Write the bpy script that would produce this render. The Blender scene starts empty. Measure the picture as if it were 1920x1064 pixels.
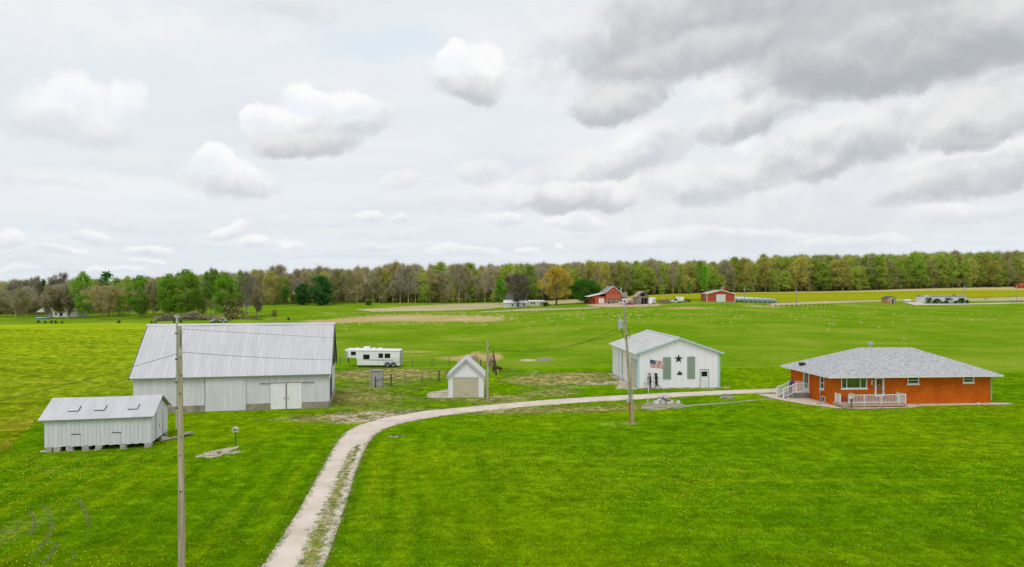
import bpy, bmesh, math, random
import numpy as np
from mathutils import Vector, Matrix, Euler
from mathutils.geometry import delaunay_2d_cdt

random.seed(7)
rng = np.random.default_rng(7)
scene = bpy.context.scene
COL = scene.collection
R = math.radians

# ------------------------------------------------------------------ camera
CH = 11.0            # height of the drone above the yard
F = 1280.0           # focal length in pixels of a 1920 px wide frame
HY = 545.0           # row of the horizon in the 1920x1064 frame
cam_d = bpy.data.cameras.new('camera')
cam = bpy.data.objects.new('camera', cam_d)
COL.objects.link(cam)
cam_d.sensor_width = 36.0
cam_d.lens = 24.0
cam_d.shift_y = 13.0 / 1920.0
cam_d.clip_start = 0.5
cam_d.clip_end = 9000.0
cam.location = (0, 0, CH)
cam.rotation_euler = (R(90), 0, 0)
scene.camera = cam
scene.view_settings.view_transform = 'Standard'
scene.view_settings.look = 'None'
scene.view_settings.gamma = 1.0
scene.view_settings.use_curve_mapping = False
scene.view_settings.exposure = 0.07

# ------------------------------------------------------------------ sun and sky
SUN_EL, SUN_AZ = 58.0, 192.0       # azimuth clockwise from +Y: behind the camera, a little to the left
sun_d = bpy.data.lights.new('sun', 'SUN')
sun_d.energy = 1.1
sun_d.angle = R(28)
sun_d.color = (1.0, 0.965, 0.91)
sun = bpy.data.objects.new('sun', sun_d)
COL.objects.link(sun)
sun.rotation_euler = (R(90 - SUN_EL), 0, R(180 - SUN_AZ))

world = bpy.data.worlds.new('World')
scene.world = world
world.use_nodes = True
wt = world.node_tree
wt.nodes.clear()


class NB:
    """small helper to wire shader nodes"""
    def __init__(self, tree):
        self.t = tree

    def n(self, typ, **kw):
        nd = self.t.nodes.new(typ)
        for k, v in kw.items():
            if k != 'ins':
                setattr(nd, k, v)
        for k, v in kw.get('ins', {}).items():
            s = nd.inputs[k]
            if isinstance(v, bpy.types.NodeSocket):
                self.t.links.new(v, s)
            else:
                s.default_value = v
        return nd

    def m(self, op, a, b=0.0, c=None, clamp=False):
        ins = {0: a, 1: b}
        if c is not None:
            ins[2] = c
        return self.n('ShaderNodeMath', operation=op, use_clamp=clamp, ins=ins).outputs[0]

    def vm(self, op, a, b=(0, 0, 0), **kw):
        nd = self.n('ShaderNodeVectorMath', operation=op, ins={0: a, 1: b})
        for k, v in kw.items():
            nd.inputs[k].default_value = v
        return nd.outputs['Value'] if op in ('DOT_PRODUCT', 'LENGTH') else nd.outputs[0]

    def mr(self, v, a, b, c=0.0, d=1.0, smooth=True):
        return self.n('ShaderNodeMapRange', interpolation_type='SMOOTHSTEP' if smooth else 'LINEAR',
                      ins={0: v, 1: a, 2: b, 3: c, 4: d}).outputs[0]

    def mix(self, f, a, b, blend='MIX'):
        nd = self.n('ShaderNodeMix', data_type='RGBA', blend_type=blend)
        for idx, v in ((0, f), (6, a), (7, b)):
            s = nd.inputs[idx]
            if isinstance(v, bpy.types.NodeSocket):
                self.t.links.new(v, s)
            else:
                if idx and len(v) == 3:
                    v = (*v, 1)
                s.default_value = v
        return nd.outputs[2]

    def noise(self, vec, scale, detail=4.0, rough=0.5, dist=0.0, out=0):
        ins = {'Scale': scale, 'Detail': detail, 'Roughness': rough, 'Distortion': dist}
        if vec is not None:
            ins['Vector'] = vec
        return self.n('ShaderNodeTexNoise', ins=ins).outputs[out]


def sky_nodes():
    B = NB(wt)
    dirv = B.n('ShaderNodeTexCoord').outputs['Generated']
    dn = B.vm('NORMALIZE', dirv)
    sep = B.n('ShaderNodeSeparateXYZ', ins={0: dn})
    X, Y, Z = sep.outputs
    az = B.m('ARCTAN2', X, Y)
    el = B.m('ARCSINE', Z)
    p = B.n('ShaderNodeCombineXYZ', ins={0: az, 1: el, 2: 0.0}).outputs[0]
    # clear sky behind everything
    nis = B.n('ShaderNodeTexSky', sky_type='NISHITA', sun_disc=False, sun_elevation=R(SUN_EL),
              sun_rotation=R(SUN_AZ), air_density=1.0, dust_density=1.5, ozone_density=1.0).outputs[0]
    # a layer of thin high cloud, flattening towards the horizon
    zz = B.m('ADD', B.m('MAXIMUM', Z, 0.0), 0.07)
    lay = B.n('ShaderNodeVectorMath', operation='DIVIDE',
              ins={0: dn, 1: B.n('ShaderNodeCombineXYZ', ins={0: zz, 1: zz, 2: 1.0}).outputs[0]}).outputs[0]
    lay = B.vm('MULTIPLY', lay, (0.5, 0.75, 0.0))
    v1 = B.noise(lay, 0.75, 4.0, 0.5, 0.3)
    v2 = B.noise(B.vm('ADD', lay, (7.3, 2.1, 0)), 1.9, 4.0, 0.55, 0.2)
    blue = B.mr(B.m('ADD', v1, B.m('MULTIPLY', v2, 0.35)), 0.50, 0.85, 0.78, 1.0)
    veil = B.mix(B.mr(v2, 0.2, 0.8), (7.75, 8.05, 8.35), (8.3, 8.5, 8.7))
    col = B.mix(blue, B.mix(0.72, nis, (5.9, 7.0, 8.1)), veil)
    # a touch of clear blue low over the horizon
    hz = B.mr(B.m('ADD', el, B.m('MULTIPLY', B.noise(lay, 1.4, 3.0), 0.05)), 0.02, 0.16, 0.42, 0.0)
    col = B.mix(hz, col, (6.5, 7.35, 8.0))
    # billows that break up the outline of every cloud
    w = B.noise(p, 6.0, 5.0, 0.6, 0.0, out=1)
    w = B.vm('MULTIPLY', B.vm('SUBTRACT', w, (.5, .5, .5)), (0.10, 0.06, 0.0))
    pw = B.vm('ADD', p, w)
    fine = B.noise(pw, 20.0, 6.0, 0.6)
    lum = B.m('SUBTRACT', B.noise(pw, 11.0, 5.0, 0.5), B.noise(B.vm('ADD', pw, (0.006, -0.02, 0)), 11.0, 5.0, 0.5))
    bil = B.m('SUBTRACT', fine, 0.5)

    def cloud(cx, cy, rx, ry, top, base, soft=0.35, alpha=1.0, tilt=0.0, kn=1.9, low=-0.6, high=0.35, tint=(1, 1, 1), gain=1.2):
        nonlocal col
        u, v = (cx - 960) / F, (HY - cy) / F
        a, e = math.atan2(u, 1), math.atan2(v, math.hypot(u, 1))
        c = math.cos(math.atan(u))
        # (tiny term: makes each cloud wait for the one before, so the shader stays small in memory)
        here = B.n('ShaderNodeVectorMath', operation='MULTIPLY_ADD', ins={0: col, 1: (1e-9, 1e-9, 1e-9), 2: pw}).outputs[0]
        mp = B.n('ShaderNodeMapping', vector_type='TEXTURE',
                 ins={0: here, 1: (a, e, 0), 2: (0, 0, R(tilt)), 3: (rx / F * c * c, ry / F * c, 1)}).outputs[0]
        f = B.m('SUBTRACT', 1.0, B.vm('DOT_PRODUCT', mp, mp))
        f = B.m('MULTIPLY_ADD', bil, kn, f)
        mask = B.mr(f, -.05, soft * 1.25, 0.0, alpha)
        qy = B.n('ShaderNodeSeparateXYZ', ins={0: mp}).outputs[1]
        sh = B.m('MULTIPLY_ADD', lum, gain * 2.6, qy)
        sh = B.m('MULTIPLY_ADD', bil, 0.45, sh)
        sh = B.mr(sh, low - .2, high + .3)
        bc = (base * 10 * 0.95, base * 10, base * 10 * 1.065)
        tc = (top * 10 * tint[0], top * 10 * tint[1], top * 10 * tint[2])
        col = B.mix(mask, col, B.mix(sh, bc, tc))

    # broad soft shapes
    cloud(700, 80, 200, 40, .78, .77, 1.0, .8, 3, tint=(.88, 1.0, 1.10), low=-3, high=-2)
    cloud(440, 100, 150, 32, .80, .79, 1.0, .6, 3, tint=(.91, 1.0, 1.08), low=-3, high=-2)
    cloud(150, 60, 620, 90, .86, .80, .9, .7, 4)
    cloud(1560, 330, 620, 150, .84, .66, 1.0, .75, 8)
    cloud(1450, 420, 700, 60, .82, .72, .9, .6, 2)
    # long grey layers at right
    cloud(1840, 160, 190, 60, .84, .62, .5, .9, 20)
    cloud(1380, 155, 110, 55, .88, .80, .8, .9, 0)
    cloud(1880, 300, 260, 48, .86, .58, .5, .9, 8)
    cloud(1790, 345, 200, 38, .80, .53, .55, .9, 6)
    cloud(1500, 310, 240, 40, .82, .55, .6, .85, 6)
    cloud(1590, 265, 250, 62, .84, .54, .5, .95, 14)
    cloud(1420, 215, 170, 44, .82, .53, .55, .95, 14)
    cloud(1880, 215, 180, 62, .78, .49, .45, .95, 16)
    cloud(1150, 190, 105, 42, .74, .52, .45, .95, 10)
    cloud(1170, 300, 170, 60, .86, .60, .6, .85, 20)
    cloud(1050, 335, 120, 40, .84, .68, .6, .8, 12)
    cloud(1110, 370, 210, 30, .86, .58, .4, .95, 2)
    cloud(1290, 350, 150, 48, .84, .62, .55, .85, 8)
    cloud(1400, 270, 40, 20, .93, .85, .6, .7, 20)
    cloud(1165, 270, 44, 18, .92, .86, 1.0, .7, 25)
    # the big dark mass at the top right
    cloud(1640, 20, 420, 175, .60, .50, .7, .95, -4, kn=1.2, low=-1.0, high=1.0)
    cloud(1280, 40, 330, 100, .70, .48, .7, .95, 12, kn=1.3, low=-.4, high=1.1)
    cloud(1740, 95, 430, 80, .68, .46, .5, .95, 3, kn=1.2, low=-.5, high=.9)
    cloud(1290, 100, 200, 45, .70, .50, .6, .8, 10, kn=1.2)
    cloud(1915, 30, 110, 60, .76, .60, .9, .8, 0)
    cloud(1060, 60, 110, 70, .83, .70, .9, .8, 0)
    cloud(560, 12, 110, 30, .78, .70, .9, .7, 0)
    for cx, cy, rx, ry, al in ((300, 415, 330, 15, .55), (700, 436, 260, 13, .5), (1100, 455, 250, 13, .5), (110, 335, 190, 24, .5), (240, 300, 120, 22, .4), (830, 385, 210, 20, .5),
                               (1000, 300, 150, 34, .5), (540, 400, 160, 12, .4), (60, 490, 200, 9, .5), (600, 478, 240, 9, .45)):
        cloud(cx, cy, rx, ry, .82, .71, 1.0, al, 1, kn=1.5)
    # cumulus at left and centre
    cloud(150, 200, 155, 78, .91, .76, .8, .9, 0)
    cloud(140, 150, 70, 34, .93, .86, .6, .8, 0)
    cloud(250, 190, 50, 50, .93, .80, .6, .8, 0)
    cloud(130, 240, 150, 36, .79, .70, .8, .8, 0)
    cloud(425, 335, 105, 42, .91, .66, .5, .95, -4)
    cloud(385, 306, 46, 32, .93, .82, .4, .95, 0)
    cloud(600, 238, 150, 50, .92, .66, .45, 1.0, 12, high=.5)
    cloud(500, 245, 60, 44, .92, .72, .45, 1.0, 5, high=.4)
    cloud(560, 276, 125, 26, .78, .57, .5, .95, 6)
    cloud(575, 190, 42, 34, .94, .86, .35, 1.0, 0)
    cloud(645, 205, 48, 34, .93, .82, .4, 1.0, 0)
    cloud(485, 235, 45, 30, .94, .80, .3, .9, 20)
    cloud(880, 142, 84, 54, .92, .66, .4, 1.0, -4, high=.5)
    cloud(895, 166, 74, 30, .75, .56, .6, .9, 0)
    cloud(845, 108, 36, 30, .93, .88, .35, 1.0, 0)
    cloud(905, 330, 60, 26, .84, .68, .6, .7, 0)
    cloud(755, 345, 48, 24, .86, .74, .6, .7, 10)
    cloud(935, 365, 60, 26, .88, .74, .5, .7, 5)
    # rows of small fair weather clouds near the horizon
    for cx, cy, rx, ry, al in ((440, 428, 46, 18, .95), (490, 455, 36, 15, .95), (288, 460, 50, 14, .9), (165, 443, 52, 17, .9),
                               (20, 455, 40, 18, .85), (110, 472, 48, 10, .8), (285, 480, 40, 8, .7), (560, 462, 34, 10, .75),
                               (700, 400, 34, 13, .8), (760, 408, 24, 7, .6), (945, 408, 52, 16, .75), (870, 470, 70, 14, .7),
                               (710, 462, 40, 10, .7), (980, 470, 30, 10, .7), (1045, 463, 16, 12, .8), (1080, 412, 70, 15, .7),
                               (40, 508, 60, 8, .6), (180, 505, 40, 8, .6), (345, 505, 22, 7, .8), (240, 498, 50, 6, .6),
                               (1270, 445, 150, 18, .5), (1440, 440, 120, 15, .5), (1600, 445, 130, 14, .5), (1800, 395, 120, 22, .6)):
        cloud(cx, cy, rx, ry, .91, .72, .5, al, 10 if cx in (440,) else 0, kn=1.5, high=.3)
    # below the horizon: the sky's dim lower half
    low = B.mr(el, -0.02, 0.0)
    col = B.mix(low, (3.0, 3.2, 3.2), col)
    bg = B.n('ShaderNodeBackground', ins={0: col, 1: 0.1})
    out = B.n('ShaderNodeOutputWorld')
    wt.links.new(bg.outputs[0], out.inputs[0])


sky_nodes()
world.cycles.sampling_method = 'NONE'      # an even overcast sky: bounced rays find it well enough

# ------------------------------------------------------------------ terrain
_DC = np.array([0, 90, 110, 160, 215, 265, 350, 400, 450, 560, 4000.])
_UC = np.array([-400, 0, 400, 640, 960, 1290, 1600, 1770, 1920, 2300.])
_ZT = np.array([
    [0, 0, 0, 0, 0, 0, 0, 0, 0, 0, 0],
    [0, 0, 0, 0, 0, 0, .4, .8, 1, 1, 1],
    [0, 0, 0, 0, 0, 0.2, 2.2, 3.2, 3.6, 4, 4],
    [0, 0, 0, 0, .1, .4, 2.2, 3.9, 4.6, 5, 5],
    [0, 0, 0, .3, .7, 1.0, 2.3, 3.8, 5.2, 6, 6],
    [0, 0, .4, 1.6, 3.1, 6.0, 8.2, 9.3, 10, 11, 11],
    [0, 0, .3, 1.1, 2.4, 4.2, 7.2, 9.8, 11.5, 12, 12],
    [0, 0, .2, .7, 1.8, 3.2, 5.5, 11.2, 13.2, 14, 14],
    [0, 0, .2, .7, 1.8, 3.2, 5.7, 11.2, 13.8, 15, 15],
    [0, 0, .2, .7, 1.8, 3.2, 5.7, 11.2, 13.8, 15, 15]])
_gd = np.arange(0, 1000, 5.0)
_gu = np.arange(-400, 2301, 20.0)
_t1 = np.array([np.interp(_gd, _DC, r) for r in _ZT])
_tz = np.array([np.interp(_gu, _UC, _t1[:, j]) for j in range(len(_gd))]).T     # [u, d]
_k = np.exp(-0.5 * (np.arange(-8, 9) / 3.0) ** 2); _k /= _k.sum()
_tz = np.apply_along_axis(lambda r: np.convolve(np.pad(r, 8, 'edge'), _k, 'valid'), 0, _tz)
_k = np.exp(-0.5 * (np.arange(-4, 5) / 2.0) ** 2); _k /= _k.sum()
_tz = np.apply_along_axis(lambda r: np.convolve(np.pad(r, 4, 'edge'), _k, 'valid'), 1, _tz)


def tz(x, y):
    x = np.asarray(x, float); y = np.asarray(y, float)
    ys = np.maximum(y, 1.0)
    u = np.clip((x / ys * F + 960 + 400) / 20.0, 0, len(_gu) - 1.001)
    d = np.clip(ys / 5.0, 0, len(_gd) - 1.001)
    i = u.astype(int); j = d.astype(int); fu = u - i; fd = d - j
    z = (_tz[i, j] * (1 - fu) * (1 - fd) + _tz[i + 1, j] * fu * (1 - fd) + _tz[i, j + 1] * (1 - fu) * fd + _tz[i + 1, j + 1] * fu * fd)
    z = np.where(y < 98, 0, z * np.clip((y - 98) / 12, 0, 1))
    # a grassy mound and a shallow draw beyond the big barn
    z = z + 1.3 * np.exp(-(((x + 88) / 13) ** 2 + ((y - 226) / 7) ** 2))
    z = z + 0.7 * np.exp(-(((x + 108) / 16) ** 2 + ((y - 240) / 8) ** 2))
    z = z - 0.9 * np.exp(-(((x + 82) / 26) ** 2 + ((y - 262) / 10) ** 2))
    return z


def tzf(x, y):
    return float(tz(x, y))


def G(px, py):
    """where the line of sight through a photograph pixel meets the ground"""
    u, v = (px - 960) / F, (py - HY) / F
    d = np.arange(15, 900, 0.25)
    h = CH - v * d - tz(u * d, d)
    k = np.argmax(h < 0) if (h < 0).any() else len(d) - 1
    return float(u * d[k]), float(d[k])


def W(px, d):
    x = (px - 960) / F * d
    return x, d, tzf(x, d)


# ------------------------------------------------------------------ tags and builders
def tag(o, label=None, cat=None, group=None, kind=None):
    if label: o['label'] = label
    if cat: o['category'] = cat
    if group: o['group'] = group
    if kind: o['kind'] = kind
    return o


def thing(name, label, cat, loc=(0, 0, 0), rz=0.0, group=None):
    o = bpy.data.objects.new(name, None)
    o.empty_display_size = 0.3
    COL.objects.link(o)
    o.location = loc
    o.rotation_euler = (0, 0, rz)
    return tag(o, label, cat, group)


def link(name, me, parent=None, loc=None, rot=None, scl=None):
    o = bpy.data.objects.new(name, me)
    COL.objects.link(o)
    if parent is not None: o.parent = parent
    if loc is not None: o.location = loc
    if rot is not None: o.rotation_euler = rot
    if scl is not None: o.scale = scl
    return o


class MB:
    def __init__(self):
        self.v, self.f, self.mi = [], [], []

    def add(self, vs, fs, mi=0):
        b = len(self.v)
        self.v += [tuple(v) for v in vs]
        self.f += [tuple(b + i for i in f) for f in fs]
        self.mi += [mi] * len(fs)
        return self

    def box(self, x0, x1, y0, y1, z0, z1, mi=0):
        return self.add([(x0, y0, z0), (x1, y0, z0), (x1, y1, z0), (x0, y1, z0), (x0, y0, z1), (x1, y0, z1), (x1, y1, z1), (x0, y1, z1)],
                        [(0, 3, 2, 1), (4, 5, 6, 7), (0, 1, 5, 4), (1, 2, 6, 5), (2, 3, 7, 6), (3, 0, 4, 7)], mi)

    def bar(self, p, q, w, h=None, mi=0, up=(0, 0, 1)):
        h = w if h is None else h
        p, q = Vector(p), Vector(q)
        d = (q - p).normalized(); u = Vector(up)
        if abs(d.dot(u)) > .98: u = Vector((0, 1, 0))
        s = d.cross(u).normalized() * (w / 2); t = s.cross(d).normalized() * (h / 2)
        vs = [p - s - t, p + s - t, p + s + t, p - s + t, q - s - t, q + s - t, q + s + t, q - s + t]
        return self.add(vs, [(3, 2, 1, 0), (4, 5, 6, 7), (0, 1, 5, 4), (1, 2, 6, 5), (2, 3, 7, 6), (3, 0, 4, 7)], mi)

    def tube(self, pts, rad, n=8, mi=0, cap=True):
        pts = [Vector(p) for p in pts]
        if not hasattr(rad, '__len__'): rad = [rad] * len(pts)
        b = len(self.v)
        ref = None
        for i, p in enumerate(pts):
            d = (pts[min(i + 1, len(pts) - 1)] - pts[max(i - 1, 0)]).normalized()
            if ref is None:
                ref = Vector((0, 0, 1)) if abs(d.z) < .9 else Vector((1, 0, 0))
            s = d.cross(ref).normalized(); t = d.cross(s).normalized(); ref = s.cross(d)
            for k in range(n):
                a = 2 * math.pi * k / n
                self.v.append(tuple(p + (s * math.cos(a) + t * math.sin(a)) * rad[i]))
        for i in range(len(pts) - 1):
            for k in range(n):
                a0, a1 = b + i * n + k, b + i * n + (k + 1) % n
                self.f.append((a0, a1, a1 + n, a0 + n)); self.mi.append(mi)
        if cap:
            self.f.append(tuple(b + k for k in range(n))[::-1]); self.mi.append(mi)
            e = b + (len(pts) - 1) * n
            self.f.append(tuple(e + k for k in range(n))); self.mi.append(mi)
        return self

    def ball(self, c, r, mi=0, seg=10, rings=6, jit=0.0, sc=(1, 1, 1)):
        b = len(self.v)
        for i in range(rings + 1):
            th = math.pi * i / rings
            for k in range(seg):
                ph = 2 * math.pi * k / seg
                rr = r * (1 + random.uniform(-jit, jit))
                self.v.append((c[0] + rr * sc[0] * math.sin(th) * math.cos(ph), c[1] + rr * sc[1] * math.sin(th) * math.sin(ph), c[2] + rr * sc[2] * math.cos(th)))
        for i in range(rings):
            for k in range(seg):
                a, c2 = b + i * seg + k, b + i * seg + (k + 1) % seg
                self.f.append((a, a + seg, c2 + seg, c2)); self.mi.append(mi)
        return self

    def prism(self, pts, axis, a0, a1, mi=0):
        """extrude a 2-D outline; axis 'y': pts are (x,z), axis 'x': (y,z), axis 'z': (x,y)"""
        def P(p, a):
            return {'y': (p[0], a, p[1]), 'x': (a, p[0], p[1]), 'z': (p[0], p[1], a)}[axis]
        n = len(pts)
        vs = [P(p, a0) for p in pts] + [P(p, a1) for p in pts]
        fs = [tuple(range(n)), tuple(range(2 * n - 1, n - 1, -1))]
        fs += [(i, i + n, (i + 1) % n + n, (i + 1) % n) for i in range(n)]
        return self.add(vs, fs, mi)

    def mesh(self, name, mats, smooth=False):
        me = bpy.data.meshes.new(name)
        me.from_pydata(self.v, [], self.f)
        for m in (mats if isinstance(mats, (list, tuple)) else [mats]):
            me.materials.append(m)
        me.polygons.foreach_set('material_index', self.mi)
        bm = bmesh.new(); bm.from_mesh(me)
        bmesh.ops.recalc_face_normals(bm, faces=bm.faces)
        bm.to_mesh(me); bm.free()
        if smooth: me.polygons.foreach_set('use_smooth', [True] * len(me.polygons))
        me.update()
        return me

    def build(self, name, mats, parent=None, loc=None, rot=None, smooth=False):
        return link(name, self.mesh(name, mats, smooth), parent, loc, rot)


def bevel(o, w=0.02, seg=2):
    m = o.modifiers.new('bevel', 'BEVEL'); m.width = w; m.segments = seg; m.limit_method = 'ANGLE'
    return o


def np_mesh(name, verts, faces, mats, smooth=False, attrs=None):
    verts = np.asarray(verts, np.float32); faces = np.asarray(faces, np.int32)
    me = bpy.data.meshes.new(name)
    nf, k = faces.shape
    me.vertices.add(len(verts)); me.vertices.foreach_set('co', verts.ravel())
    me.loops.add(nf * k); me.loops.foreach_set('vertex_index', faces.ravel())
    me.polygons.add(nf); me.polygons.foreach_set('loop_start', np.arange(0, nf * k, k, dtype=np.int32))
    for m in (mats if isinstance(mats, (list, tuple)) else [mats]): me.materials.append(m)
    if smooth: me.polygons.foreach_set('use_smooth', np.ones(nf, bool))
    for an, av in (attrs or {}).items():
        at = me.attributes.new(an, 'FLOAT', 'POINT'); at.data.foreach_set('value', np.asarray(av, np.float32))
    me.update(calc_edges=True); me.validate()
    return me


# ------------------------------------------------------------------ materials
MATS = {}


def mat(name, c1, c2=None, scale=4.0, rough=0.7, metal=0.0, bump=0.0, bscale=None, detail=5.0, stretch=(1, 1, 1), rand=0.0, spec=0.4,
        world_pos=False, stain=None, stain_scale=1.0, stain_amt=0.5, lo=.35, hi=.65):
    """plain surface: two colours broken up by noise, optional stains, bump and a shift per object"""
    m = bpy.data.materials.new(name); m.use_nodes = True
    t = m.node_tree; t.nodes.clear(); B = NB(t)
    c2 = c2 or tuple(x * .82 for x in c1)
    vec = B.n('ShaderNodeNewGeometry').outputs['Position'] if world_pos else B.n('ShaderNodeTexCoord').outputs['Object']
    oi = B.n('ShaderNodeObjectInfo').outputs['Random']
    vs = B.vm('MULTIPLY', vec, stretch)
    if not world_pos:
        off = B.n('ShaderNodeCombineXYZ', ins={0: B.m('MULTIPLY', oi, 37.0), 1: B.m('MULTIPLY', oi, 11.0), 2: 0.0}).outputs[0]
        vs = B.vm('ADD', vs, off)
    nz = B.noise(vs, scale, detail, .6)
    col = B.mix(B.mr(nz, lo, hi), c1, c2)
    if stain:
        sn = B.noise(vs, stain_scale, 6.0, .65)
        col = B.mix(B.mr(sn, .52, .7, 0, stain_amt), col, stain)
    if rand:
        col = B.mix(1.0, col, B.n('ShaderNodeCombineColor', ins={i: B.m('MULTIPLY_ADD', oi, rand, 1 - rand / 2) for i in range(3)}).outputs[0], 'MULTIPLY')
    bs = B.n('ShaderNodeBsdfPrincipled', ins={'Roughness': rough, 'Metallic': metal, 'Specular IOR Level': spec})
    t.links.new(col, bs.inputs['Base Color'])
    if bump:
        bn = B.n('ShaderNodeBump', ins={'Strength': bump, 'Distance': 0.02, 'Height': B.noise(vs, bscale or scale * 3, 4.0, .6)})
        t.links.new(bn.outputs[0], bs.inputs['Normal'])
    t.links.new(bs.outputs[0], B.n('ShaderNodeOutputMaterial').inputs[0])
    MATS[name] = m
    return m


def grass_nodes(name, kind, leaf=False, src='GEOMETRY'):
    """ground cover; attributes carry how dry or worn a spot is and how the mower ran"""
    m = bpy.data.materials.new(name); m.use_nodes = True
    t = m.node_tree; t.nodes.clear(); B = NB(t)
    pos = B.n('ShaderNodeNewGeometry').outputs['Position']
    flat = B.vm('MULTIPLY', pos, (1, 1, 0))

    def att(n):
        return B.n('ShaderNodeAttribute', attribute_name=n, attribute_type=src).outputs['Fac']
    big = B.noise(flat, 0.045, 4.0, .6, .4)
    mid = B.noise(flat, 0.35, 5.0, .65)
    fine = B.noise(flat, 2.6, 5.0, .7)
    tiny = B.noise(flat, 11.0, 3.0, .7)
    if kind == 'lawn':
        col = B.mix(B.mr(mid, .35, .68), (.130, .292, .0020), (.180, .355, .0025))
        col = B.mix(B.mr(big, .42, .66, 0, .7), col, (.270, .405, .0030))
        # mower stripes: beside the drive they follow it, over the big lawn they run across
        s1 = B.m('SINE', B.m('MULTIPLY', B.m('MULTIPLY_ADD', mid, .5, att('mowc')), 2 * math.pi / 1.9))
        rx = B.m('ADD', B.m('MULTIPLY', B.n('ShaderNodeSeparateXYZ', ins={0: flat}).outputs[0], -.09),
                 B.n('ShaderNodeSeparateXYZ', ins={0: flat}).outputs[1])
        streak = B.noise(B.vm('MULTIPLY', flat, (.05, 1.0, 0)), .55, 5.0, .7)
        streak_v = B.noise(B.n('ShaderNodeCombineXYZ', ins={0: att('mowc'), 1: B.m('MULTIPLY', rx, .05), 2: 0.0}).outputs[0], .8, 4.0, .7)
        wv = att('mow')
        sv = B.m('ADD', B.m('MULTIPLY', s1, .085), B.m('SUBTRACT', streak_v, .5))
        sh = B.m('MULTIPLY', B.m('SUBTRACT', streak, .5), 1.0)
        st = B.m('ADD', B.m('MULTIPLY', sv, wv), B.m('MULTIPLY', sh, B.m('SUBTRACT', 1.0, wv)))
        col = B.mix(B.mr(st, 0.0, .26, 0, .6), col, (.33, .46, .004))
        col = B.mix(B.mr(st, -.22, 0.0, .65, 0), col, (.095, .225, .002))
        dryc = B.mix(B.mr(fine, .3, .7), (.38, .33, .07), (.55, .46, .24))
        barec = (.60, .50, .38)
    elif kind == 'pasture':
        col = B.mix(B.mr(mid, .3, .7), (.112, .232, .005), (.165, .290, .009))
        col = B.mix(B.mr(big, .38, .66, 0, .8), col, (.225, .31, .020))
        streak = B.noise(B.vm('MULTIPLY', flat, (.10, .6, 0)), .25, 5.0, .7)
        col = B.mix(B.mr(streak, .5, .7, 0, .5), col, (.085, .185, .006))
        spk = B.noise(B.vm('MULTIPLY', flat, (.6, 1.0, 0)), 2.2, 5.0, .8)
        col = B.mix(B.mr(B.m('MULTIPLY_ADD', big, .5, spk), .80, .98, 0, .75), col, (.40, .42, .10))
        dryc = B.mix(B.mr(fine, .3, .7), (.36, .26, .10), (.58, .43, .22))
        barec = (.62, .50, .36)
    elif kind == 'crop':
        col = B.mix(B.mr(mid, .3, .7), (.31, .43, .009), (.375, .475, .013))
        col = B.mix(B.mr(big, .4, .62, 0, .7), col, (.25, .37, .010))
        streak = B.noise(B.vm('MULTIPLY', flat, (.035, .8, 0)), .3, 5.0, .7)
        col = B.mix(B.mr(streak, .52, .66, 0, .7), col, (.25, .31, .012))
        col = B.mix(B.mr(streak, .3, .45, .5, 0), col, (.46, .44, .07))
        dryc = B.mix(B.mr(fine, .3, .7), (.46, .46, .012), (.56, .50, .06))
        barec = (.33, .26, .12)
    else:                                   # yellow-green far field
        col = B.mix(B.mr(mid, .3, .7), (.27, .30, .008), (.36, .36, .012))
        streak = B.noise(B.vm('MULTIPLY', flat, (.012, .25, 0)), .3, 4.0, .7)
        col = B.mix(B.mr(streak, .45, .65, 0, .7), col, (.20, .27, .012))
        dryc = B.mix(B.mr(fine, .3, .7), (.50, .40, .17), (.56, .47, .24))
        barec = (.58, .47, .33)
    dry = att('dry'); bare = att('bare')
    nn = B.m('ADD', B.m('MULTIPLY', mid, .55), B.m('MULTIPLY', fine, .45))
    nn2 = B.m('ADD', B.m('MULTIPLY', fine, .6), B.m('MULTIPLY', tiny, .4))
    col = B.mix(B.mr(B.m('SUBTRACT', B.m('ADD', dry, B.m('MULTIPLY', nn, 1.6)), 1.3), -.10, .45, 0, .92), col, dryc)
    barec = B.mix(B.mr(tiny, .3, .7), barec, tuple(x * .72 for x in barec))
    col = B.mix(B.mr(B.m('SUBTRACT', B.m('ADD', bare, B.m('MULTIPLY', nn2, 1.4)), 1.2), -.05, .25, 0, .95), col, barec)
    # leaf-scale light and dark
    dk = B.mr(fine, .25, .75, .74, 1.24, False)
    dk = B.m('MULTIPLY', dk, B.mr(tiny, .25, .75, .70, 1.32, False))
    line = B.noise(B.vm('MULTIPLY', flat, (.22, 2.4, 0)), 1.0, 4.0, .7)
    dk = B.m('MULTIPLY', dk, B.mr(line, .3, .7, .84, 1.16, False))
    if leaf:
        dk = B.m('MULTIPLY', dk, B.m('MULTIPLY_ADD', B.n('ShaderNodeObjectInfo').outputs['Random'], .55, .76))
    col = B.mix(1.0, col, B.n('ShaderNodeCombineColor', ins={0: dk, 1: dk, 2: dk}).outputs[0], 'MULTIPLY')
    if leaf:
        nrm = B.n('ShaderNodeNewGeometry').outputs['Normal']
        nn_ = B.vm('NORMALIZE', B.n('ShaderNodeVectorMath', operation='MULTIPLY_ADD', ins={0: nrm, 1: (.45, .45, .45), 2: (0, 0, 1)}).outputs[0])
        d = B.n('ShaderNodeBsdfDiffuse', ins={0: col, 'Normal': nn_}); tr = B.n('ShaderNodeBsdfTranslucent', ins={0: col})
        sh_ = B.n('ShaderNodeMixShader', ins={0: .25}); t.links.new(d.outputs[0], sh_.inputs[1]); t.links.new(tr.outputs[0], sh_.inputs[2])
        o_ = sh_.outputs[0]
    else:
        bs = B.n('ShaderNodeBsdfDiffuse', ins={0: col, 1: .3})
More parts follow.
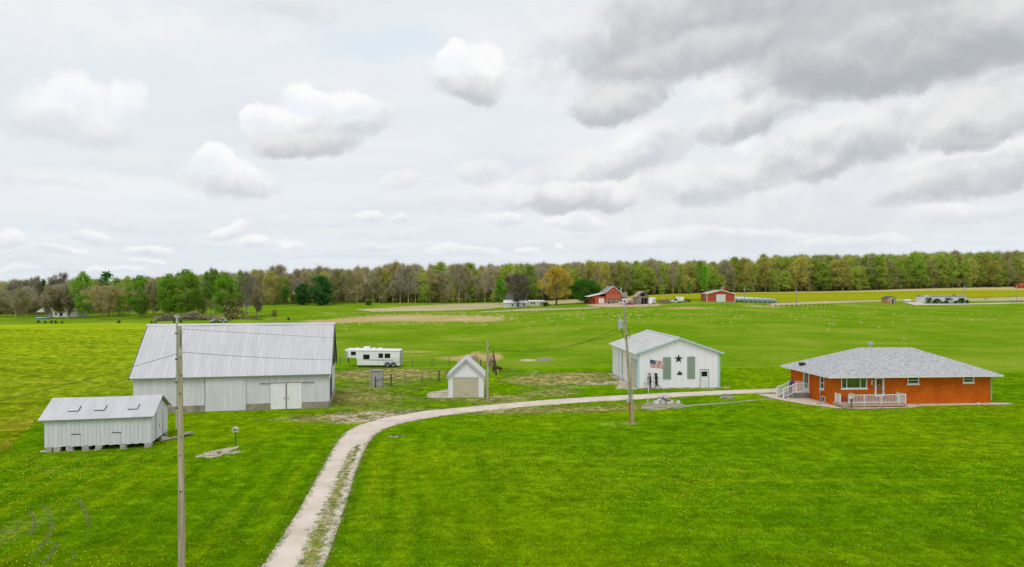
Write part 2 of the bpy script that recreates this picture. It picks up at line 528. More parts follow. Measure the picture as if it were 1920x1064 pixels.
        bn = B.n('ShaderNodeBump', ins={'Strength': .35, 'Distance': .10, 'Height': B.m('ADD', fine, B.m('MULTIPLY', tiny, .5))})
        t.links.new(bn.outputs[0], bs.inputs['Normal'])
        o_ = bs.outputs[0]
    t.links.new(o_, B.n('ShaderNodeOutputMaterial').inputs[0])
    return m


M_LAWN = grass_nodes('lawn_grass', 'lawn')
M_LAWN_I = grass_nodes('lawn_blades', 'lawn', True, 'INSTANCER')
M_PAST = grass_nodes('pasture_grass', 'pasture')
M_CROP = grass_nodes('young_crop', 'crop')
M_CROP_I = grass_nodes('crop_blades', 'crop', True, 'INSTANCER')
M_PAST_I = grass_nodes('pasture_blades', 'pasture', True, 'INSTANCER')
M_YEL = grass_nodes('yellow_crop', 'yellow')
mat('gravel', (.69, .60, .51), (.55, .465, .385), scale=.5, rough=.95, bump=.5, bscale=9, world_pos=True, stain=(.75, .66, .57), stain_scale=.25, stain_amt=.8)
mat('asphalt_worn', (.42, .37, .31), (.34, .30, .25), scale=.6, rough=.95, bump=.3, bscale=9, world_pos=True)
mat('tan_soil', (.50, .42, .23), (.40, .36, .16), scale=.03, rough=1, world_pos=True, stain=(.27, .30, .07), stain_scale=.012, stain_amt=.8, stretch=(.5, 2, 1))
mat('pink_soil', (.56, .42, .30), (.44, .34, .20), scale=.05, rough=1, world_pos=True, stretch=(.4, 2, 1))
mat('concrete_pad', (.62, .54, .46), (.52, .45, .38), scale=.8, rough=.9, bump=.2, world_pos=True)

# ------------------------------------------------------------------ ground, lawn, fields, drive
def ell(x, y, px, py, rx, ry, amp):
    cx, cy = G(px, py)
    sx = rx * cy / F; sy = max(ry * cy * cy / (F * 11.0), .6)
    return amp * np.exp(-(((x - cx) / sx) ** 2 + ((y - cy) / sy) ** 2))


DRY = [(745, 716, 140, 26, .50), (640, 740, 60, 20, .4), (690, 700, 90, 10, .75), (760, 700, 90, 8, .65), (700, 752, 100, 16, .55), (690, 785, 110, 14, .9), (560, 786, 120, 7, .65), (900, 772, 150, 8, .8),
       (1080, 712, 100, 11, .85), (1000, 715, 60, 10, .7), (1040, 738, 70, 10, .8), (1110, 768, 130, 7, .8), (1160, 800, 70, 8, .35), (1090, 702, 80, 6, .6),
       (10, 1000, 80, 90, .55), (60, 900, 80, 30, .3), (120, 880, 130, 8, .4), (700, 870, 60, 120, .10), (940, 750, 60, 10, .8), (960, 690, 25, 12, .5),
       (1180, 760, 60, 6, .45), (850, 752, 60, 6, .4), (1000, 950, 160, 40, .18), (1650, 900, 260, 50, .18), (1420, 770, 60, 8, .3), (250, 940, 60, 50, .30),
       (1180, 795, 60, 4, .5), (740, 1010, 80, 40, .3)]
BARE = [(690, 782, 75, 9, 1.25), (645, 790, 30, 8, .5), (985, 682, 20, 12, .55), (1135, 718, 60, 5, .95), (1060, 726, 60, 8, .55), (950, 745, 30, 8, .5),
        (770, 772, 60, 5, .6), (930, 695, 10, 14, .9), (923, 742, 14, 5, .8), (30, 1010, 60, 50, .25), (1010, 700, 30, 10, .5), (1185, 796, 9, 2, 1.0), (707, 727, 16, 2.5, .8)]
PDRY = [(745, 716, 140, 26, .50), (640, 740, 60, 20, .4), (745, 597, 105, 5.5, 1.3), (870, 598, 70, 4.5, 1.2), (630, 602, 50, 3.5, 1.2), (910, 600, 30, 4, .9), (870, 672, 60, 5, 1.1), (780, 660, 60, 3, .8), (720, 645, 60, 2.5, .7),
        (890, 665, 16, 8, .9), (925, 668, 20, 10, .9), (1350, 590, 120, 3, .5), (1700, 584, 150, 4, .35), (1100, 583, 120, 4, .4), (1500, 600, 200, 5, .25),
        (650, 600, 200, 6, .3), (1290, 578, 60, 2, .9), (1430, 575, 60, 2, .9)]
PBARE = [(745, 597, 80, 3, .9), (875, 599, 50, 2.5, .8), (885, 672, 10, 4, .8), (990, 676, 22, 3, 1.0)]


def field_attr(lst, x, y):
    s = np.zeros_like(x)
    for e in lst: s = s + ell(x, y, *e)
    return s


def seg_dist(x, y, pts):
    best = np.full(x.shape, 1e9); side = np.zeros(x.shape)
    for (ax, ay), (bx, by) in zip(pts[:-1], pts[1:]):
        dx, dy = bx - ax, by - ay
        t = np.clip(((x - ax) * dx + (y - ay) * dy) / (dx * dx + dy * dy), 0, 1)
        d = np.hypot(x - ax - t * dx, y - ay - t * dy)
        c = dx * (y - ay) - dy * (x - ax)
        m = d < best
        best = np.where(m, d, best); side = np.where(m, np.sign(c), side)
    return best, side


LEFT = [(462, 1110), (492, 1064), (560, 962), (600, 885), (630, 832), (652, 806), (690, 791), (745, 779), (800, 771), (850, 766), (950, 756), (1050, 749), (1180, 741), (1300, 735), (1400, 731), (1462, 729)]
RIGHT = [(592, 1110), (608, 1064), (645, 962), (667, 885), (686, 838), (708, 811), (740, 798), (790, 787), (830, 781), (860, 777), (950, 767), (1050, 759), (1180, 751), (1300, 744), (1400, 739), (1462, 737)]
LW = [G(*p) for p in LEFT]; RW = [G(*p) for p in RIGHT]
# carry the drive on past the bottom of the frame
d0 = Vector(LW[1]) - Vector(LW[3]); d0.normalize()
LW = [tuple(Vector(LW[0]) + d0 * 14)] + LW; RW = [tuple(Vector(RW[0]) + d0 * 14)] + RW
CENTER = [((a[0] + b[0]) / 2, (a[1] + b[1]) / 2) for a, b in zip(LW, RW)]


def dens(pts, step, closed=False, jit=0.0):
    out = []
    n = len(pts)
    for i in range(n if closed else n - 1):
        a, b = Vector(pts[i]), Vector(pts[(i + 1) % n])
        k = max(1, int((b - a).length / step))
        for j in range(k):
            p = a.lerp(b, j / k)
            out.append((p.x + random.gauss(0, jit), p.y + random.gauss(0, jit)))
    if not closed: out.append(tuple(pts[-1]))
    return out


def smooth_pts(pts, it=2):
    for _ in range(it):
        q = [pts[0]]
        for a, b in zip(pts[:-1], pts[1:]):
            q.append((a[0] * .75 + b[0] * .25, a[1] * .75 + b[1] * .25)); q.append((a[0] * .25 + b[0] * .75, a[1] * .25 + b[1] * .75))
        q.append(pts[-1]); pts = q
    return pts


def sheet(name, poly, zoff, mat_, grid=None, step=1.0, jit=0.0, attrs=None, kind='structure', flat=False):
    """a sheet of ground cover that follows the land, zoff above it"""
    ring = dens(poly, step, True, jit)
    pts = [Vector(p) for p in ring]
    n = len(pts)
    edges = [(i, (i + 1) % n) for i in range(n)]
    if grid:
        P = np.array(ring)
        gx, gy = np.meshgrid(np.arange(P[:, 0].min(), P[:, 0].max(), grid), np.arange(P[:, 1].min(), P[:, 1].max(), grid))
        gx = gx.ravel() + rng.uniform(-.1, .1, gx.size) * grid; gy = gy.ravel() + rng.uniform(-.1, .1, gy.size) * grid
        ins = np.zeros(gx.size, bool)
        for i in range(n):
            ax, ay = P[i]; bx, by = P[(i + 1) % n]
            c = ((ay > gy) != (by > gy)) & (gx < (bx - ax) * (gy - ay) / (by - ay + 1e-12) + ax)
            ins ^= c
        pts += [Vector((a, b)) for a, b in zip(gx[ins], gy[ins])]
    vs, es, fs, *_ = delaunay_2d_cdt(pts, edges, [tuple(range(n))], 1, 1e-5)
    xy = np.array([(v.x, v.y) for v in vs])
    z = (np.zeros(len(xy)) if flat else tz(xy[:, 0], xy[:, 1])) + zoff
    fs = [f for f in fs if len(f) == 3]
    at = attrs(xy[:, 0], xy[:, 1]) if attrs else None
    me = np_mesh(name, np.c_[xy, z], np.array(fs), mat_, False, at)
    # faces up
    nz = np.empty(len(me.polygons) * 3); me.polygons.foreach_get('normal', nz)
    if nz[2::3].mean() < 0: me.flip_normals()
    return tag(link(name, me), kind=kind)


# the land: finest where the photograph looks, coarse behind
def make_ground():
    az = np.r_[np.arange(-180, -48, 6.0), np.arange(-48, 48.01, .35), np.arange(54, 180, 6.0)]
    rr = np.r_[.5, 10, 30, 60, 80, np.geomspace(90, 900, 190), 1100, 1500, 2200, 3300, 5000]
    A, Rr = np.meshgrid(np.radians(az), rr, indexing='ij')
    x = (Rr * np.sin(A)).ravel(); y = (Rr * np.cos(A)).ravel()
    z = tz(x, y)
    na, nr = len(az), len(rr)
    i, j = np.meshgrid(np.arange(na), np.arange(nr - 1), indexing='ij')
    i2 = (i + 1) % na
    f = np.stack([i * nr + j, i2 * nr + j, i2 * nr + j + 1, i * nr + j + 1], -1).reshape(-1, 4)[:, ::-1]
    dry = field_attr(PDRY, x, y); bare = field_attr(PBARE, x, y)
    near = (x * x + y * y) < 85 ** 2
    dry[near] = 0; bare[near] = 0
    me = np_mesh('pasture_ground', np.c_[x, y, z], f, M_PAST, True, {'dry': dry, 'bare': bare})
    tag(link('pasture_ground', me), kind='structure')


make_ground()
CROP_EDGE = [(-60, 44.5), G(0, 852), G(28, 822), G(55, 802), G(80, 778), G(150, 756), G(250, 746), (-36, 71), (-30, 84)]
LAWN_POLY = [(-100, 3), (-100, 40)] + CROP_EDGE + [G(628, 687), G(842, 690), G(985, 690), G(1150, 688), G(1450, 690), G(1960, 702), (150, 92), (150, 3)]


def lawn_attrs(x, y):
    d, s = seg_dist(x, y, CENTER)
    right = (s < 0)
    w = np.where(right, 1 - np.clip((d - 7) / 6, 0, 1), 1 - np.clip((d - 26) / 6, 0, 1))
    w = w * np.clip((62 - y) / 12, 0, 1)
    cx, cy = G(628, 820)
    return {'mowc': d, 'mow': w, 'dry': field_attr(DRY, x, y), 'bare': field_attr(BARE, x, y)}


LAWN = sheet('lawn', LAWN_POLY, .004, M_LAWN, grid=1.5, step=1.5, jit=.12, attrs=lawn_attrs, flat=True)
CDRY = [(745, 716, 140, 26, .50), (640, 740, 60, 20, .4), (40, 800, 50, 16, .9), (20, 835, 40, 14, .9), (90, 772, 70, 9, .7), (10, 790, 60, 10, .5), (190, 752, 60, 8, .6), (100, 700, 200, 8, .25)]
CROP_POLY = CROP_EDGE[:-1] + [(-28, 100), (-60, 150), G(440, 610.5), G(340, 607), G(200, 606), G(60, 609), G(-40, 610), (-330, 218), (-330, 44.5)]
CROP = sheet('crop_field', CROP_POLY, .05, M_CROP, grid=3.0, step=.7, jit=.25,
             attrs=lambda x, y: {'dry': field_attr(CDRY, x, y), 'bare': field_attr([(80, 772, 60, 4, .55), (30, 780, 60, 4, .4)], x, y)})


def jitter_strip(a, b, step, jit):
    return dens(a, step, False, jit) + dens(b[::-1], step, False, jit)


DRIVE = sheet('driveway', jitter_strip(smooth_pts(LW), smooth_pts(RW), .15, .025), .012, MATS['gravel'], step=.3, jit=0.0, flat=True)
SL = [(548, 1110), (565, 1064), (590, 1002), (618, 945), (642, 888), (660, 853), (671, 838)]
SR = [(575, 1110), (588, 1064), (612, 1002), (632, 945), (650, 888), (664, 853), (673, 836)]
SLW = [G(*p) for p in SL]; SRW = [G(*p) for p in SR]
SLW = [tuple(Vector(SLW[0]) + d0 * 12)] + SLW; SRW = [tuple(Vector(SRW[0]) + d0 * 12)] + SRW
STRIP = sheet('grass_strip', jitter_strip(smooth_pts(SLW), smooth_pts(SRW), .2, .10), .017, M_LAWN, step=.2, jit=.04, flat=True, grid=.5,
              attrs=lambda x, y: {'mowc': x * 0, 'mow': x * 0, 'dry': x * 0 + 1.0 + .2 * np.sin(y * 1.3 + x), 'bare': x * 0 + .55 + .12 * np.sin(y * .8)})


def yel_attr(x, y):
    return {'dry': np.clip((y - 385 - .0 * x) / 25, 0, 1.0) * .9, 'bare': x * 0}


def WP(px, d):
    return ((px - 960) / F * d, d)


sheet('yellow_field', [WP(1120, 330), WP(1240, 318), WP(1380, 312), WP(1460, 290), WP(1540, 310), WP(1700, 352), WP(1960, 372), WP(2150, 378),
                       WP(2150, 470), WP(1920, 460), WP(1600, 440), WP(1290, 425), WP(1120, 420)], .12, M_YEL, grid=7, step=4, jit=.3, attrs=yel_attr)
sheet('tilled_strip', [WP(1440, 262), WP(1540, 288), WP(1700, 336), WP(1960, 350), WP(2150, 352), WP(2150, 376), WP(1960, 371), WP(1700, 351), WP(1540, 309), WP(1450, 284)],
      .10, MATS['tan_soil'], grid=7, step=4, jit=.4)
sheet('tan_field', [G(664, 581), G(700, 585.5), G(800, 584), G(880, 582), G(938, 577.5), WP(985, 356), WP(1060, 352), WP(1110, 352), WP(1130, 400), WP(960, 398), WP(860, 386), WP(760, 360), WP(690, 335)],
      .06, MATS['tan_soil'], grid=6, step=3, jit=.4)
sheet('farm_yard', [G(1098, 573), G(1130, 577), G(1180, 576.5), G(1236, 574.5), G(1240, 571), G(1195, 569), G(1165, 568.5), G(1110, 570)], .09, MATS['pink_soil'], grid=4, step=2, jit=.3)
sheet('farm_track', [G(985, 579.5), G(1040, 579), G(1100, 577), G(1125, 576), G(1125, 578), G(1100, 580), G(1040, 582), G(960, 584.5), G(900, 586.5), G(900, 585)], .07, MATS['tan_soil'], grid=4, step=2, jit=.2)
sheet('home_drive', [G(1690, 566.5), G(1730, 567), G(1732, 570.5), G(1800, 570), G(1905, 568), G(1960, 567), G(1960, 568.8), G(1905, 569.8), G(1800, 572), G(1715, 573)], .10, MATS['concrete_pad'], grid=4, step=2, jit=.1)

# ------------------------------------------------------------------ big white barn
mat('barn_board', (.74, .715, .78), (.67, .645, .705), scale=2, rough=.7, bump=.15, rand=.10, stretch=(1, 1, .15), stain=(.46, .48, .46), stain_scale=1.2, stain_amt=.35)
mat('barn_door', (.90, .865, .90), (.84, .805, .84), scale=2, rough=.6, rand=.03, stretch=(1, 1, .3), stain=(.42, .36, .30), stain_scale=.8, stain_amt=.15)
mat('roof_metal', (.58, .575, .60), (.52, .515, .54), scale=1.2, rough=.55, metal=.1, rand=.035, stretch=(1, .3, .3), stain=(.50, .50, .52), stain_scale=.5, stain_amt=.3, bump=.05)
mat('dark_wood', (.035, .030, .026), (.02, .018, .016), rough=.9)
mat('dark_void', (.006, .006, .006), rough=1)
mat('concrete', (.40, .35, .28), (.27, .23, .18), scale=1.5, rough=.95, bump=.4, stain=(.18, .15, .12), stain_scale=.6, stain_amt=.7)
mat('white_paint', (.80, .81, .82), (.74, .75, .76), scale=3, rough=.5)
mat('white_siding', (.88, .85, .91), (.82, .79, .86), scale=1.5, rough=.55, rand=.03)
mat('grey_wood', (.36, .33, .29), (.24, .22, .19), scale=3, rough=.9, bump=.4, stretch=(4, 4, .4), rand=.15)
mat('iron', (.05, .045, .04), rough=.6, metal=.5)


def s_at(ox, oy, ca, sa, px):
    """distance along a wall from its origin at which it crosses a photograph column"""
    k = (px - 960) / F
    return (k * oy - ox) / (ca - k * sa)


def piece(name, me, parent, loc=(0, 0, 0), rot=None, scl=None, label=None):
    o = link(name, me, parent, loc, rot, scl)
    if label: o['label'] = label
    return o


def barn():
    ox, oy = WP(250, 60.6)
    yaw = R(11.6); ca, sa = math.cos(yaw), math.sin(yaw)
    L, D, EZ, RZ = s_at(ox, oy, ca, sa, 616.5), 9.6, 3.5, 7.62
    t = thing('barn', 'big white barn with a long grey metal roof and wide sliding doors, the largest building', 'barn', (ox, oy, 0), yaw)
    S = lambda px: s_at(ox, oy, ca, sa, px)
    d1a, d1b = S(385.5), S(461.5); w1, w2, w3 = S(508), S(566), S(537.5)
    # dark core so joints read as gaps
    MB().prism([(0.06, 0), (D - .06, 0), (D - .06, EZ), (D / 2, RZ - .1), (0.06, EZ)], 'x', .06, L - .06).build('frame', MATS['dark_wood'], t)
    fm = MB()
    for a, b in ((0, d1a - .02), (d1b + .03, w1 - .02), (w2 + .02, L)):
        fm.box(a, b, -.10, .06, -.2, .62)
    fm.box(L - .06, L + .10, 0, D, -.2, .62)
    fm.box(-.1, .06, 0, D, -.2, .62)
    fm.box(0, L, D - .06, D + .1, -.2, .62)
    fm.build('foundation', MATS['concrete'], t)
    # vertical boards on the front
    x = 0.0
    bw = .395
    while x < L - .05:
        b = min(x + bw, L)
        if not (x > d1a - .3 and b < d1b + .05):
            z0 = 2.0 if (x + .15 > w1 and b - .15 < w2) else .6
            m = MB().box(x + .006, b - .006, -.03, .055, z0 + random.uniform(0, .03), EZ - .22 + (.0 if x > d1b else -.14))
            m.box(x - .02, x + .02, -.045, -.03, z0 + .02, EZ - .25 + (.0 if x > d1b else -.14))
            m.build('board', MATS['barn_board'], t)
        x = b
    # right gable: boards below, open dark gable above
    y = 0.0
    while y < D - .05:
        b = min(y + .4, D)
        MB().box(L - .055, L + .03, y + .006, b - .006, .6, EZ - .3).build('board', MATS['barn_board'], t)
        b_ = MB().box(-.03, .055, y + .006, b - .006, .6, EZ + (min(y, D - b) / (D / 2)) * (RZ - EZ) - .1).build('board', MATS['barn_board'], t)
        y = b
    MB().box(0, L, D - .055, D + .03, .6, EZ - .1).build('rear_wall', MATS['barn_board'], t)
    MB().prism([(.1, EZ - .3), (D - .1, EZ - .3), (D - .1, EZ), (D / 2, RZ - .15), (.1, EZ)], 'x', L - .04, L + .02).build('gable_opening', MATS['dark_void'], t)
    dk = MB().box(L + .031, L + .06, 1.6, 4.2, .1, 2.6).build('side_door', MATS['dark_wood'], t)
    MB().box(.0, L - .05, -.05, -.005, EZ - .20, EZ - .02).box(S(303), d1b, -.055, -.0, EZ - .36, EZ - .201).build('eave_shade_strip', MATS['dark_void'], t)  # black strip stands in for the shadow line under the eave, deeper at left
    # large boarded sliding door with rail
    g = MB().box(d1a, d1b, -.12, -.06, .04, EZ - .22).build('sliding_door', MATS['barn_board'], t)
    x = d1a
    while x < d1b - .1:
        b = min(x + .26, d1b)
        MB().box(x + .004, b - .004, -.14, -.121, .05, EZ - .24).build('door_board', MATS['barn_board'], g)
        x = b
    MB().box(d1b - .05, d1b, -.165, -.141, .04, EZ - .22).box(d1a, d1b - .05, -.155, -.141, EZ - .32, EZ - .24).build('door_trim', MATS['barn_board'], g)
    MB().box(S(303), d1b + .3, -.12, -.02, EZ - .19, EZ - .1).box(S(303), d1b + .3, -.16, -.12, EZ - .21, EZ - .17).build('rail', MATS['iron'], t)
    # pair of white doors
    for a, b, hx in ((w1, w3 - .09, w3 - .2), (w3 + .06, w2, w3 + .16)):
        dd = MB().box(a, b, -.13, -.07, .05, 2.42).build('white_door', MATS['barn_door'], t)
        for z_ in (.05, 2.30): MB().box(a, b, -.145, -.131, z_, z_ + .12).build('door_trim', MATS['barn_door'], dd)
        MB().box(hx - .02, hx + .02, -.17, -.146, .95, 1.15).build('handle', MATS['iron'], dd)
    MB().box(w3 - .09, w3 + .06, -.11, -.05, .05, 2.45).build('door_post', MATS['grey_wood'], t)
    MB().box(w1 - .95, w2 + 1.1, -.12, -.05, 2.43, 2.50).build('door_rail', MATS['grey_wood'], t)
    # roof in sheets with a standing seam each
    ov, oh = .42, .35
    sl = (RZ - EZ) / (D / 2)
    y0, z0 = -ov, EZ - ov * sl
    n = 46; w = (L + .3 + .32) / n
    for i in range(n):
        xa = -.3 + i * w
        dz = .03 * math.sin(i * .35) + random.uniform(-.003, .003)
        m = MB()
        m.prism([(y0 + random.uniform(-.01, .01), z0 + .05), (D / 2, RZ + .05 + dz), (D / 2, RZ + .09 + dz), (y0, z0 + .09)], 'x', xa + .0015, xa + w - .0015)
        m.prism([(y0, z0 + .09), (D / 2, RZ + .09 + dz), (D / 2, RZ + .105 + dz), (y0, z0 + .105)], 'x', xa + .01, xa + .04)
        m.build('roof_sheet', MATS['roof_metal'], t)
    MB().prism([(D + ov, z0 + .05), (D / 2, RZ + .05), (D / 2, RZ + .09), (D + ov, z0 + .09)], 'x', -.3, L + .32).build('rear_roof', MATS['roof_metal'], t)
    MB().prism([(D / 2 - .18, RZ - .02), (D / 2, RZ + .13), (D / 2 + .18, RZ - .02), (D / 2, RZ + .17)], 'x', -.32, L + .34).build('ridge_cap', MATS['roof_metal'], t)
    for xx, yy in ((L + .27, -ov), (L + .27, D + ov), (-.25, -ov)):
        MB().bar((xx, yy, z0), (xx, D / 2, RZ), .06, .16).build('rake_board', MATS['dark_wood'], t)
    MB().box(-.25, L + .27, -ov + .03, -ov + .07, z0 - .04, z0 + .05).build('fascia', MATS['grey_wood'], t)


barn()


# ------------------------------------------------------------------ small shed on piers
def shed():
    ox, oy = WP(84, 46.3)
    yaw = R(13.0); ca, sa = math.cos(yaw), math.sin(yaw)
    S = lambda px: s_at(ox, oy, ca, sa, px)
    L, D, Z0, EZ, RZ = S(283), 4.3, .34, 2.28, 3.35
    t = thing('shed', 'small low white board shed standing on stone piers in front of the big barn', 'shed', (ox, oy, 0), yaw)
    MB().prism([(0.05, Z0 + .03), (D - .05, Z0 + .03), (D - .05, EZ), (D / 2, RZ - .06), (.05, EZ)], 'x', .05, L - .05).build('frame', MATS['dark_wood'], t)
    nb = 25; w = L / nb
    for i in range(nb):
        m = MB().box(i * w + .006, (i + 1) * w - .006, -.025, .045, Z0 + random.uniform(-.03, .02), EZ - .02)
        m.build('board', MATS['barn_board'], t)
        MB().box(i * w + .006, (i + 1) * w - .006, D - .045, D + .025, Z0, EZ - .02).build('board', MATS['barn_board'], t)
    ne = 12; w2 = D / ne
    for i in range(ne):
        mid = (i + .5) * w2
        top = EZ + (1 - abs(mid - D / 2) / (D / 2)) * (RZ - EZ) - .12
        for xx in (L - .045, -.025):
            lo = Z0
            if xx > 0:
                m = MB().box(xx, xx + .07, i * w2 + .006, (i + 1) * w2 - .006, lo, EZ - .05).build('board', MATS['barn_board'], t)
            else:
                m = MB().box(xx, xx + .07, i * w2 + .006, (i + 1) * w2 - .006, lo, top).build('board', MATS['barn_board'], t)
    MB().prism([(.05, EZ - .03), (D - .05, EZ - .03), (D / 2, RZ - .08)], 'x', L - .02, L + .02).build('gable', MATS['barn_board'], t)
    MB().box(L + .026, L + .06, 0, D, EZ - .08, EZ - .01).build('trim', MATS['barn_board'], t)
    d = MB().box(L + .026, L + .05, 1.1, 2.0, Z0 + .02, EZ - .12).build('door', MATS['barn_board'], t)
    MB().box(L + .051, L + .07, 1.88, 1.94, 1.1, 1.3).build('latch', MATS['iron'], d)
    MB().box(L + .026, L + .045, 1.06, 1.095, Z0, EZ - .1).box(L + .026, L + .045, 2.9, 2.94, Z0, EZ - .1).build('door_gap', MATS['dark_wood'], t)
    # two low hatches in the front wall
    for px in (135, 211):
        s = S(px)
        h = MB().box(s, s + .52, -.055, -.026, Z0 + .01, Z0 + .80).build('hatch', MATS['barn_board'], t)
        MB().box(s - .03, s + .55, -.075, -.026, Z0 + .81, Z0 + .85).build('hatch_rail', MATS['iron'], h)
    # piers
    for px, pw in ((91, .40), (106, .42), (131, .45), (160, .42), (184.5, .42), (231, .38), (277, .42)):
        s = S(px)
        m = MB()
        for k in range(2):
            z = -.12 + k * .22
            j = random.uniform(-.03, .03)
            m.prism([(s - pw / 2 - .04 * (1 - k) + j, z), (s + pw / 2 + .04 * (1 - k) + j, z), (s + pw / 2 - .02 + j, z + .215), (s - pw / 2 + j, z + .215)], 'y', -.04, .45)
        bevel(m.build('pier', MATS['pier_stone'], t), .02)
    for px in (110, 160, 231, 277):
        MB().box(S(px) - .2, S(px) + .2, D - .45, D, -.1, Z0).build('pier', MATS['pier_stone'], t)
    MB().box(.3, L - .3, 1.2, 1.6, -.1, Z0 + .02).build('sill_beam', MATS['dark_wood'], t)
    ov = .22; sl = (RZ - EZ) / (D / 2); z0 = EZ - ov * sl
    n = 10; xs = -.35; w = (L + .35 + .25) / n
    for i in range(n):
        xa = xs + i * w
        dz = -.05 * math.sin(math.pi * i / n) + random.uniform(-.006, .006)
        MB().prism([(-ov, z0 + .03 + dz * .3), (D / 2, RZ + .03 + dz), (D / 2, RZ + .06 + dz), (-ov, z0 + .06 + dz * .3)], 'x', xa + .003, xa + w - .003).build('roof_sheet', MATS['roof_metal'], t)
        MB().prism([(D + ov, z0 + .03), (D / 2, RZ + .03 + dz), (D / 2, RZ + .06 + dz), (D + ov, z0 + .06)], 'x', xa + .003, xa + w - .003).build('roof_sheet', MATS['roof_metal'], t)
    MB().box(-.3, L + .2, -ov + .02, -ov + .05, z0 - .05, z0 + .03).bar((L + .23, -ov, z0 - .01), (L + .23, D / 2, RZ - .01), .04, .07).bar((L + .23, D + ov, z0 - .01), (L + .23, D / 2, RZ - .01), .04, .07).build('fascia', MATS['grey_wood'], t)
    ang = math.atan(sl)
    for px in (127, 177, 240):
        s = S(px) - .2
        y = .62
        m = MB().box(0, .62, 0, .55, .0, .05)
        h = m.build('roof_hatch', MATS['roof_metal'], t, (s, y, EZ + y * sl + .045), (ang + R(2), 0, 0))
        MB().box(-.005, .625, -.03, -.001, -.02, .035).box(.621, .65, 0, .55, -.02, .035).build('hatch_edge', MATS['dark_wood'], h)


mat('pier_stone', (.52, .49, .43), (.34, .32, .27), scale=3, rough=.95, bump=.5)
shed()


# ------------------------------------------------------------------ little garage
def garage():
    yaw = R(2.0)
    ox, oy = WP(840.5, 69.7)
    W_, D, EZ, RZ = 3.62, 4.9, 2.25, 3.92
    t = thing('garage', 'narrow white gabled garage with a beige overhead door', 'garage', (ox, oy, 0), yaw)
    MB().prism([(.03, 0), (W_ - .03, 0), (W_ - .03, EZ), (W_ / 2, RZ - .08), (.03, EZ)], 'y', .1, D - .03).build('frame', MATS['white_paint'], t)
    # lap siding: one course each, the door opening left out
    a, b, dh = .50, W_ - .55, 2.12
    z = .06; k = 0
    while z < RZ - .15:
        h = .135
        half = W_ / 2 if z < EZ else W_ / 2 * (RZ - z - h) / (RZ - EZ)
        segs = [(0, a), (b, W_)] if z + h * .5 < dh else [(W_ / 2 - half, W_ / 2 + half)]
        for s0, s1 in segs:
            if s1 - s0 > .05:
                MB().prism([(.1, z), (-.012, z), (.012, z + h), (.1, z + h)], 'x', s0, s1).build('siding_board', MATS['white_siding'], t)
        z += h
    for side, x0 in ((-1, -.02), (1, W_ - .02)):
        m = MB(); z = .06
        while z < EZ - .05:
            m.box(x0, x0 + .04, .1, D, z, z + .128); z += .135
        m.build('side_siding', MATS['white_siding'], t)
    MB().box(a - .07, a, -.03, .05, 0, dh + .07).box(b, b + .07, -.03, .05, 0, dh + .07).box(a, b, -.03, .05, dh, dh + .07).box(0, .08, -.028, .02, 0, EZ).box(W_ - .08, W_, -.028, .02, 0, EZ).build('trim', MATS['white_paint'], t)
    d = link('garage_door', None, t)
    dd = MB().box(a, b, .06, .1, 0.02, dh).build('overhead_door', MATS['beige_door'], t)
    bpy.data.objects.remove(d)
    n = 8
    for i in range(n):
        z0 = .04 + i * (dh - .05) / n
        MB().prism([(.06, z0 + .008), (.035, z0 + .02), (.035, z0 + (dh - .05) / n - .02), (.06, z0 + (dh - .05) / n - .006)], 'x', a + .01, b - .01).build('door_panel', MATS['beige_door'], dd)
    MB().box(W_ / 2 - .12, W_ / 2 + .12, .015, .034, .35, .38).build('handle', MATS['iron'], dd)
    sl = (RZ - EZ) / (W_ / 2); ov = .17
    for s in (-1, 1):
        xe = W_ / 2 + s * (W_ / 2 + ov); ze = EZ - ov * sl
        pts = [(xe, ze + .04), (W_ / 2, RZ + .04), (W_ / 2, RZ + .09), (xe, ze + .09)]
        m = MB().prism(pts, 'y', -.30, D + .2)
        m.build('roof_side', MATS['roof_light'], t)
        MB().bar((xe, -.27, ze), (W_ / 2, -.27, RZ), .05, .12).build('rake_board', MATS['white_paint'], t)
        MB().bar((xe, -.31, ze + .06), (W_ / 2, -.31, RZ + .06), .02, .05).build('rake_edge', MATS['grey_trim'], t)
    MB().box(-.35, -.30, .2, .25, 0, .45).build('guard_post', MATS['white_paint'], t)
    MB().box(W_ + .14, W_ + .2, D - .35, D - .2, EZ - .5, EZ - .15).build('vent_box', MATS['grey_trim'], t)


mat('beige_door', (.60, .54, .40), (.53, .48, .36), scale=2, rough=.6, rand=.06)
mat('roof_light', (.60, .585, .60), (.54, .53, .545), scale=2, rough=.7, bump=.1)
mat('grey_trim', (.24, .25, .28), rough=.5)
garage()


# ------------------------------------------------------------------ white metal building with the star
mat('pale_metal', (.90, .87, .93), (.87, .84, .90), scale=1, rough=.4, rand=.02, stretch=(1, 1, .1), stain=(.66, .66, .62), stain_scale=.7, stain_amt=.12)
mat('mint_trim', (.53, .72, .76), rough=.5)
mat('blue_trim', (.35, .58, .70), rough=.5)
mat('green_wood', (.20, .27, .20), (.33, .39, .32), scale=5, rough=.8, stretch=(3, 3, .3), bump=.2)
mat('black_paint', (.008, .008, .009), rough=.5)
mat('window_dark', (.012, .013, .015), rough=.12, spec=.6)
mat('roof_dull', (.58, .575, .57), (.52, .515, .51), scale=.8, rough=.6, rand=.05, stretch=(1, .2, 1), stain=(.47, .46, .44), stain_scale=.5, stain_amt=.5)


def star_pts(cx, cz, r, ri):
    return [(cx + (r if i % 2 == 0 else ri) * math.sin(math.pi * i / 5), cz + (r if i % 2 == 0 else ri) * math.cos(math.pi * i / 5)) for i in range(10)]


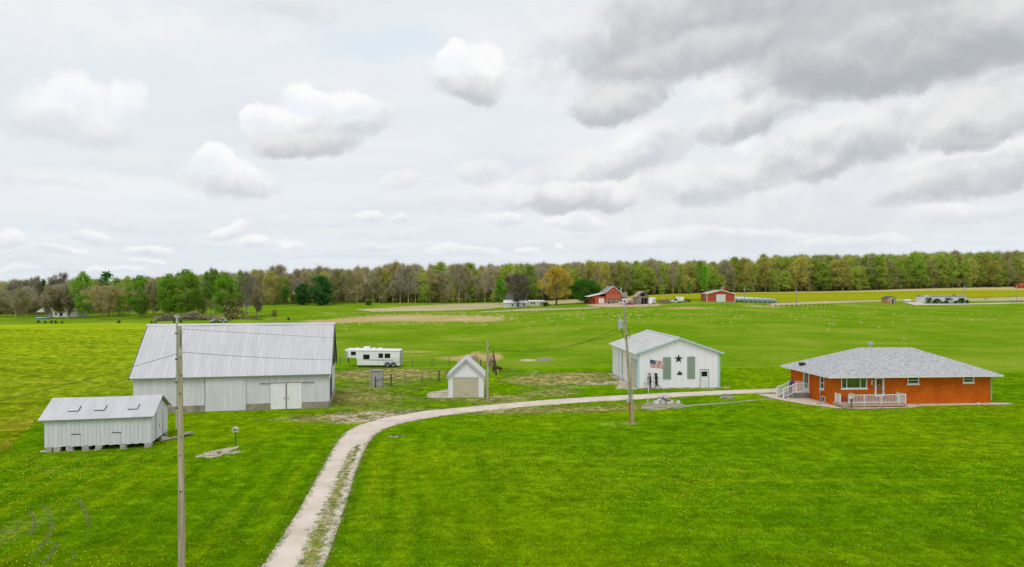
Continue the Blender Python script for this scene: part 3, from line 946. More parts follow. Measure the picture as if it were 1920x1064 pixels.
def star_building():
    ox, oy = WP(1197.5, 76.7)
    yaw = R(3.2); ca, sa = math.cos(yaw), math.sin(yaw)
    S = lambda px: s_at(ox, oy, ca, sa, px)
    L, D, EZ, RZ = S(1349), 14.4, 4.02, 5.62
    t = thing('pole_barn', 'white metal building with a big black star and two grey-green panels on its gable', 'building', (ox, oy, 0), yaw)
    zt = lambda x: EZ + (1 - abs(x - L / 2) / (L / 2)) * (RZ - EZ)
    MB().prism([(.05, 0), (L - .05, 0), (L - .05, EZ - .03), (L / 2, RZ - .05), (.05, EZ - .03)], 'y', .06, D - .06).build('frame', MATS['grey_trim'], t)
    n = 11; w = L / n
    da, db = S(1313), S(1328)
    for i in range(n):
        a, b = i * w + .004, (i + 1) * w - .004
        m = MB()
        pts = [(a, .05), (b, .05), (b, zt(b) - .04)]
        if a < L / 2 < b: pts.append((L / 2, RZ - .04))
        pts.append((a, zt(a) - .04))
        m.prism(pts, 'y', -.02, .055)
        for k in range(1, 4):
            xx = a + (b - a) * k / 4
            m.box(xx - .012, xx + .012, -.032, -.02, .06, zt(xx) - .08)
        m.box(a, a + .03, -.036, -.02, .06, zt(a) - .06)
        m.build('wall_panel', MATS['pale_metal'], t)
    nd = 16; wd = D / nd
    for i in range(nd):
        a, b = i * wd + .004, (i + 1) * wd - .004
        for x0 in (-.02, L - .055):
            m = MB().box(x0, x0 + .075, a, b, .05, EZ - .05)
            xx = -.034 if x0 < 0 else L + .02
            m.box(xx, xx + .014, a, a + .03, .06, EZ - .07)
            m.build('wall_panel', MATS['pale_metal'], t)
    MB().prism([(0, .05), (L, .05), (L, EZ - .05), (L / 2, RZ - .05), (0, EZ - .05)], 'y', D - .055, D + .02).build('rear_wall', MATS['pale_metal'], t)
    MB().box(0, L, -.015, .1, -.1, .05).box(-.015, .1, 0, D, -.1, .05).box(L - .1, L + .015, 0, D, -.1, .05).build('footing', MATS['concrete'], t)
    # corners
    MB().box(-.05, .0, -.05, .08, .02, EZ - .05).box(.0, .08, -.055, -.022, .02, EZ - .05).build('corner_trim', MATS['mint_trim'], t)
    MB().box(L, L + .05, -.05, .08, .02, EZ - .05).box(L - .09, L, -.055, -.022, .02, EZ - .05).build('corner_trim', MATS['mint_trim'], t)
    MB().tube([(L - .16, -.09, .1), (L - .16, -.09, EZ - .2)], .04, 6).build('downspout', MATS['mint_trim'], t)
    # panels, star, horseman
    for p0, p1, z0, z1 in ((1243, 1258, 1.02, 3.5), (1288.5, 1303, 1.06, 3.54)):
        a, b = S(p0), S(p1)
        nb = 4
        pl = MB().box(a, b, -.06, -.037, z0, z1).build('decorative_shutter', MATS['green_wood'], t)
        for i in range(nb):
            MB().box(a + (b - a) * i / nb + .006, a + (b - a) * (i + 1) / nb - .006, -.085, -.061, z0 + .01, z1 - .01).build('plank', MATS['green_wood'], pl)
    cx, cz = S(1272.2), 3.30
    sp = star_pts(cx, cz, .52, .20)
    m = MB()
    m.add([(cx, -.13, cz)] + [(x, -.06, z) for x, z in sp] + [(x, -.038, z) for x, z in sp],
          [(0, i + 1, (i + 1) % 10 + 1) for i in range(10)] + [(i + 1, i + 11, (i + 1) % 10 + 11, (i + 1) % 10 + 1) for i in range(10)])
    m.build('star', MATS['black_paint'], t)
    # walk door
    dr = MB().box(da, db, -.065, -.038, .03, 2.02).build('door', MATS['white_paint'], t)
    MB().box(da - .06, da, -.075, -.037, 0, 2.10).box(db, db + .06, -.075, -.037, 0, 2.10).box(da, db, -.075, -.037, 2.02, 2.10).build('door_frame', MATS['grey_trim'], t)
    MB().box(da + .11, db - .13, -.078, -.066, 1.30, 1.86).build('pane', MATS['window_dark'], dr)
    MB().ball((da + .08, -.09, 1.0), .03, seg=6, rings=4).build('handle', MATS['iron'], dr)
    # doors in the left side
    for y0, y1, mt in ((9.0, 10.7, 'mint_trim'), (1.2, 3.1, 'beige_door')):
        pass
    s1 = MB().box(-.075, -.035, 8.4, 9.9, .05, EZ - .55).build('sliding_door', MATS['pale_metal'], t)
    MB().box(-.10, -.076, 8.2, 8.5, .05, EZ - .5).box(-.10, -.076, 9.8, 10.2, .05, EZ - .5).build('door_trim', MATS['mint_trim'], s1)
    s2 = MB().box(-.07, -.035, .75, 3.3, .05, 3.0).build('overhead_door', MATS['beige_door'], t)
    for i in range(10):
        z = .08 + i * .29
        MB().box(-.085, -.071, .78, 3.27, z, z + .27).build('door_panel', MATS['beige_door'], s2)
    MB().box(-.10, -.036, 3.31, 3.55, .05, 3.1).box(-.10, -.036, .62, .74, .05, 3.1).box(-.10, -.036, .62, 3.55, 3.01, 3.12).build('door_trim', MATS['blue_trim'], s2)
    # roof
    ov, oh = .38, .30
    sl = (RZ - EZ) / (L / 2); nr = 15; wr = (D + 2 * oh) / nr
    for s in (-1, 1):
        xe = L / 2 + s * (L / 2 + ov); ze = EZ - ov * sl
        for i in range(nr):
            ya = -oh + i * wr
            m = MB().prism([(xe, ze + .03), (L / 2, RZ + .03), (L / 2, RZ + .06), (xe, ze + .06)], 'y', ya + .004, ya + wr - .004)
            m.prism([(xe, ze + .06), (L / 2, RZ + .06), (L / 2, RZ + .085), (xe, ze + .085)], 'y', ya + .01, ya + .05)
            m.build('roof_sheet', MATS['roof_dull'], t)
        MB().bar((xe, -oh - .03, ze + .02), (L / 2, -oh - .03, RZ + .02), .05, .17).build('rake_trim', MATS['mint_trim'], t)
        MB().bar((xe + s * .05, -oh, ze - .01), (xe + s * .05, D + oh, ze - .01), .11, .12).build('gutter', MATS['white_paint'], t)
    MB().prism([(L / 2 - .2, RZ + .04), (L / 2, RZ + .12), (L / 2 + .2, RZ + .04), (L / 2, RZ + .15)], 'y', -oh, D + oh).build('ridge_cap', MATS['roof_dull'], t)
    return t, S, yaw, (ox, oy)


STAR, SS, SYAW, SO = star_building()


def on_star(px, yl, z=0.0):
    s = SS(px)
    return (SO[0] + s * math.cos(SYAW) - yl * math.sin(SYAW), SO[1] + s * math.sin(SYAW) + yl * math.cos(SYAW), z)


# ------------------------------------------------------------------ brick house
def brick_material():
    m = bpy.data.materials.new('red_brick'); m.use_nodes = True
    t = m.node_tree; t.nodes.clear(); B = NB(t)
    tc = B.n('ShaderNodeTexCoord').outputs['Object']
    sp = B.n('ShaderNodeSeparateXYZ', ins={0: tc}).outputs
    uv = B.n('ShaderNodeCombineXYZ', ins={0: B.m('ADD', sp[0], sp[1]), 1: sp[2], 2: 0}).outputs[0]
    br = B.n('ShaderNodeTexBrick', ins={'Vector': uv, 'Color1': (.52, .085, .003, 1), 'Color2': (.69, .155, .006, 1), 'Mortar': (.52, .19, .05, 1), 'Scale': 1.0,
                                        'Mortar Size': .007, 'Brick Width': .21, 'Row Height': .075, 'Bias': 0.0})
    v = B.noise(tc, .8, 5, .6)
    col = B.mix(B.mr(v, .35, .7, 0, .5), br.outputs['Color'], (.44, .070, .010))
    v2 = B.noise(tc, 6, 4, .6)
    col = B.mix(B.mr(v2, .5, .75, 0, .4), col, (.76, .20, .02))
    bs = B.n('ShaderNodeBsdfPrincipled', ins={'Roughness': .85, 'Specular IOR Level': .0})
    t.links.new(col, bs.inputs['Base Color'])
    bn = B.n('ShaderNodeBump', ins={'Strength': .6, 'Distance': .01, 'Height': B.m('SUBTRACT', 1.0, br.outputs['Fac'])})
    t.links.new(bn.outputs[0], bs.inputs['Normal'])
    t.links.new(bs.outputs[0], B.n('ShaderNodeOutputMaterial').inputs[0])
    MATS['brick'] = m


def shingle_material():
    m = bpy.data.materials.new('grey_shingle'); m.use_nodes = True
    t = m.node_tree; t.nodes.clear(); B = NB(t)
    tc = B.n('ShaderNodeTexCoord').outputs['Object']
    br = B.n('ShaderNodeTexBrick', ins={'Vector': tc, 'Color1': (.48, .475, .50, 1), 'Color2': (.25, .25, .265, 1), 'Mortar': (.20, .20, .21, 1), 'Scale': 1.0,
                                        'Mortar Size': .006, 'Brick Width': .31, 'Row Height': .135, 'Bias': -.15})
    v = B.noise(tc, 5.5, 4, .65)
    col = B.mix(B.mr(v, .42, .62, 0, .75), br.outputs['Color'], (.57, .565, .59))
    v = B.noise(tc, 3.2, 5, .7)
    col = B.mix(B.mr(v, .52, .70, 0, .7), col, (.27, .27, .29))
    bs = B.n('ShaderNodeBsdfPrincipled', ins={'Roughness': .9, 'Specular IOR Level': .2})
    t.links.new(col, bs.inputs['Base Color'])
    bn = B.n('ShaderNodeBump', ins={'Strength': .5, 'Distance': .02, 'Height': B.m('ADD', v, B.m('MULTIPLY', br.outputs['Fac'], -.4))})
    t.links.new(bn.outputs[0], bs.inputs['Normal'])
    t.links.new(bs.outputs[0], B.n('ShaderNodeOutputMaterial').inputs[0])
    MATS['shingle'] = m


brick_material(); shingle_material()
mat('curtain', (.40, .37, .22), (.22, .21, .12), scale=9, rough=.6, stretch=(1, 1, .05), detail=2)
mat('glass_dark', (.03, .035, .035), (.05, .055, .05), scale=2, rough=.08, spec=.7)
mat('vinyl_white', (.84, .85, .86), rough=.45)
mat('door_brown', (.36, .13, .03), (.28, .09, .02), scale=3, rough=.4)
mat('deck_tan', (.47, .36, .25), (.38, .29, .20), scale=3, rough=.85, rand=.1)
mat('deck_red', (.34, .05, .035), (.26, .04, .03), scale=3, rough=.85, rand=.1)
mat('stone_step', (.26, .27, .25), (.12, .13, .12), scale=9, rough=.95, bump=.6, detail=6)
mat('pebbles', (.66, .55, .44), (.50, .41, .33), scale=6, rough=.95, bump=.4, detail=6)
mat('wreath_green', (.03, .05, .02), rough=.9)
mat('rock_pale', (.64, .61, .58), (.44, .42, .40), scale=4, rough=.9, bump=.4, rand=.2)
mat('rock_rust', (.44, .34, .26), (.31, .25, .20), scale=4, rough=.9, bump=.4, rand=.2)


def rail_run(parent, p, q, h, n, post0=True, post1=True, base=0.12):
    """one run of white railing: rails, balusters, posts (posts and balusters are parts)"""
    p, q = Vector(p), Vector(q)
    MB().bar(p + Vector((0, 0, h)), q + Vector((0, 0, h)), .07, .06).build('top_rail', MATS['vinyl_white'], parent)
    MB().bar(p + Vector((0, 0, base)), q + Vector((0, 0, base)), .05, .05).build('bottom_rail', MATS['vinyl_white'], parent)
    for i in range(1, n):
        c = p.lerp(q, i / n)
        MB().box(c.x - .017, c.x + .017, c.y - .017, c.y + .017, c.z + base + .025, c.z + h - .03).build('baluster', MATS['vinyl_white'], parent)
    for flag, c in ((post0, p), (post1, q)):
        if flag:
            MB().box(c.x - .05, c.x + .05, c.y - .05, c.y + .05, c.z - .06, c.z + h + .06).build('rail_post', MATS['vinyl_white'], parent)


def house():
    ox, oy = WP(1561, 65.3)
    yaw = R(4.4); ca, sa = math.cos(yaw), math.sin(yaw)
    S = lambda px: s_at(ox, oy, ca, sa, px)
    L, D, WZ = S(1857), 8.3, 2.80
    t = thing('brick_house', 'low orange-red brick ranch house with a grey hip roof and white trimmed windows', 'house', (ox, oy, 0), yaw)
    zf = lambda px, py: 11 - (py - 545) / F * (oy + S(px) * sa)       # height on the front wall at a pixel
    wins = [(1577, 1625.5, 706.5, 729, 3), (1701.5, 1723, 704, 720.5, 1), (1805.5, 1826, 702, 718, 1)]
    dx0, dx1 = S(1640), S(1657.5)
    # front wall split around openings, real reveals
    ops = []
    for a, b, p, q, k in wins: ops.append((S(a), S(b), zf((a + b) / 2, q), min(zf((a + b) / 2, p), WZ - .12), k))
    ops.append((dx0, dx1, .44, 2.62, 0))
    ops.sort()
    m = MB(); x = 0
    for a, b, z0, z1, k in ops:
        m.box(x, a, 0, .2, 0, WZ)
        m.box(a, b, 0, .2, 0, z0).box(a, b, 0, .2, z1, WZ)
        x = b
    m.box(x, L, 0, .2, 0, WZ)
    m.build('front_wall', MATS['brick'], t)
    MB().box(.002, L - .002, D - .2, D, 0, WZ).box(L - .2, L, .2, D - .2, 0, WZ).build('rear_wall', MATS['brick'], t)
    # left wall with door and window
    sd = (4.35, 5.5); sw = (1.5, 2.25)
    m = MB(); y = .2
    for a, b, z0, z1 in ((sw[0], sw[1], 1.30, 2.55), (sd[0], sd[1], .62, 2.74)):
        m.box(0, .2, y, a, 0, WZ); m.box(0, .2, a, b, 0, z0).box(0, .2, a, b, z1, WZ); y = b
    m.box(0, .2, y, D - .2, 0, WZ)
    m.build('side_wall', MATS['brick'], t)
    MB().box(.25, L - .25, .25, D - .25, 0.0, .1).box(.6, L - .4, 1.3, 1.35, .1, WZ).box(1.2, 1.25, 1.3, D - .4, .1, WZ).build('interior', MATS['dark_wood'], t)
    # windows
    for a, b, z0, z1, k in ops:
        if k == 0: continue
        fr = MB()
        f = .09
        fr.box(a - .06, b + .06, -.06, .0, z0 - .10, z0 + .0)
        fr.box(a, a + f, -.03, .12, z0, z1).box(b - f, b, -.03, .12, z0, z1).box(a + f, b - f, -.03, .12, z0, z0 + f).box(a + f, b - f, -.03, .12, z1 - f, z1)
        w = fr.build('window', MATS['vinyl_white'], t)
        if k == 3:
            c1, c2 = a + (b - a) * .22, a + (b - a) * .745
            MB().box(c1 - .035, c1 + .035, -.02, .1, z0 + f, z1 - f).box(c2 - .035, c2 + .035, -.02, .1, z0 + f, z1 - f).build('mullion', MATS['vinyl_white'], w)
            for u, v in ((a + f, c1 - .035), (c1 + .035, c2 - .035), (c2 + .035, b - f)):
                MB().box(u, v, .05, .06, z0 + f, z1 - f).build('pane', MATS['glass_clear'], w)
            MB().prism([(a + f + i * (b - a - 2 * f) / 40, .17 + .025 * (i % 2)) for i in range(41)] + [(b - f, .23), (a + f, .23)], 'z', z0 + .05, z1 - .05).build('curtain', MATS['curtain'], w)
        else:
            zm = (z0 + z1) / 2
            MB().box(a + f, b - f, -.01, .1, zm - .03, zm + .03).build('sash_rail', MATS['vinyl_white'], w)
            MB().box(a + f, b - f, .05, .06, z0 + f, zm - .03).build('pane', MATS['glass_dark'], w)
            MB().box(a + f, b - f, .03, .04, zm + .03, z1 - f).build('pane', MATS['glass_dark'], w)
            MB().box(b - f - .32, b - f, .10, .12, zm + .03, z1 - f).build('curtain', MATS['curtain_pale'], w)
    # front door
    a, b = dx0, dx1
    d = MB().box(a, a + .16, -.04, .12, .44, 2.62).box(b - .16, b, -.04, .12, .44, 2.62).box(a + .16, b - .16, -.04, .12, 2.50, 2.62).box(a + .16, b - .16, -.02, .1, .44, .98).build('front_door', MATS['vinyl_white'], t)
    MB().box(a + .16, b - .16, .04, .08, .98, 2.50).build('inner_door', MATS['door_brown'], d)
    m = MB()
    wc = ((a + b) / 2, 2.18)
    for i in range(14):
        an = i / 14 * 2 * math.pi
        m.ball((wc[0] + .15 * math.cos(an), -.0, wc[1] + .15 * math.sin(an)), .055, seg=5, rings=3, jit=.3)
    m.build('wreath', MATS['wreath_green'], d)
    MB().ball((wc[0] + .02, -.03, wc[1] + .02), .06, seg=6, rings=4).ball((wc[0] - .03, -.03, wc[1] - .20), .05, seg=6, rings=4).build('wreath_flower', MATS['wreath_flower'], d)
    MB().box(b - .14, b - .10, -.07, -.041, 1.25, 1.4).build('handle', MATS['iron'], d)
    # lamp / ornament beside the door
    lx = S(1634)
    MB().ball((lx, -.08, 2.28), .10, seg=8, rings=5, sc=(1, .6, 1.1)).ball((lx - .02, -.08, 2.03), .11, seg=8, rings=5, sc=(.8, .6, 1.3)).build('wall_lamp', MATS['vinyl_white'], t)
    # side door, porch lamp, window
    sdw = MB().box(-.04, .12, sd[0], sd[0] + .15, .62, 2.74).box(-.04, .12, sd[1] - .15, sd[1], .62, 2.74).box(-.04, .12, sd[0] + .15, sd[1] - .15, 2.62, 2.74).box(-.02, .10, sd[0] + .15, sd[1] - .15, .62, .98).build('side_door', MATS['vinyl_white'], t)
    MB().box(.06, .07, sd[0] + .15, sd[1] - .15, .98, 2.62).build('pane', MATS['glass_dark'], sdw)
    MB().box(.02, .05, sd[0] + .55, sd[0] + .75, 1.5, 2.45).build('door_decoration', MATS['rock_rust'], sdw)
    w = MB().box(-.03, .12, sw[0], sw[0] + .08, 1.3, 2.55).box(-.03, .12, sw[1] - .08, sw[1], 1.3, 2.55).box(-.03, .12, sw[0] + .08, sw[1] - .08, 1.3, 1.38).box(-.03, .12, sw[0] + .08, sw[1] - .08, 2.47, 2.55).box(-.02, .1, sw[0] + .08, sw[1] - .08, 1.89, 1.95).box(-.08, -.031, sw[0] - .08, sw[1] + .08, 1.2, 1.31).build('window', MATS['vinyl_white'], t)
    MB().box(.05, .06, sw[0] + .08, sw[1] - .08, 1.38, 1.89).build('pane', MATS['glass_dark'], w)
    MB().box(.04, .05, sw[0] + .08, sw[1] - .08, 1.95, 2.47).build('pane', MATS['glass_dark'], w)
    vb = MB().box(-.05, -.001, 1.25, 1.80, .12, .62).build('basement_window', MATS['vinyl_white'], t)
    MB().box(-.06, -.051, 1.32, 1.73, .18, .56).build('pane', MATS['glass_dark'], vb)
    MB().box(-.14, -.001, 1.98, 2.18, .95, 1.25).tube([(-.06, 2.08, 0), (-.06, 2.08, .95)], .035, 6).build('meter_box', MATS['grey_pale'], t)
    # roof
    ov = .72
    E = WZ + .04
    e = [(-ov, -ov), (L + ov, -ov), (L + ov, D + ov), (-ov, D + ov)]
    x1, x2, yr, rz = 5.15, L + ov - 5.9, D / 2 + .1, 5.12
    rm = []
    for idx, (name, quad) in enumerate((('front', [(e[0][0], e[0][1], E), (e[1][0], e[1][1], E), (x2, yr, rz), (x1, yr, rz)]),
                                        ('right', [(e[1][0], e[1][1], E), (e[2][0], e[2][1], E), (x2, yr, rz)]),
                                        ('rear', [(e[2][0], e[2][1], E), (e[3][0], e[3][1], E), (x1, yr, rz), (x2, yr, rz)]),
                                        ('left', [(e[3][0], e[3][1], E), (e[0][0], e[0][1], E), (x1, yr, rz)]))):
        vs = [Vector(q) for q in quad]
        c = sum(vs, Vector()) / len(vs)
        nrm = (vs[1] - vs[0]).cross(vs[2] - vs[0]).normalized()
        rot = nrm.to_track_quat('Z', 'Y')
        # local frame: x along the eave so that courses of shingle lie level
        ex = (vs[1] - vs[0]).normalized(); ey = nrm.cross(ex)
        M3 = Matrix((ex, ey, nrm)).transposed()
        loc = [M3.inverted() @ (v - vs[0]) for v in vs]
        m = MB()
        n = len(loc)
        m.add([tuple(v) for v in loc] + [(v.x, v.y, -.06) for v in loc], [tuple(range(n)), tuple(range(2 * n - 1, n - 1, -1))] + [(i, i + n, (i + 1) % n + n, (i + 1) % n) for i in range(n)])
        o = m.build('roof_slope', MATS['shingle'], t)
        o.matrix_local = Matrix.Translation(vs[0] + Vector((0, 0, .03))) @ M3.to_4x4()
        rm.append(o)
    m = MB()
    for (a, b) in ((0, 1), (1, 2), (2, 3), (3, 0)):
        m.bar((e[a][0], e[a][1], E - .07), (e[b][0], e[b][1], E - .07), .06, .17)
    m.build('gutter', MATS['vinyl_white'], t)
    MB().box(-ov + .05, L + ov - .05, -ov + .05, D + ov - .05, E - .12, E - .08).build('soffit', MATS['vinyl_white'], t)
    ch = MB()
    ch.tube([(x1 + 1.35, yr + .05, rz - .1), (x1 + 1.35, yr + .05, rz + .35)], .12, 10).tube([(x1 + 1.35, yr + .05, rz + .34), (x1 + 1.35, yr + .05, rz + .60)], .24, 10)
    ch.build('flue', MATS['grey_pale'], t)
    MB().box(-.1, .35, D / 2 + 1.6, D / 2 + 2.2, E + .35, E + .62).build('roof_vent', MATS['iron'], t)
    MB().tube([(L + ov - .02, -ov + .2, E - .1), (L + .05, -.05, E - .45), (L + .06, -.05, .3)], .045, 6).build('downspout', MATS['grey_pale'], t)
    # gravel bed around the walls
    bed = [(-4.3, 7.2), (-3.6, 3.2), (-2.4, .6), (-.6, -1.75), (2.0, -2.25), (6.5, -2.0), (8.0, -1.25), (L + 1.7, -1.0), (L + 1.6, -.1), (L, .3), (0, .3), (0, 7.2)]
    wp = [(ox + x * ca - y * sa, oy + x * sa + y * ca) for x, y in bed]
    sheet('gravel_bed', wp, .05, MATS['pebbles'], step=.3, jit=.03, flat=True)
    for i in range(28):
        u = i / 28 * (len(bed) - 4); k = int(u); f = u - k
        x = bed[k][0] * (1 - f) + bed[k + 1][0] * f; y = bed[k][1] * (1 - f) + bed[k + 1][1] * f
    return t, (ox, oy), yaw, L, D


m_ = bpy.data.materials.new('glass_clear'); m_.use_nodes = True
_t = m_.node_tree; _t.nodes.clear(); _B = NB(_t)
_g = _B.n('ShaderNodeBsdfGlossy', ins={'Roughness': .03, 'Color': (.9, .95, 1, 1)}); _tr = _B.n('ShaderNodeBsdfTransparent', ins={0: (.72, .78, .72, 1)})
_mx = _B.n('ShaderNodeMixShader', ins={0: .10}); _t.links.new(_tr.outputs[0], _mx.inputs[1]); _t.links.new(_g.outputs[0], _mx.inputs[2])
_t.links.new(_mx.outputs[0], _B.n('ShaderNodeOutputMaterial').inputs[0]); MATS['glass_clear'] = m_
mat('curtain_pale', (.40, .44, .40), rough=.8)
mat('wreath_flower', (.75, .55, .35), rough=.7)
mat('grey_pale', (.50, .52, .53), rough=.5)
HOUSE, HO, HYAW, HL, HD = house()


def hw(x, y, z=0.0):
    return (HO[0] + x * math.cos(HYAW) - y * math.sin(HYAW), HO[1] + x * math.sin(HYAW) + y * math.cos(HYAW), z)


def deck():
    t = thing('front_deck', 'low tan front deck with white railing before the brick house door', 'deck', hw(0, 0), HYAW)
    x0, x1, yf, yb, z = .15, 6.35, -1.55, -.02, .38
    MB().box(x0 + .05, x1 - .05, yf + .05, yb, .02, z - .20).build('skirt', MATS['deck_red'], t)
    n = 7
    for i in range(n):
        ya = yf + (yb - yf) * i / n
        MB().box(x0 - .1, x1 + .05, ya + .006, yf + (yb - yf) * (i + 1) / n - .006, z - .04, z).build('deck_board', MATS['deck_tan'], t)
    MB().box(x0 - .1, x1 + .05, yf - .03, yf - .001, z - .24, z - .02).box(x1 + .052, x1 + .08, yf, yb, z - .24, z - .02).box(x0 - .13, x0 - .102, yf, yb, z - .24, z - .02).build('rim_board', MATS['deck_tan'], t)
    MB().box(x0 + .4, x1 - .3, yb - .25, yb - .05, z + .001, z + .42).build('bench', MATS['deck_red'], t)
    rail_run(t, (.75, yf + .08, z), (5.6, yf + .08, z), .82, 34)
    rail_run(t, (0.15, yb - .25, z), (.15, yf + .5, z), .82, 6)
    rail_run(t, (5.6, yf + .08, z), (6.3, yf + .08, z), .82, 4, False, True)
    rail_run(t, (6.3, yf + .08, z), (6.3, yb - .2, z), .82, 10, False, True)
    for xx in (2.3, 3.9):
        MB().box(xx - .045, xx + .045, yf + .03, yf + .12, z - .3, z + .86).build('rail_post', MATS['vinyl_white'], t)


deck()


def side_steps():
    # stone faced landing with a ramp of steps and white railings on the left of the house
    t = thing('side_porch', 'raised stone faced side porch with steps and white railings by the brick house', 'porch', hw(0, 0), HYAW)
    y0, y1, Z = 4.2, 5.62, .60
    MB().box(-1.45, -.003, y0, y1, 0, Z - .05).build('landing', MATS['stone_step'], t)
    MB().box(-1.50, -.003, y0 - .04, y1 + .04, Z - .049, Z).build('landing_slab', MATS['concrete_pad'], t)
    for i in range(3):
        xa = -1.5 - .42 * (i + 1)
        MB().box(xa, xa + .418, y0, y1, 0, max(Z - .16 * (i + 1), .05)).build('step', MATS['stone_step'], t)
    rail_run(t, (-.10, y0 + .04, Z), (-1.42, y0 + .04, Z), .95, 9)
    rail_run(t, (-1.42, y0 + .04, Z), (-2.8, y0 + .04, .04), .95, 9, False, True)
    rail_run(t, (-.10, y1 - .04, Z), (-1.42, y1 - .04, Z), .95, 9)
    rail_run(t, (-1.42, y1 - .04, Z), (-2.8, y1 - .04, .04), .95, 9, False, True)


side_steps()

# ------------------------------------------------------------------ trees
def leaf_mat(name, c1, c2, c3=None, trans=.35):
    m = bpy.data.materials.new(name); m.use_nodes = True
    t = m.node_tree; t.nodes.clear(); B = NB(t)
    oi = B.n('ShaderNodeObjectInfo').outputs['Random']
    tc = B.n('ShaderNodeTexCoord').outputs['Object']
    off = B.n('ShaderNodeCombineXYZ', ins={0: B.m('MULTIPLY', oi, 50.0), 1: 0.0, 2: 0.0}).outputs[0]
    nz = B.noise(B.vm('ADD', tc, off), .45, 3, .6)
    col = B.mix(B.mr(nz, .35, .65), c1, c2)
    if c3: col = B.mix(B.mr(oi, 0, 1, 0, .75, False), col, c3)
    f = B.noise(B.vm('ADD', tc, off), 3.0, 2, .6)
    k = B.m('MULTIPLY', B.mr(f, .3, .7, .7, 1.3, False), B.m('MULTIPLY_ADD', B.m('FRACT', B.m('MULTIPLY', oi, 7.31)), .36, .82))
    col = B.mix(1.0, col, B.n('ShaderNodeCombineColor', ins={0: k, 1: k, 2: k}).outputs[0], 'MULTIPLY')
    nrm = B.n('ShaderNodeNewGeometry').outputs['Normal']
    nn_ = B.vm('NORMALIZE', B.n('ShaderNodeVectorMath', operation='MULTIPLY_ADD', ins={0: nrm, 1: (.8, .8, .8), 2: (0, -.15, .75)}).outputs[0])
    d = B.n('ShaderNodeBsdfDiffuse', ins={0: col, 'Normal': nn_}); tr = B.n('ShaderNodeBsdfTranslucent', ins={0: col})
    mx = B.n('ShaderNodeMixShader', ins={0: trans}); t.links.new(d.outputs[0], mx.inputs[1]); t.links.new(tr.outputs[0], mx.inputs[2])
    t.links.new(mx.outputs[0], B.n('ShaderNodeOutputMaterial').inputs[0])
    MATS[name] = m
    return m


leaf_mat('leaf_fresh', (.40, .60, .055), (.29, .47, .045), (.52, .60, .08), trans=.42)
leaf_mat('leaf_spring', (.22, .46, .03), (.15, .34, .025), (.30, .50, .04), trans=.4)
leaf_mat('leaf_bright', (.17, .50, .03), (.11, .38, .025))
leaf_mat('leaf_yellowgreen', (.56, .57, .08), (.44, .46, .07), (.62, .54, .12), trans=.4)
leaf_mat('leaf_olive', (.46, .44, .12), (.36, .35, .10), (.52, .42, .14), trans=.4)
leaf_mat('leaf_brown', (.50, .42, .19), (.40, .335, .155), (.47, .45, .15), trans=.4)
leaf_mat('leaf_grey', (.36, .32, .22), (.29, .26, .17))
leaf_mat('leaf_dark', (.05, .17, .03), (.035, .12, .025), trans=.2)
leaf_mat('leaf_gold', (.68, .50, .075), (.55, .43, .07), trans=.4)
leaf_mat('leaf_mid', (.085, .26, .025), (.06, .19, .02))
mat('bark', (.33, .29, .215), (.23, .205, .15), scale=1.5, rough=.95, rand=.4)
mat('bark_pale', (.52, .46, .36), (.38, .335, .26), scale=1.5, rough=.95, rand=.4)
mat('bark_dark', (.13, .11, .09), (.08, .07, .06), scale=1.5, rough=.95)


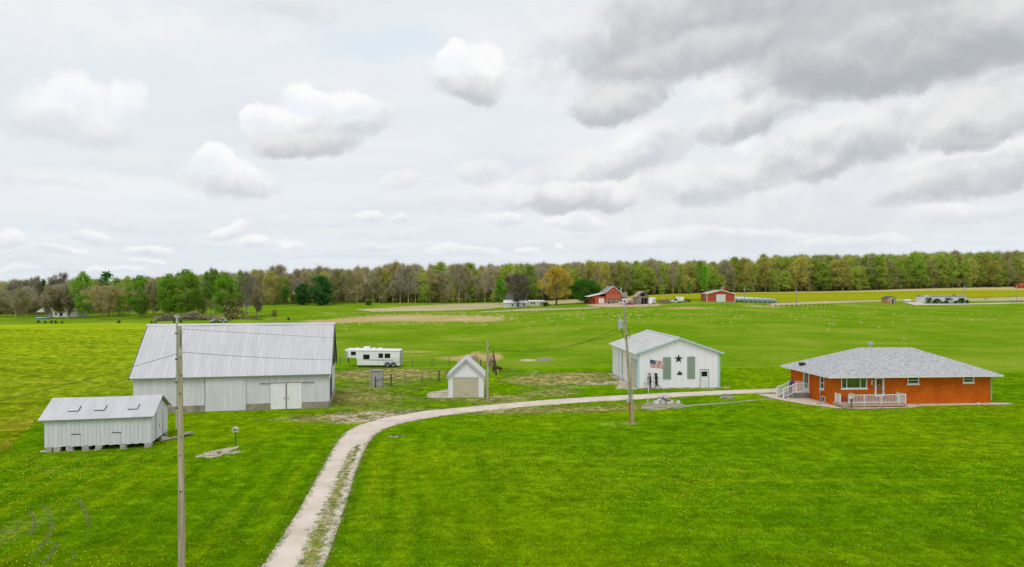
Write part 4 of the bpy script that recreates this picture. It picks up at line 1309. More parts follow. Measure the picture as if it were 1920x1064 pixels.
def tree_meshes(name, seed, H, cw, c0, ncl, nleaf, ls, leafm, barkm, tr=.22, bare_f=0.0, twigs=0, lean=0.0, shape='oval', crad=None, flat=1.0, forks=1):
    """trunk+limbs mesh and crown mesh of leaf-sized faces gathered in clumps. c0: height where the crown starts (fraction)"""
    r = np.random.default_rng(seed); rd = random.Random(seed)
    cz0 = H * c0; chh = H - cz0
    cl = []
    ph0 = r.uniform(0, 6.28, 5)
    while len(cl) < ncl:
        a = r.uniform(0, 2 * math.pi); zt = r.uniform(0, 1) ** .8
        if shape == 'oval': prof = math.sqrt(max(0, 1 - (2 * zt - .92) ** 2)) * (.95 if zt > .3 else .85)
        elif shape == 'round': prof = math.sqrt(max(0, 1 - (2 * zt - 1) ** 2))
        elif shape == 'vase': prof = (.35 + .75 * zt) * math.sqrt(max(0, 1 - max(0, (zt - .6) / .4) ** 2))
        elif shape == 'cone': prof = 1.02 - .8 * zt
        else: prof = 1.0 - .5 * abs(zt - .5)
        prof *= 1 + .18 * math.sin(a * 2 + ph0[0] + zt * 3) + .14 * math.sin(a * 3 + ph0[1] - zt * 5)
        rr = prof * r.uniform(.15, 1) ** .55 * cw / 2
        cl.append((rr * math.cos(a), rr * math.sin(a) , cz0 + zt * chh * .96 + .02 * H))
    cl = np.array(cl)
    crad = crad or cw * .13
    # wood
    mb = MB()
    top = H * (.80 if shape != 'round' else .6)
    lx, ly = lean * H, r.uniform(-.02, .02) * H
    def trunk_at(z):
        f = z / H
        return Vector((lx * f * f + .12 * math.sin(f * 7 + seed), ly * f + .12 * math.cos(f * 5 + seed), z))
    R0 = tr
    zs = [0, H * .02, H * .2, H * .4, H * .6, top]
    mb.tube([trunk_at(z) for z in zs], [R0 * 1.35, R0 * 1.05, R0 * .85, R0 * .65, R0 * .42, R0 * .12], 6)
    order = sorted(range(ncl), key=lambda i: cl[i][2])
    for i in order[::max(1, ncl // 26)]:
        c = Vector(cl[i]) + Vector((lx * (cl[i][2] / H) ** 2, 0, 0))
        hb = max(H * c0 * .75, min(top * .97, c.z - .55 * math.hypot(c.x, c.y) - .04 * H))
        b = trunk_at(hb); mid = b.lerp(c, .5) + Vector((rd.uniform(-.3, .3), rd.uniform(-.3, .3), -.08 * (c - b).length))
        r1 = R0 * .42 * (1 - hb / H * .6)
        mb.tube([b, mid, c], [r1, r1 * .6, r1 * .18], 4, cap=False)
        for _ in range(3):
            e = c + Vector((rd.gauss(0, crad), rd.gauss(0, crad), abs(rd.gauss(0, crad))))
            mb.tube([mid.lerp(c, rd.uniform(.2, 1)), e], [r1 * .3, r1 * .08], 3, cap=False)
    trunk = mb.mesh(name + '_trunk', barkm)
    # leaves
    per = r.dirichlet(np.ones(ncl) * 5) * nleaf
    P = []
    for i in range(ncl):
        k = int(per[i])
        q = r.normal(0, 1, (k, 3)); q /= np.linalg.norm(q, axis=1)[:, None] + 1e-9
        q *= (r.uniform(.25, 1, (k, 1)) ** .5) * crad * r.uniform(.7, 1.35) * np.array([1, 1, .72 * flat])
        q[r.uniform(0, 1, k) < .16] *= 1.9
        p = q + cl[i]; p[:, 0] += lx * (p[:, 2] / H) ** 2
        P.append(p)
    P = np.concatenate(P); n = len(P)
    P[:, 2] = np.minimum(P[:, 2], H * 1.02)
    u = r.normal(0, 1, (n, 3)); u /= np.linalg.norm(u, axis=1)[:, None]
    w = np.cross(u, r.normal(0, 1, (n, 3))); w /= np.linalg.norm(w, axis=1)[:, None]
    s = ls * r.uniform(.55, 1.35, (n, 1)) * .5
    V = np.stack([P - u * s - w * s * .3, P + w * s * .9, P + u * s * 1.1 + w * s * .2, P - w * s * .8], 1).reshape(-1, 3)
    Fq = np.arange(4 * n).reshape(-1, 4)
    if twigs:
        k = r.integers(0, ncl, twigs)
        b = cl[k] + r.normal(0, crad * .35, (twigs, 3))
        d = r.normal(0, 1, (twigs, 3)) * np.array([1, 1, .7]) + np.array([0, 0, .8]) + (cl[k] - np.array([0, 0, cz0 + chh * .3])) / (cw * .5) * .8
        d /= np.linalg.norm(d, axis=1)[:, None]
        Lt = r.uniform(.6, 1.5, (twigs, 1)) * crad * 1.0
        sd = np.cross(d, r.normal(0, 1, (twigs, 3))); sd /= np.linalg.norm(sd, axis=1)[:, None]
        e = b + d * Lt; wd = .035
        V2 = np.stack([b - sd * wd, b + sd * wd, e + sd * wd * .4, e - sd * wd * .4], 1).reshape(-1, 3)
        Fq = np.concatenate([Fq, np.arange(4 * twigs).reshape(-1, 4) + len(V)]); V = np.concatenate([V, V2])
        me = np_mesh(name + '_crown', V, Fq, [leafm, barkm])
        mi = np.zeros(len(Fq), np.int32); mi[n:] = 1
        me.polygons.foreach_set('material_index', mi)
    else:
        me = np_mesh(name + '_crown', V, Fq, [leafm])
    return trunk, me


BK, BP, BD = MATS['bark'], MATS['bark_pale'], MATS['bark_dark']
KIND = {}
def kind(key, n, **kw):
    KIND[key] = [tree_meshes(f'{key}', 100 * len(KIND) + 17 * i + 3, **kw) for i in range(n)]


# woodland trees: straight bare boles, crowns high up; all built 21 m tall
kind('tall_green', 3, H=21, cw=10.5, c0=.08, ncl=70, nleaf=4600, crad=1.7, ls=.50, leafm=MATS['leaf_fresh'], barkm=BK, tr=.20, twigs=500)
kind('tall_yellow', 2, H=21, cw=10.5, c0=.14, ncl=60, nleaf=3900, crad=1.7, ls=.46, leafm=MATS['leaf_yellowgreen'], barkm=BK, tr=.20, twigs=500)
kind('tall_olive', 3, H=21, cw=10.0, c0=.10, ncl=66, nleaf=3600, crad=1.8, ls=.42, leafm=MATS['leaf_olive'], barkm=BP, tr=.18, twigs=1100)
kind('tall_brown', 4, H=21, cw=8.5, c0=.36, ncl=54, nleaf=2400, crad=1.7, ls=.36, leafm=MATS['leaf_brown'], barkm=BP, tr=.25, twigs=2000)
kind('tall_grey', 2, H=21, cw=9.0, c0=.22, ncl=60, nleaf=1300, crad=1.7, ls=.32, leafm=MATS['leaf_grey'], barkm=BP, tr=.16, twigs=2600)
kind('understory', 3, H=9, cw=7.5, c0=.08, ncl=26, nleaf=1500, ls=.45, leafm=MATS['leaf_olive'], barkm=BK, tr=.10, twigs=500)
kind('understory_green', 2, H=10, cw=7.0, c0=.1, ncl=26, nleaf=1700, ls=.45, leafm=MATS['leaf_fresh'], barkm=BK, tr=.10, twigs=200)
kind('bright', 2, H=14, cw=8, c0=.16, ncl=34, nleaf=2600, ls=.5, leafm=MATS['leaf_bright'], barkm=BD, tr=.2)
kind('mid_green', 2, H=16, cw=10, c0=.22, ncl=40, nleaf=3000, ls=.5, leafm=MATS['leaf_mid'], barkm=BD, tr=.25)


def tree(nm, label, key, px, d, H, cwf=1.0, group=None, var=None, rz=None, z=None):
    T = KIND[key]; tm, cm = T[var if var is not None else random.randrange(len(T))]
    H0 = {'understory': 9, 'understory_green': 10, 'bright': 14, 'mid_green': 16}.get(key, BASEH.get(key, 21))
    x, y, z0 = W(px, d)
    t = thing(nm, label, 'tree', (x, y, (z0 if z is None else z) - .1), rz if rz is not None else random.uniform(0, 6.28), group)
    s = H / H0
    t.scale = (s * cwf, s * cwf, s)
    link('trunk', tm, t); link('crown', cm, t)
    return t


BASEH = {}


def hero(key, H, **kw):
    BASEH[key] = H
    KIND[key] = [tree_meshes(key, len(KIND) * 31 + 5, H=H, **kw)]


def bx(py, px, d):
    """height of a thing whose top shows at row py"""
    return CH - (py - HY) / F * d - tzf((px - 960) / F * d, d)


# --- single trees one can point at ---
hero('gold_tree', 20, cw=17.5, c0=.20, ncl=110, nleaf=11000, ls=.46, leafm=MATS['leaf_gold'], barkm=BD, tr=.55, shape='oval', crad=1.9)
hero('grey_bare', 15, cw=12.5, c0=.16, ncl=60, nleaf=3400, ls=.28, leafm=MATS['leaf_grey'], barkm=BD, tr=.28, shape='vase', twigs=4500, crad=1.5)
hero('dark_round', 13, cw=14, c0=.06, ncl=90, nleaf=12000, ls=.45, leafm=MATS['leaf_mid'], barkm=BD, tr=.35, shape='round', crad=1.8)
hero('evergreen', 11, cw=9, c0=.02, ncl=80, nleaf=9000, ls=.38, leafm=MATS['leaf_dark'], barkm=BD, tr=.2, shape='round', crad=1.2)
hero('spread_olive', 13, cw=13.5, c0=.20, ncl=70, nleaf=8000, ls=.34, leafm=MATS['leaf_olive'], barkm=BK, tr=.24, shape='vase', twigs=2500, crad=1.3)
hero('spread_brown', 13, cw=9.5, c0=.2, ncl=50, nleaf=5200, ls=.32, leafm=MATS['leaf_brown'], barkm=BK, tr=.22, shape='vase', twigs=2500, crad=1.2)
hero('big_green', 19, cw=14.5, c0=.10, ncl=110, nleaf=14000, ls=.42, leafm=MATS['leaf_spring'], barkm=BK, tr=.3, shape='oval', twigs=400, crad=1.5)
hero('tall_tuft', 20, cw=8.5, c0=.42, ncl=44, nleaf=3600, ls=.40, leafm=MATS['leaf_spring'], barkm=BK, tr=.24, shape='oval', twigs=700, crad=1.1)
hero('bare_crown', 17, cw=9, c0=.30, ncl=44, nleaf=250, ls=.25, leafm=MATS['leaf_grey'], barkm=BK, tr=.2, shape='vase', twigs=4500, crad=1.3)
hero('small_bush', 3, cw=3.2, c0=.05, ncl=24, nleaf=1500, ls=.20, leafm=MATS['leaf_olive'], barkm=BD, tr=.08, shape='round', twigs=300, crad=.5)
hero('round_shrub', 2.4, cw=2.8, c0=.02, ncl=40, nleaf=2600, ls=.16, leafm=MATS['leaf_dark'], barkm=BD, tr=.08, shape='round', crad=.45)
hero('conifer_shrub', 1.6, cw=1.5, c0=.02, ncl=24, nleaf=900, ls=.14, leafm=MATS['leaf_dark'], barkm=BD, tr=.05, shape='cone', crad=.28)

HERO = [
    # px, distance, top row, key, label, width factor
    (1043, 338, 501, 'gold_tree', 'great golden yellow tree towering between the white farmhouse and the red barn', 1.0),
    (973, 330, 518, 'grey_bare', 'dark greyish tree with hardly any leaf before the white farmhouse', 1.0),
    (1097, 343, 525, 'dark_round', 'dense dark green round tree just left of the old red barn', 1.0),
    (566, 378, 533, 'evergreen', 'left one of the two dark green trees on the pasture edge', .95),
    (603, 372, 519, 'evergreen', 'right, taller one of the two dark green trees on the pasture edge', 1.0),
    (937, 372, 524, 'bright', 'small vivid green tree by the left end of the white farmhouse', .8),
    (195, 252, 538, 'spread_olive', 'olive green spreading tree standing out in front of the left tree line', 1.0),
    (40, 246, 543, 'spread_brown', 'brown half-leafed tree at the front of the far left tree line, lone at its foot', .8),
    (96, 265, 541, 'spread_brown', 'olive brown tree in front of the small white house among trees', 1.0),
    (112, 268, 543, 'spread_olive', 'brownish olive tree overlapping the small white house at its right', .7),
    (127, 266, 541, 'spread_brown', 'slim brown tree at the right end of the small white house', .8),
    (156, 268, 511, 'big_green', 'tall tree with olive green top left of the green round crown', .62),
    (203, 285, 510, 'mid_green', 'tall deep green round crown rising behind the olive spreading tree', .85),
    (83, 300, 524, 'mid_green', 'dark green crown among bare branches at far left', .5),
    (112, 302, 515, 'bare_crown', 'bare branchy tree rising above the small white house', 1.0),
    (28, 300, 528, 'bare_crown', 'bare tree with thin twigs against the sky, leftmost of the far left row', .9),
    (55, 304, 524, 'bare_crown', 'bare tree with thin twigs against the sky, second in the far left row', .8),
    (68, 296, 521, 'bare_crown', 'slender bare tree beside the dark green crown at far left', .5),
    (262, 272, 518, 'big_green', 'yellow green full tree right of the olive spreading tree', .9),
    (290, 268, 530, 'spread_brown', 'rusty brown tree between two bright green crowns', .8),
    (318, 266, 515, 'big_green', 'bright green tree, left half of the broad green pair above the barn roof', .85),
    (348, 266, 507, 'big_green', 'bright green tree, right half of the broad green pair above the barn roof', .95),
    (387, 262, 512, 'tall_tuft', 'tall slim tree with bare bole, left of three close trunks above the barn', .7),
    (396, 264, 506, 'tall_tuft', 'tall slim tree with bare bole, middle of three close trunks above the barn', .75),
    (404, 262, 508, 'tall_tuft', 'tall slim tree with bare bole, right of three close trunks above the barn', .8),
    (421, 262, 513, 'big_green', 'round yellow-green tree right of the three close trunks', .75),
    (437, 262, 562, 'small_bush', 'low bushy green clump at the foot of the round yellow-green tree', 1.0),
    (450, 262, 510, 'tall_tuft', 'slim greyish tree with thin leaf right of the round yellow-green tree', .8),
    (461, 262, 513, 'bare_crown', 'crooked bare tree standing by the grassy draw', .8),
    (481, 275, 540, 'spread_brown', 'low brown tree at the left end of the pasture beyond the barn', .9),
    (515, 277, 581, 'small_bush', 'single small olive bush on the pasture beyond the barn', 1.0),
    (541, 262, 595, 'round_shrub', 'little dark bush beside the dry draw beyond the barn', .7),
    (1023, 335, 567, 'round_shrub', 'round dark green bush at the end of the low white farm building', 1.7),
    (535, 380, 537, 'mid_green', 'narrow green tree in front of the woodland left of the two dark trees', .55),
    (690, 372, 563, 'conifer_shrub', 'small dark cedar at the foot of the woodland near its left', 1.5),
    (1848, 352, 574, 'small_bush', 'tiny reddish sapling at the right end of the mobile home', .5),
    (1321, 395, 500, 'bright', 'vivid bright green tree standing out above the red metal barn', .6),
    (1292, 392, 527, 'bright', 'low vivid green tree just left of and behind the red metal barn', .7),
]
for px, d, py, key, lab, cf in HERO:
    H = bx(py, px, d)
    if key in ('conifer_shrub',): H = 2.6
    nm = {'round_shrub': 'round_shrub', 'small_bush': 'bush', 'conifer_shrub': 'cedar_shrub'}.get(key, 'tree')
    o = tree(nm, lab, key, px, d, max(H, 1.2), 1.0)
    s = o.scale[2]
    o.scale = (s * cf, s * cf, s) if cf != 1 else (s, s, s)
    if nm != 'tree': o['category'] = 'shrub'

# --- woodland edge: row after row of single trees, the farthest part one mass ---
def forest_d(px):
    return float(np.interp(px, [-80, 150, 400, 640, 960, 1290, 1600, 1920, 2100], [300, 305, 372, 392, 402, 408, 425, 442, 450]))


def top_row(px):
    return float(np.interp(px, [-80, 130, 300, 420, 520, 640, 760, 900, 1050, 1200, 1290, 1400, 1460, 1600, 1750, 1920, 2100],
                           [530, 527, 520, 512, 506, 504, 496, 498, 495, 491, 491, 487, 479, 480, 475, 474, 472]))


def mix_at(px):
    k = ['tall_green', 'tall_yellow', 'tall_olive', 'tall_brown', 'tall_grey']
    tab = [(-80, (1.2, .6, 2.6, 2.4, .8)), (250, (3, 1.2, 2, 1.2, .3)), (430, (.4, .5, 2.0, 3.2, .9)), (620, (.5, 1.2, 2.6, 2.6, .4)), (900, (.8, 1.8, 2.6, 2.0, .2)),
           (1030, (1.5, 2, 2, 1.2, .5)), (1150, (3.6, 2.8, 1.2, .3, .05)), (1400, (5, 2.2, 1.0, .4, .05)), (1600, (6, 1.2, .8, .5, .05)), (2000, (6, 1.0, .8, .5, .05))]
    w = [np.interp(px, [t[0] for t in tab], [t[1][i] for t in tab]) for i in range(5)]
    return random.choices(k, w)[0]


LOOK = {'tall_green': 'fresh green', 'tall_yellow': 'yellow-green', 'tall_olive': 'olive', 'tall_brown': 'brown budding', 'tall_grey': 'grey nearly bare',
        'understory': 'low olive', 'understory_green': 'low green'}
ZONES = [(150, 'at the far left of the photo'), (450, 'above the left part of the big barn roof'), (640, 'behind the two dark trees on the pasture edge'),
         (790, 'over the left half of the tan field'), (940, 'over the right half of the tan field'), (1090, 'behind the white farmhouse'),
         (1230, 'behind the old red barn'), (1380, 'behind the red metal barn'), (1560, 'over the middle of the yellow field'),
         (1740, 'left of the white mobile home, beyond the yellow field'), (3000, 'behind and right of the white mobile home')]


def wood_tree(px, d, key, H, cf):
    zone = next(z for lim, z in ZONES if px < lim)
    lab = f'{LOOK[key]} woodland tree {zone}'
    low = key.startswith('under')
    o = tree('woodland_tree', lab, key, px, d, H, cf, group=f'{LOOK[key]} woodland trees {zone}')
    return o


px = -70.0
front = []
while px < 2010:
    step = random.uniform(9, 16) if px > 350 else random.uniform(18, 30)
    px += step
    front.append(px)
for px in front:
    d = forest_d(px) + random.uniform(-3, 4)
    key = mix_at(px)
    H = (bx(top_row(px) + 32 * random.random() ** 1.5, px, d))
    wood_tree(px, d, key, H, random.uniform(.6, 1.35))
nb = 150 if len(front) < 150 else 300 - len(front)
for i in range(70):
    px = -70 + 2080 * (i + random.random()) / 70
    d = forest_d(px) + random.uniform(6, 14)
    key = mix_at(px)
    wood_tree(px, d, key, bx(top_row(px) + random.uniform(-5, 12), px, d), random.uniform(.75, 1.3))
for i in range(48):
    px = -70 + 2080 * (i + random.random()) / 48
    if 440 < px < 960 and random.random() < .55: continue
    d = forest_d(px) - random.uniform(1, 5)
    key = 'understory_green' if random.random() < np.interp(px, [900, 1200], [.15, .55]) else 'understory'
    wood_tree(px, d, key, random.uniform(4, 9) if px > 950 else random.uniform(3.0, 6), random.uniform(.8, 1.2))


def points_instances(name, pts, rots, scls, idx, protos, mats, attrs=None, kind='stuff', label=None):
    """one object: protos set out on points by geometry nodes (ground cover and the far mass of the wood)"""
    me = bpy.data.meshes.new(name)
    n = len(pts)
    me.vertices.add(n); me.vertices.foreach_set('co', np.asarray(pts, np.float32).ravel())
    a = me.attributes.new('rot', 'FLOAT', 'POINT'); a.data.foreach_set('value', np.asarray(rots, np.float32))
    a = me.attributes.new('scl', 'FLOAT', 'POINT'); a.data.foreach_set('value', np.asarray(scls, np.float32))
    a = me.attributes.new('idx', 'INT', 'POINT'); a.data.foreach_set('value', np.asarray(idx, np.int32))
    for k, v in (attrs or {}).items():
        a = me.attributes.new(k, 'FLOAT', 'POINT'); a.data.foreach_set('value', np.asarray(v, np.float32))
    o = link(name, me); tag(o, label, kind=kind)
    g = bpy.data.node_groups.new(name, 'GeometryNodeTree')
    g.interface.new_socket('Geometry', in_out='INPUT', socket_type='NodeSocketGeometry')
    g.interface.new_socket('Geometry', in_out='OUTPUT', socket_type='NodeSocketGeometry')
    N = g.nodes; L = g.links
    gi = N.new('NodeGroupInput'); go = N.new('NodeGroupOutput')
    m2p = N.new('GeometryNodeMeshToPoints'); L.new(gi.outputs[0], m2p.inputs['Mesh'])
    iop = N.new('GeometryNodeInstanceOnPoints'); L.new(m2p.outputs[0], iop.inputs['Points'])
    join = N.new('GeometryNodeGeometryToInstance')
    for po in reversed(protos):
        oi = N.new('GeometryNodeObjectInfo'); oi.inputs['Object'].default_value = po
        L.new(oi.outputs['Geometry'], join.inputs[0])
    L.new(join.outputs[0], iop.inputs['Instance'])
    iop.inputs['Pick Instance'].default_value = True

    def named(nm, typ='FLOAT'):
        q = N.new('GeometryNodeInputNamedAttribute'); q.data_type = typ; q.inputs['Name'].default_value = nm
        return q.outputs['Attribute']
    L.new(named('idx', 'INT'), iop.inputs['Instance Index'])
    cx = N.new('ShaderNodeCombineXYZ'); L.new(named('rot'), cx.inputs[2]); L.new(cx.outputs[0], iop.inputs['Rotation'])
    L.new(named('scl'), iop.inputs['Scale'])
    L.new(iop.outputs[0], go.inputs[0])
    md = o.modifiers.new('scatter', 'NODES'); md.node_group = g
    return o


def proto(name, me_list):
    """an unlinked source object whose mesh joins the given meshes"""
    bm = bmesh.new(); mats = []
    for me in me_list:
        b0 = len(bm.faces)
        bm.from_mesh(me)
        bm.faces.ensure_lookup_table()
        base = len(mats); mats += list(me.materials)
        for f in bm.faces[b0:]: f.material_index += base
    me = bpy.data.meshes.new(name); bm.to_mesh(me); bm.free()
    for m in mats: me.materials.append(m)
    return bpy.data.objects.new(name, me)


far_keys = ['tall_green', 'tall_yellow', 'tall_olive', 'tall_brown', 'tall_grey']
FP = [proto('far_' + k, KIND[k][0]) for k in far_keys]
pts, rots, scls, idx = [], [], [], []
for i in range(1100):
    px = random.uniform(-110, 2050)
    dd = random.uniform(14, 60) if px > 1000 or px < 420 else random.uniform(14, 42)
    d = forest_d(px) + dd
    x, y, z = W(px, d)
    h = bx(top_row(px) + random.uniform(-1, 12), px, d)
    if 430 < px < 960 and random.random() < .62: continue
    if px < 430 and random.random() < .35: continue
    pts.append((x, y, z - .2)); rots.append(random.uniform(0, 6.28)); scls.append(h / 21); idx.append(far_keys.index(mix_at(px)))
points_instances('far_woods', pts, rots, scls, idx, FP, None, label=None)

UP = [proto('low_' + k, KIND[k][0]) for k in ('understory', 'understory_green')] + [proto('low_b', KIND['understory'][1])]
pts, rots, scls, idx = [], [], [], []
for i in range(1500):
    px = random.uniform(-110, 2050)
    d = forest_d(px) + random.uniform(3, 50)
    if 430 < px < 960 and random.random() < .5: continue
    x, y, z = W(px, d)
    pts.append((x, y, z - .2)); rots.append(random.uniform(0, 6.28))
    scls.append(random.uniform(.4, 1.0) * (1.0 if px > 960 or px < 420 else .62)); idx.append(random.choice([0, 1, 2] if px > 900 or px < 400 else [0, 2, 2]))
for i in range(900):
    px = random.uniform(960, 2050)
    x, y, z = W(px, forest_d(px) + random.uniform(2, 26))
    pts.append((x, y, z - .3)); rots.append(random.uniform(0, 6.28)); scls.append(random.uniform(.25, .6)); idx.append(random.choice([0, 1, 2]))
points_instances('undergrowth', pts, rots, scls, idx, UP, None)
# the nearer band of trees at the left, each by itself
for i in range(36):
    px = -70 + 540 * (i + random.random()) / 36
    d = random.uniform(272, 296)
    key = random.choices(['tall_brown', 'tall_olive', 'tall_green', 'tall_grey', 'understory'], (3, 2.4, np.interp(px, [0, 250], [.3, 2.2]), 1, 1.2))[0]
    H = bx(random.uniform(526, 552), px, d) if key != 'understory' else random.uniform(5, 8)
    zone = 'at the far left of the photo' if px < 150 else 'above the left of the big barn roof'
    tree('tree_line_tree', f'{LOOK[key]} tree of the nearer line {zone}', key, px, d, H, random.uniform(1.0, 1.5), group=f'{LOOK[key]} trees of the nearer line {zone}')

# ------------------------------------------------------------------ poles and wires
mat('pole_wood', (.56, .455, .345), (.39, .31, .23), scale=2.2, rough=.95, bump=.8, bscale=5, stretch=(6, 6, .22), stain=(.12, .10, .085), stain_scale=1.6, stain_amt=.75, detail=8)
mat('pole_rust', (.46, .22, .07), (.30, .15, .06), scale=2, rough=.95, bump=.4, stretch=(5, 5, .5))
mat('galv', (.55, .57, .58), (.45, .47, .48), scale=4, rough=.45, metal=.3)
mat('wire', (.02, .02, .02), rough=.6)
mat('rusty', (.17, .07, .035), (.06, .035, .025), scale=5, rough=.95, bump=.4)
mat('post_dark', (.10, .085, .07), (.055, .045, .04), scale=5, rough=.95, rand=.4)
mat('post_grey', (.30, .27, .23), (.20, .18, .15), scale=5, rough=.95, rand=.3)


def pole(label, px, py, H, r0, r1, lean=(0, 0), d=None, extras=None, mat_='pole_wood', rust=0.0, name='utility_pole'):
    if d is None: x, y = G(px, py)
    else: x, y = WP(px, d)
    z = tzf(x, y)
    t = thing(name, label, 'pole', (x, y, z), 0, None)
    n = 9
    pts = [(lean[0] * (k / n) ** 1.2, lean[1] * k / n, -.4 * (k == 0) + H * k / n) for k in range(n + 1)]
    m = MB(); m.tube(pts, [r0 + (r1 - r0) * k / n for k in range(n + 1)], 10)
    m.build('shaft', MATS[mat_], t, smooth=False)
    return t, (x, y, z)


T1, P1 = pole('tall weathered wooden utility pole standing nearest, before the white barn', 341, 1086, 9.62, .135, .082, (-.09, 0), d=26.6)
# steel riser pipe with cap, knobs and steps
MB().tube([(-.20, -.02, 5.6), (-.185, -.02, 9.95)], .030, 8).box(-.26, -.11, -.09, .05, 9.95, 10.02).tube([(-.185, -.02, 9.60), (-.185, -.02, 9.95)], .042, 8).build('steel_pipe', MATS['galv'], T1)
for z in (6.4, 7.4, 8.3, 9.3): MB().box(-.24, -.06, -.05, .01, z, z + .05).build('bracket', MATS['iron'], T1)
MB().box(-.07, .06, -.15, -.09, 8.45, 8.7).tube([(.06, -.12, 8.6), (.20, -.12, 8.62)], .03, 6).build('insulator', MATS['galv'], T1)
MB().tube([(.0, -.10, 8.8), (.0, -.09, 9.45)], .012, 5).build('ground_wire', MATS['iron'], T1)
for z in (3.2, 4.6, 5.3, 7.0, 7.7):
    MB().tube([(random.uniform(-.05, .05), -.16, z), (random.uniform(-.05, .05), -.08, z)], .018, 6).build('bolt', MATS['iron'], T1)
T2, P2 = pole('leaning wooden utility pole carrying a grey transformer, before the star building', 1184, 795, 9.75, .155, .085, (-.62, 0))
MB().tube([(-.03, 0, -.05), (-.10, 0, 1.75)], [.158, .150], 10).build('stained_base', MATS['pole_rust'], T2)
MB().tube([(.17, -.02, 0), (.13, -.02, 1.9), (-.10, -.06, 5.0)], .035, 6).build('conduit', MATS['galv'], T2)
tr = MB().tube([(-.92, -.03, 7.85), (-.92, -.03, 8.50)], .20, 12).tube([(-.92, -.03, 8.50), (-.92, -.03, 8.56)], [.20, .12], 12).box(-.74, -.5, -.06, 0, 8.0, 8.08).box(-.74, -.5, -.06, 0, 8.35, 8.43).build('transformer', MATS['galv'], T2)
MB().tube([(-.92, -.03, 8.56), (-.92, -.03, 8.82)], [.05, .03], 7).tube([(-1.05, -.1, 8.5), (-1.12, -.12, 8.72)], [.04, .03], 7).build('bushing', MATS['galv'], tr)
MB().box(-.62, -.50, -.10, .02, 9.5, 9.7).tube([(-.6, 0, 9.7), (-.6, 0, 9.95)], [.05, .04], 6).build('insulator', MATS['galv'], T2)
MB().tube([(-.92, -.1, 7.9), (-.72, -.15, 7.3), (-.5, -.15, 6.9), (-.38, -.12, 7.4)], .025, 5).tube([(-.4, .1, 8.0), (-.1, .1, 7.3), (-.2, .1, 6.9)], .02, 5).build('drip_loop', MATS['wire'], T2)
MB().box(-.42, -.20, -.22, -.08, 1.75, 2.1).box(-.25, -.15, -.2, -.1, 1.95, 2.15).build('meter_box', MATS['galv'], T2)
T3, P3 = pole('slim wooden pole standing just right of the narrow garage', 914, 753, 5.95, .12, .085, (0.02, 0))
MB().box(-.03, .22, -.03, .03, 5.2, 5.26).tube([(.2, 0, 5.2), (.32, 0, 5.45)], .03, 6).build('bracket', MATS['iron'], T3)
for px, py, H, lab in ((1396, 566.5, 6.6, 'pale far utility pole by the wrapped bale rows'), (1493, 575, 7.3, 'thin far pole in the yellow field right of the bale rows'),
                       (1808.5, 570, 9.3, 'far pole standing in front of the white mobile home'), (1907, 567, 8.6, 'far pole near the right edge beyond the mobile home'),
                       (1176, 574, 4.5, 'short white far pole by the old red barn yard')):
    t_, p_ = pole(lab, px, py, H, .13, .10, mat_='grey_wood')
    MB().box(-.3, .3, -.04, .04, H - 1.2, H - 1.05).tube([(-.22, 0, H - 1.9), (-.22, 0, H - 1.3)], .13, 7).build('crossarm', MATS['galv'], t_)


def wire(label, a, b, sag, r=.011, n=24, name='power_line'):
    pts = []
    for i in range(n + 1):
        t = i / n
        pts.append((a[0] + (b[0] - a[0]) * t, a[1] + (b[1] - a[1]) * t, a[2] + (b[2] - a[2]) * t - 4 * sag * t * (1 - t)))
    o = MB().tube(pts, r, 4).build(name, MATS['wire'])
    return tag(o, label, 'wire')


w1 = (P1[0] + .15, P1[1] - .12, 8.6)
wire('power line dropping from the near pole to the left edge over the crop field', (P1[0] - .1, P1[1], 8.55), (-50, 12, 6.0), 2.3, .008)
wire('lower power line from the near pole across the barn roof to the garage pole', w1, (P3[0] + .1, P3[1], 5.5), .75, .008)
wire('upper power line from the near pole across the barn roof to the garage pole', (P1[0], P1[1], 9.5), (P3[0], P3[1], 5.85), .15, .006)
wire('left power line sagging from the transformer to the garage pole', (P2[0] - .95, P2[1], 7.95), (P3[0] + .3, P3[1], 5.4), 1.15, .013)
wire('right power line sagging from the transformer pole to the garage pole', (P2[0] - .5, P2[1] + .1, 7.6), (P3[0] + .3, P3[1] + .05, 5.0), .55, .013)
wire('service line from the transformer pole to the star building', (P2[0] - .4, P2[1] + .1, 7.4), on_star(1240, 6.0, 4.9), .4, .010)

# ------------------------------------------------------------------ horse trailer
mat('trailer_white', (.86, .87, .89), (.82, .83, .85), scale=1, rough=.25, spec=.5)
mat('trailer_grey', (.34, .36, .38), (.44, .45, .47), scale=1, rough=.3)
mat('tyre', (.02, .02, .02), rough=.85)
mat('rim', (.45, .46, .48), rough=.3, metal=.6)


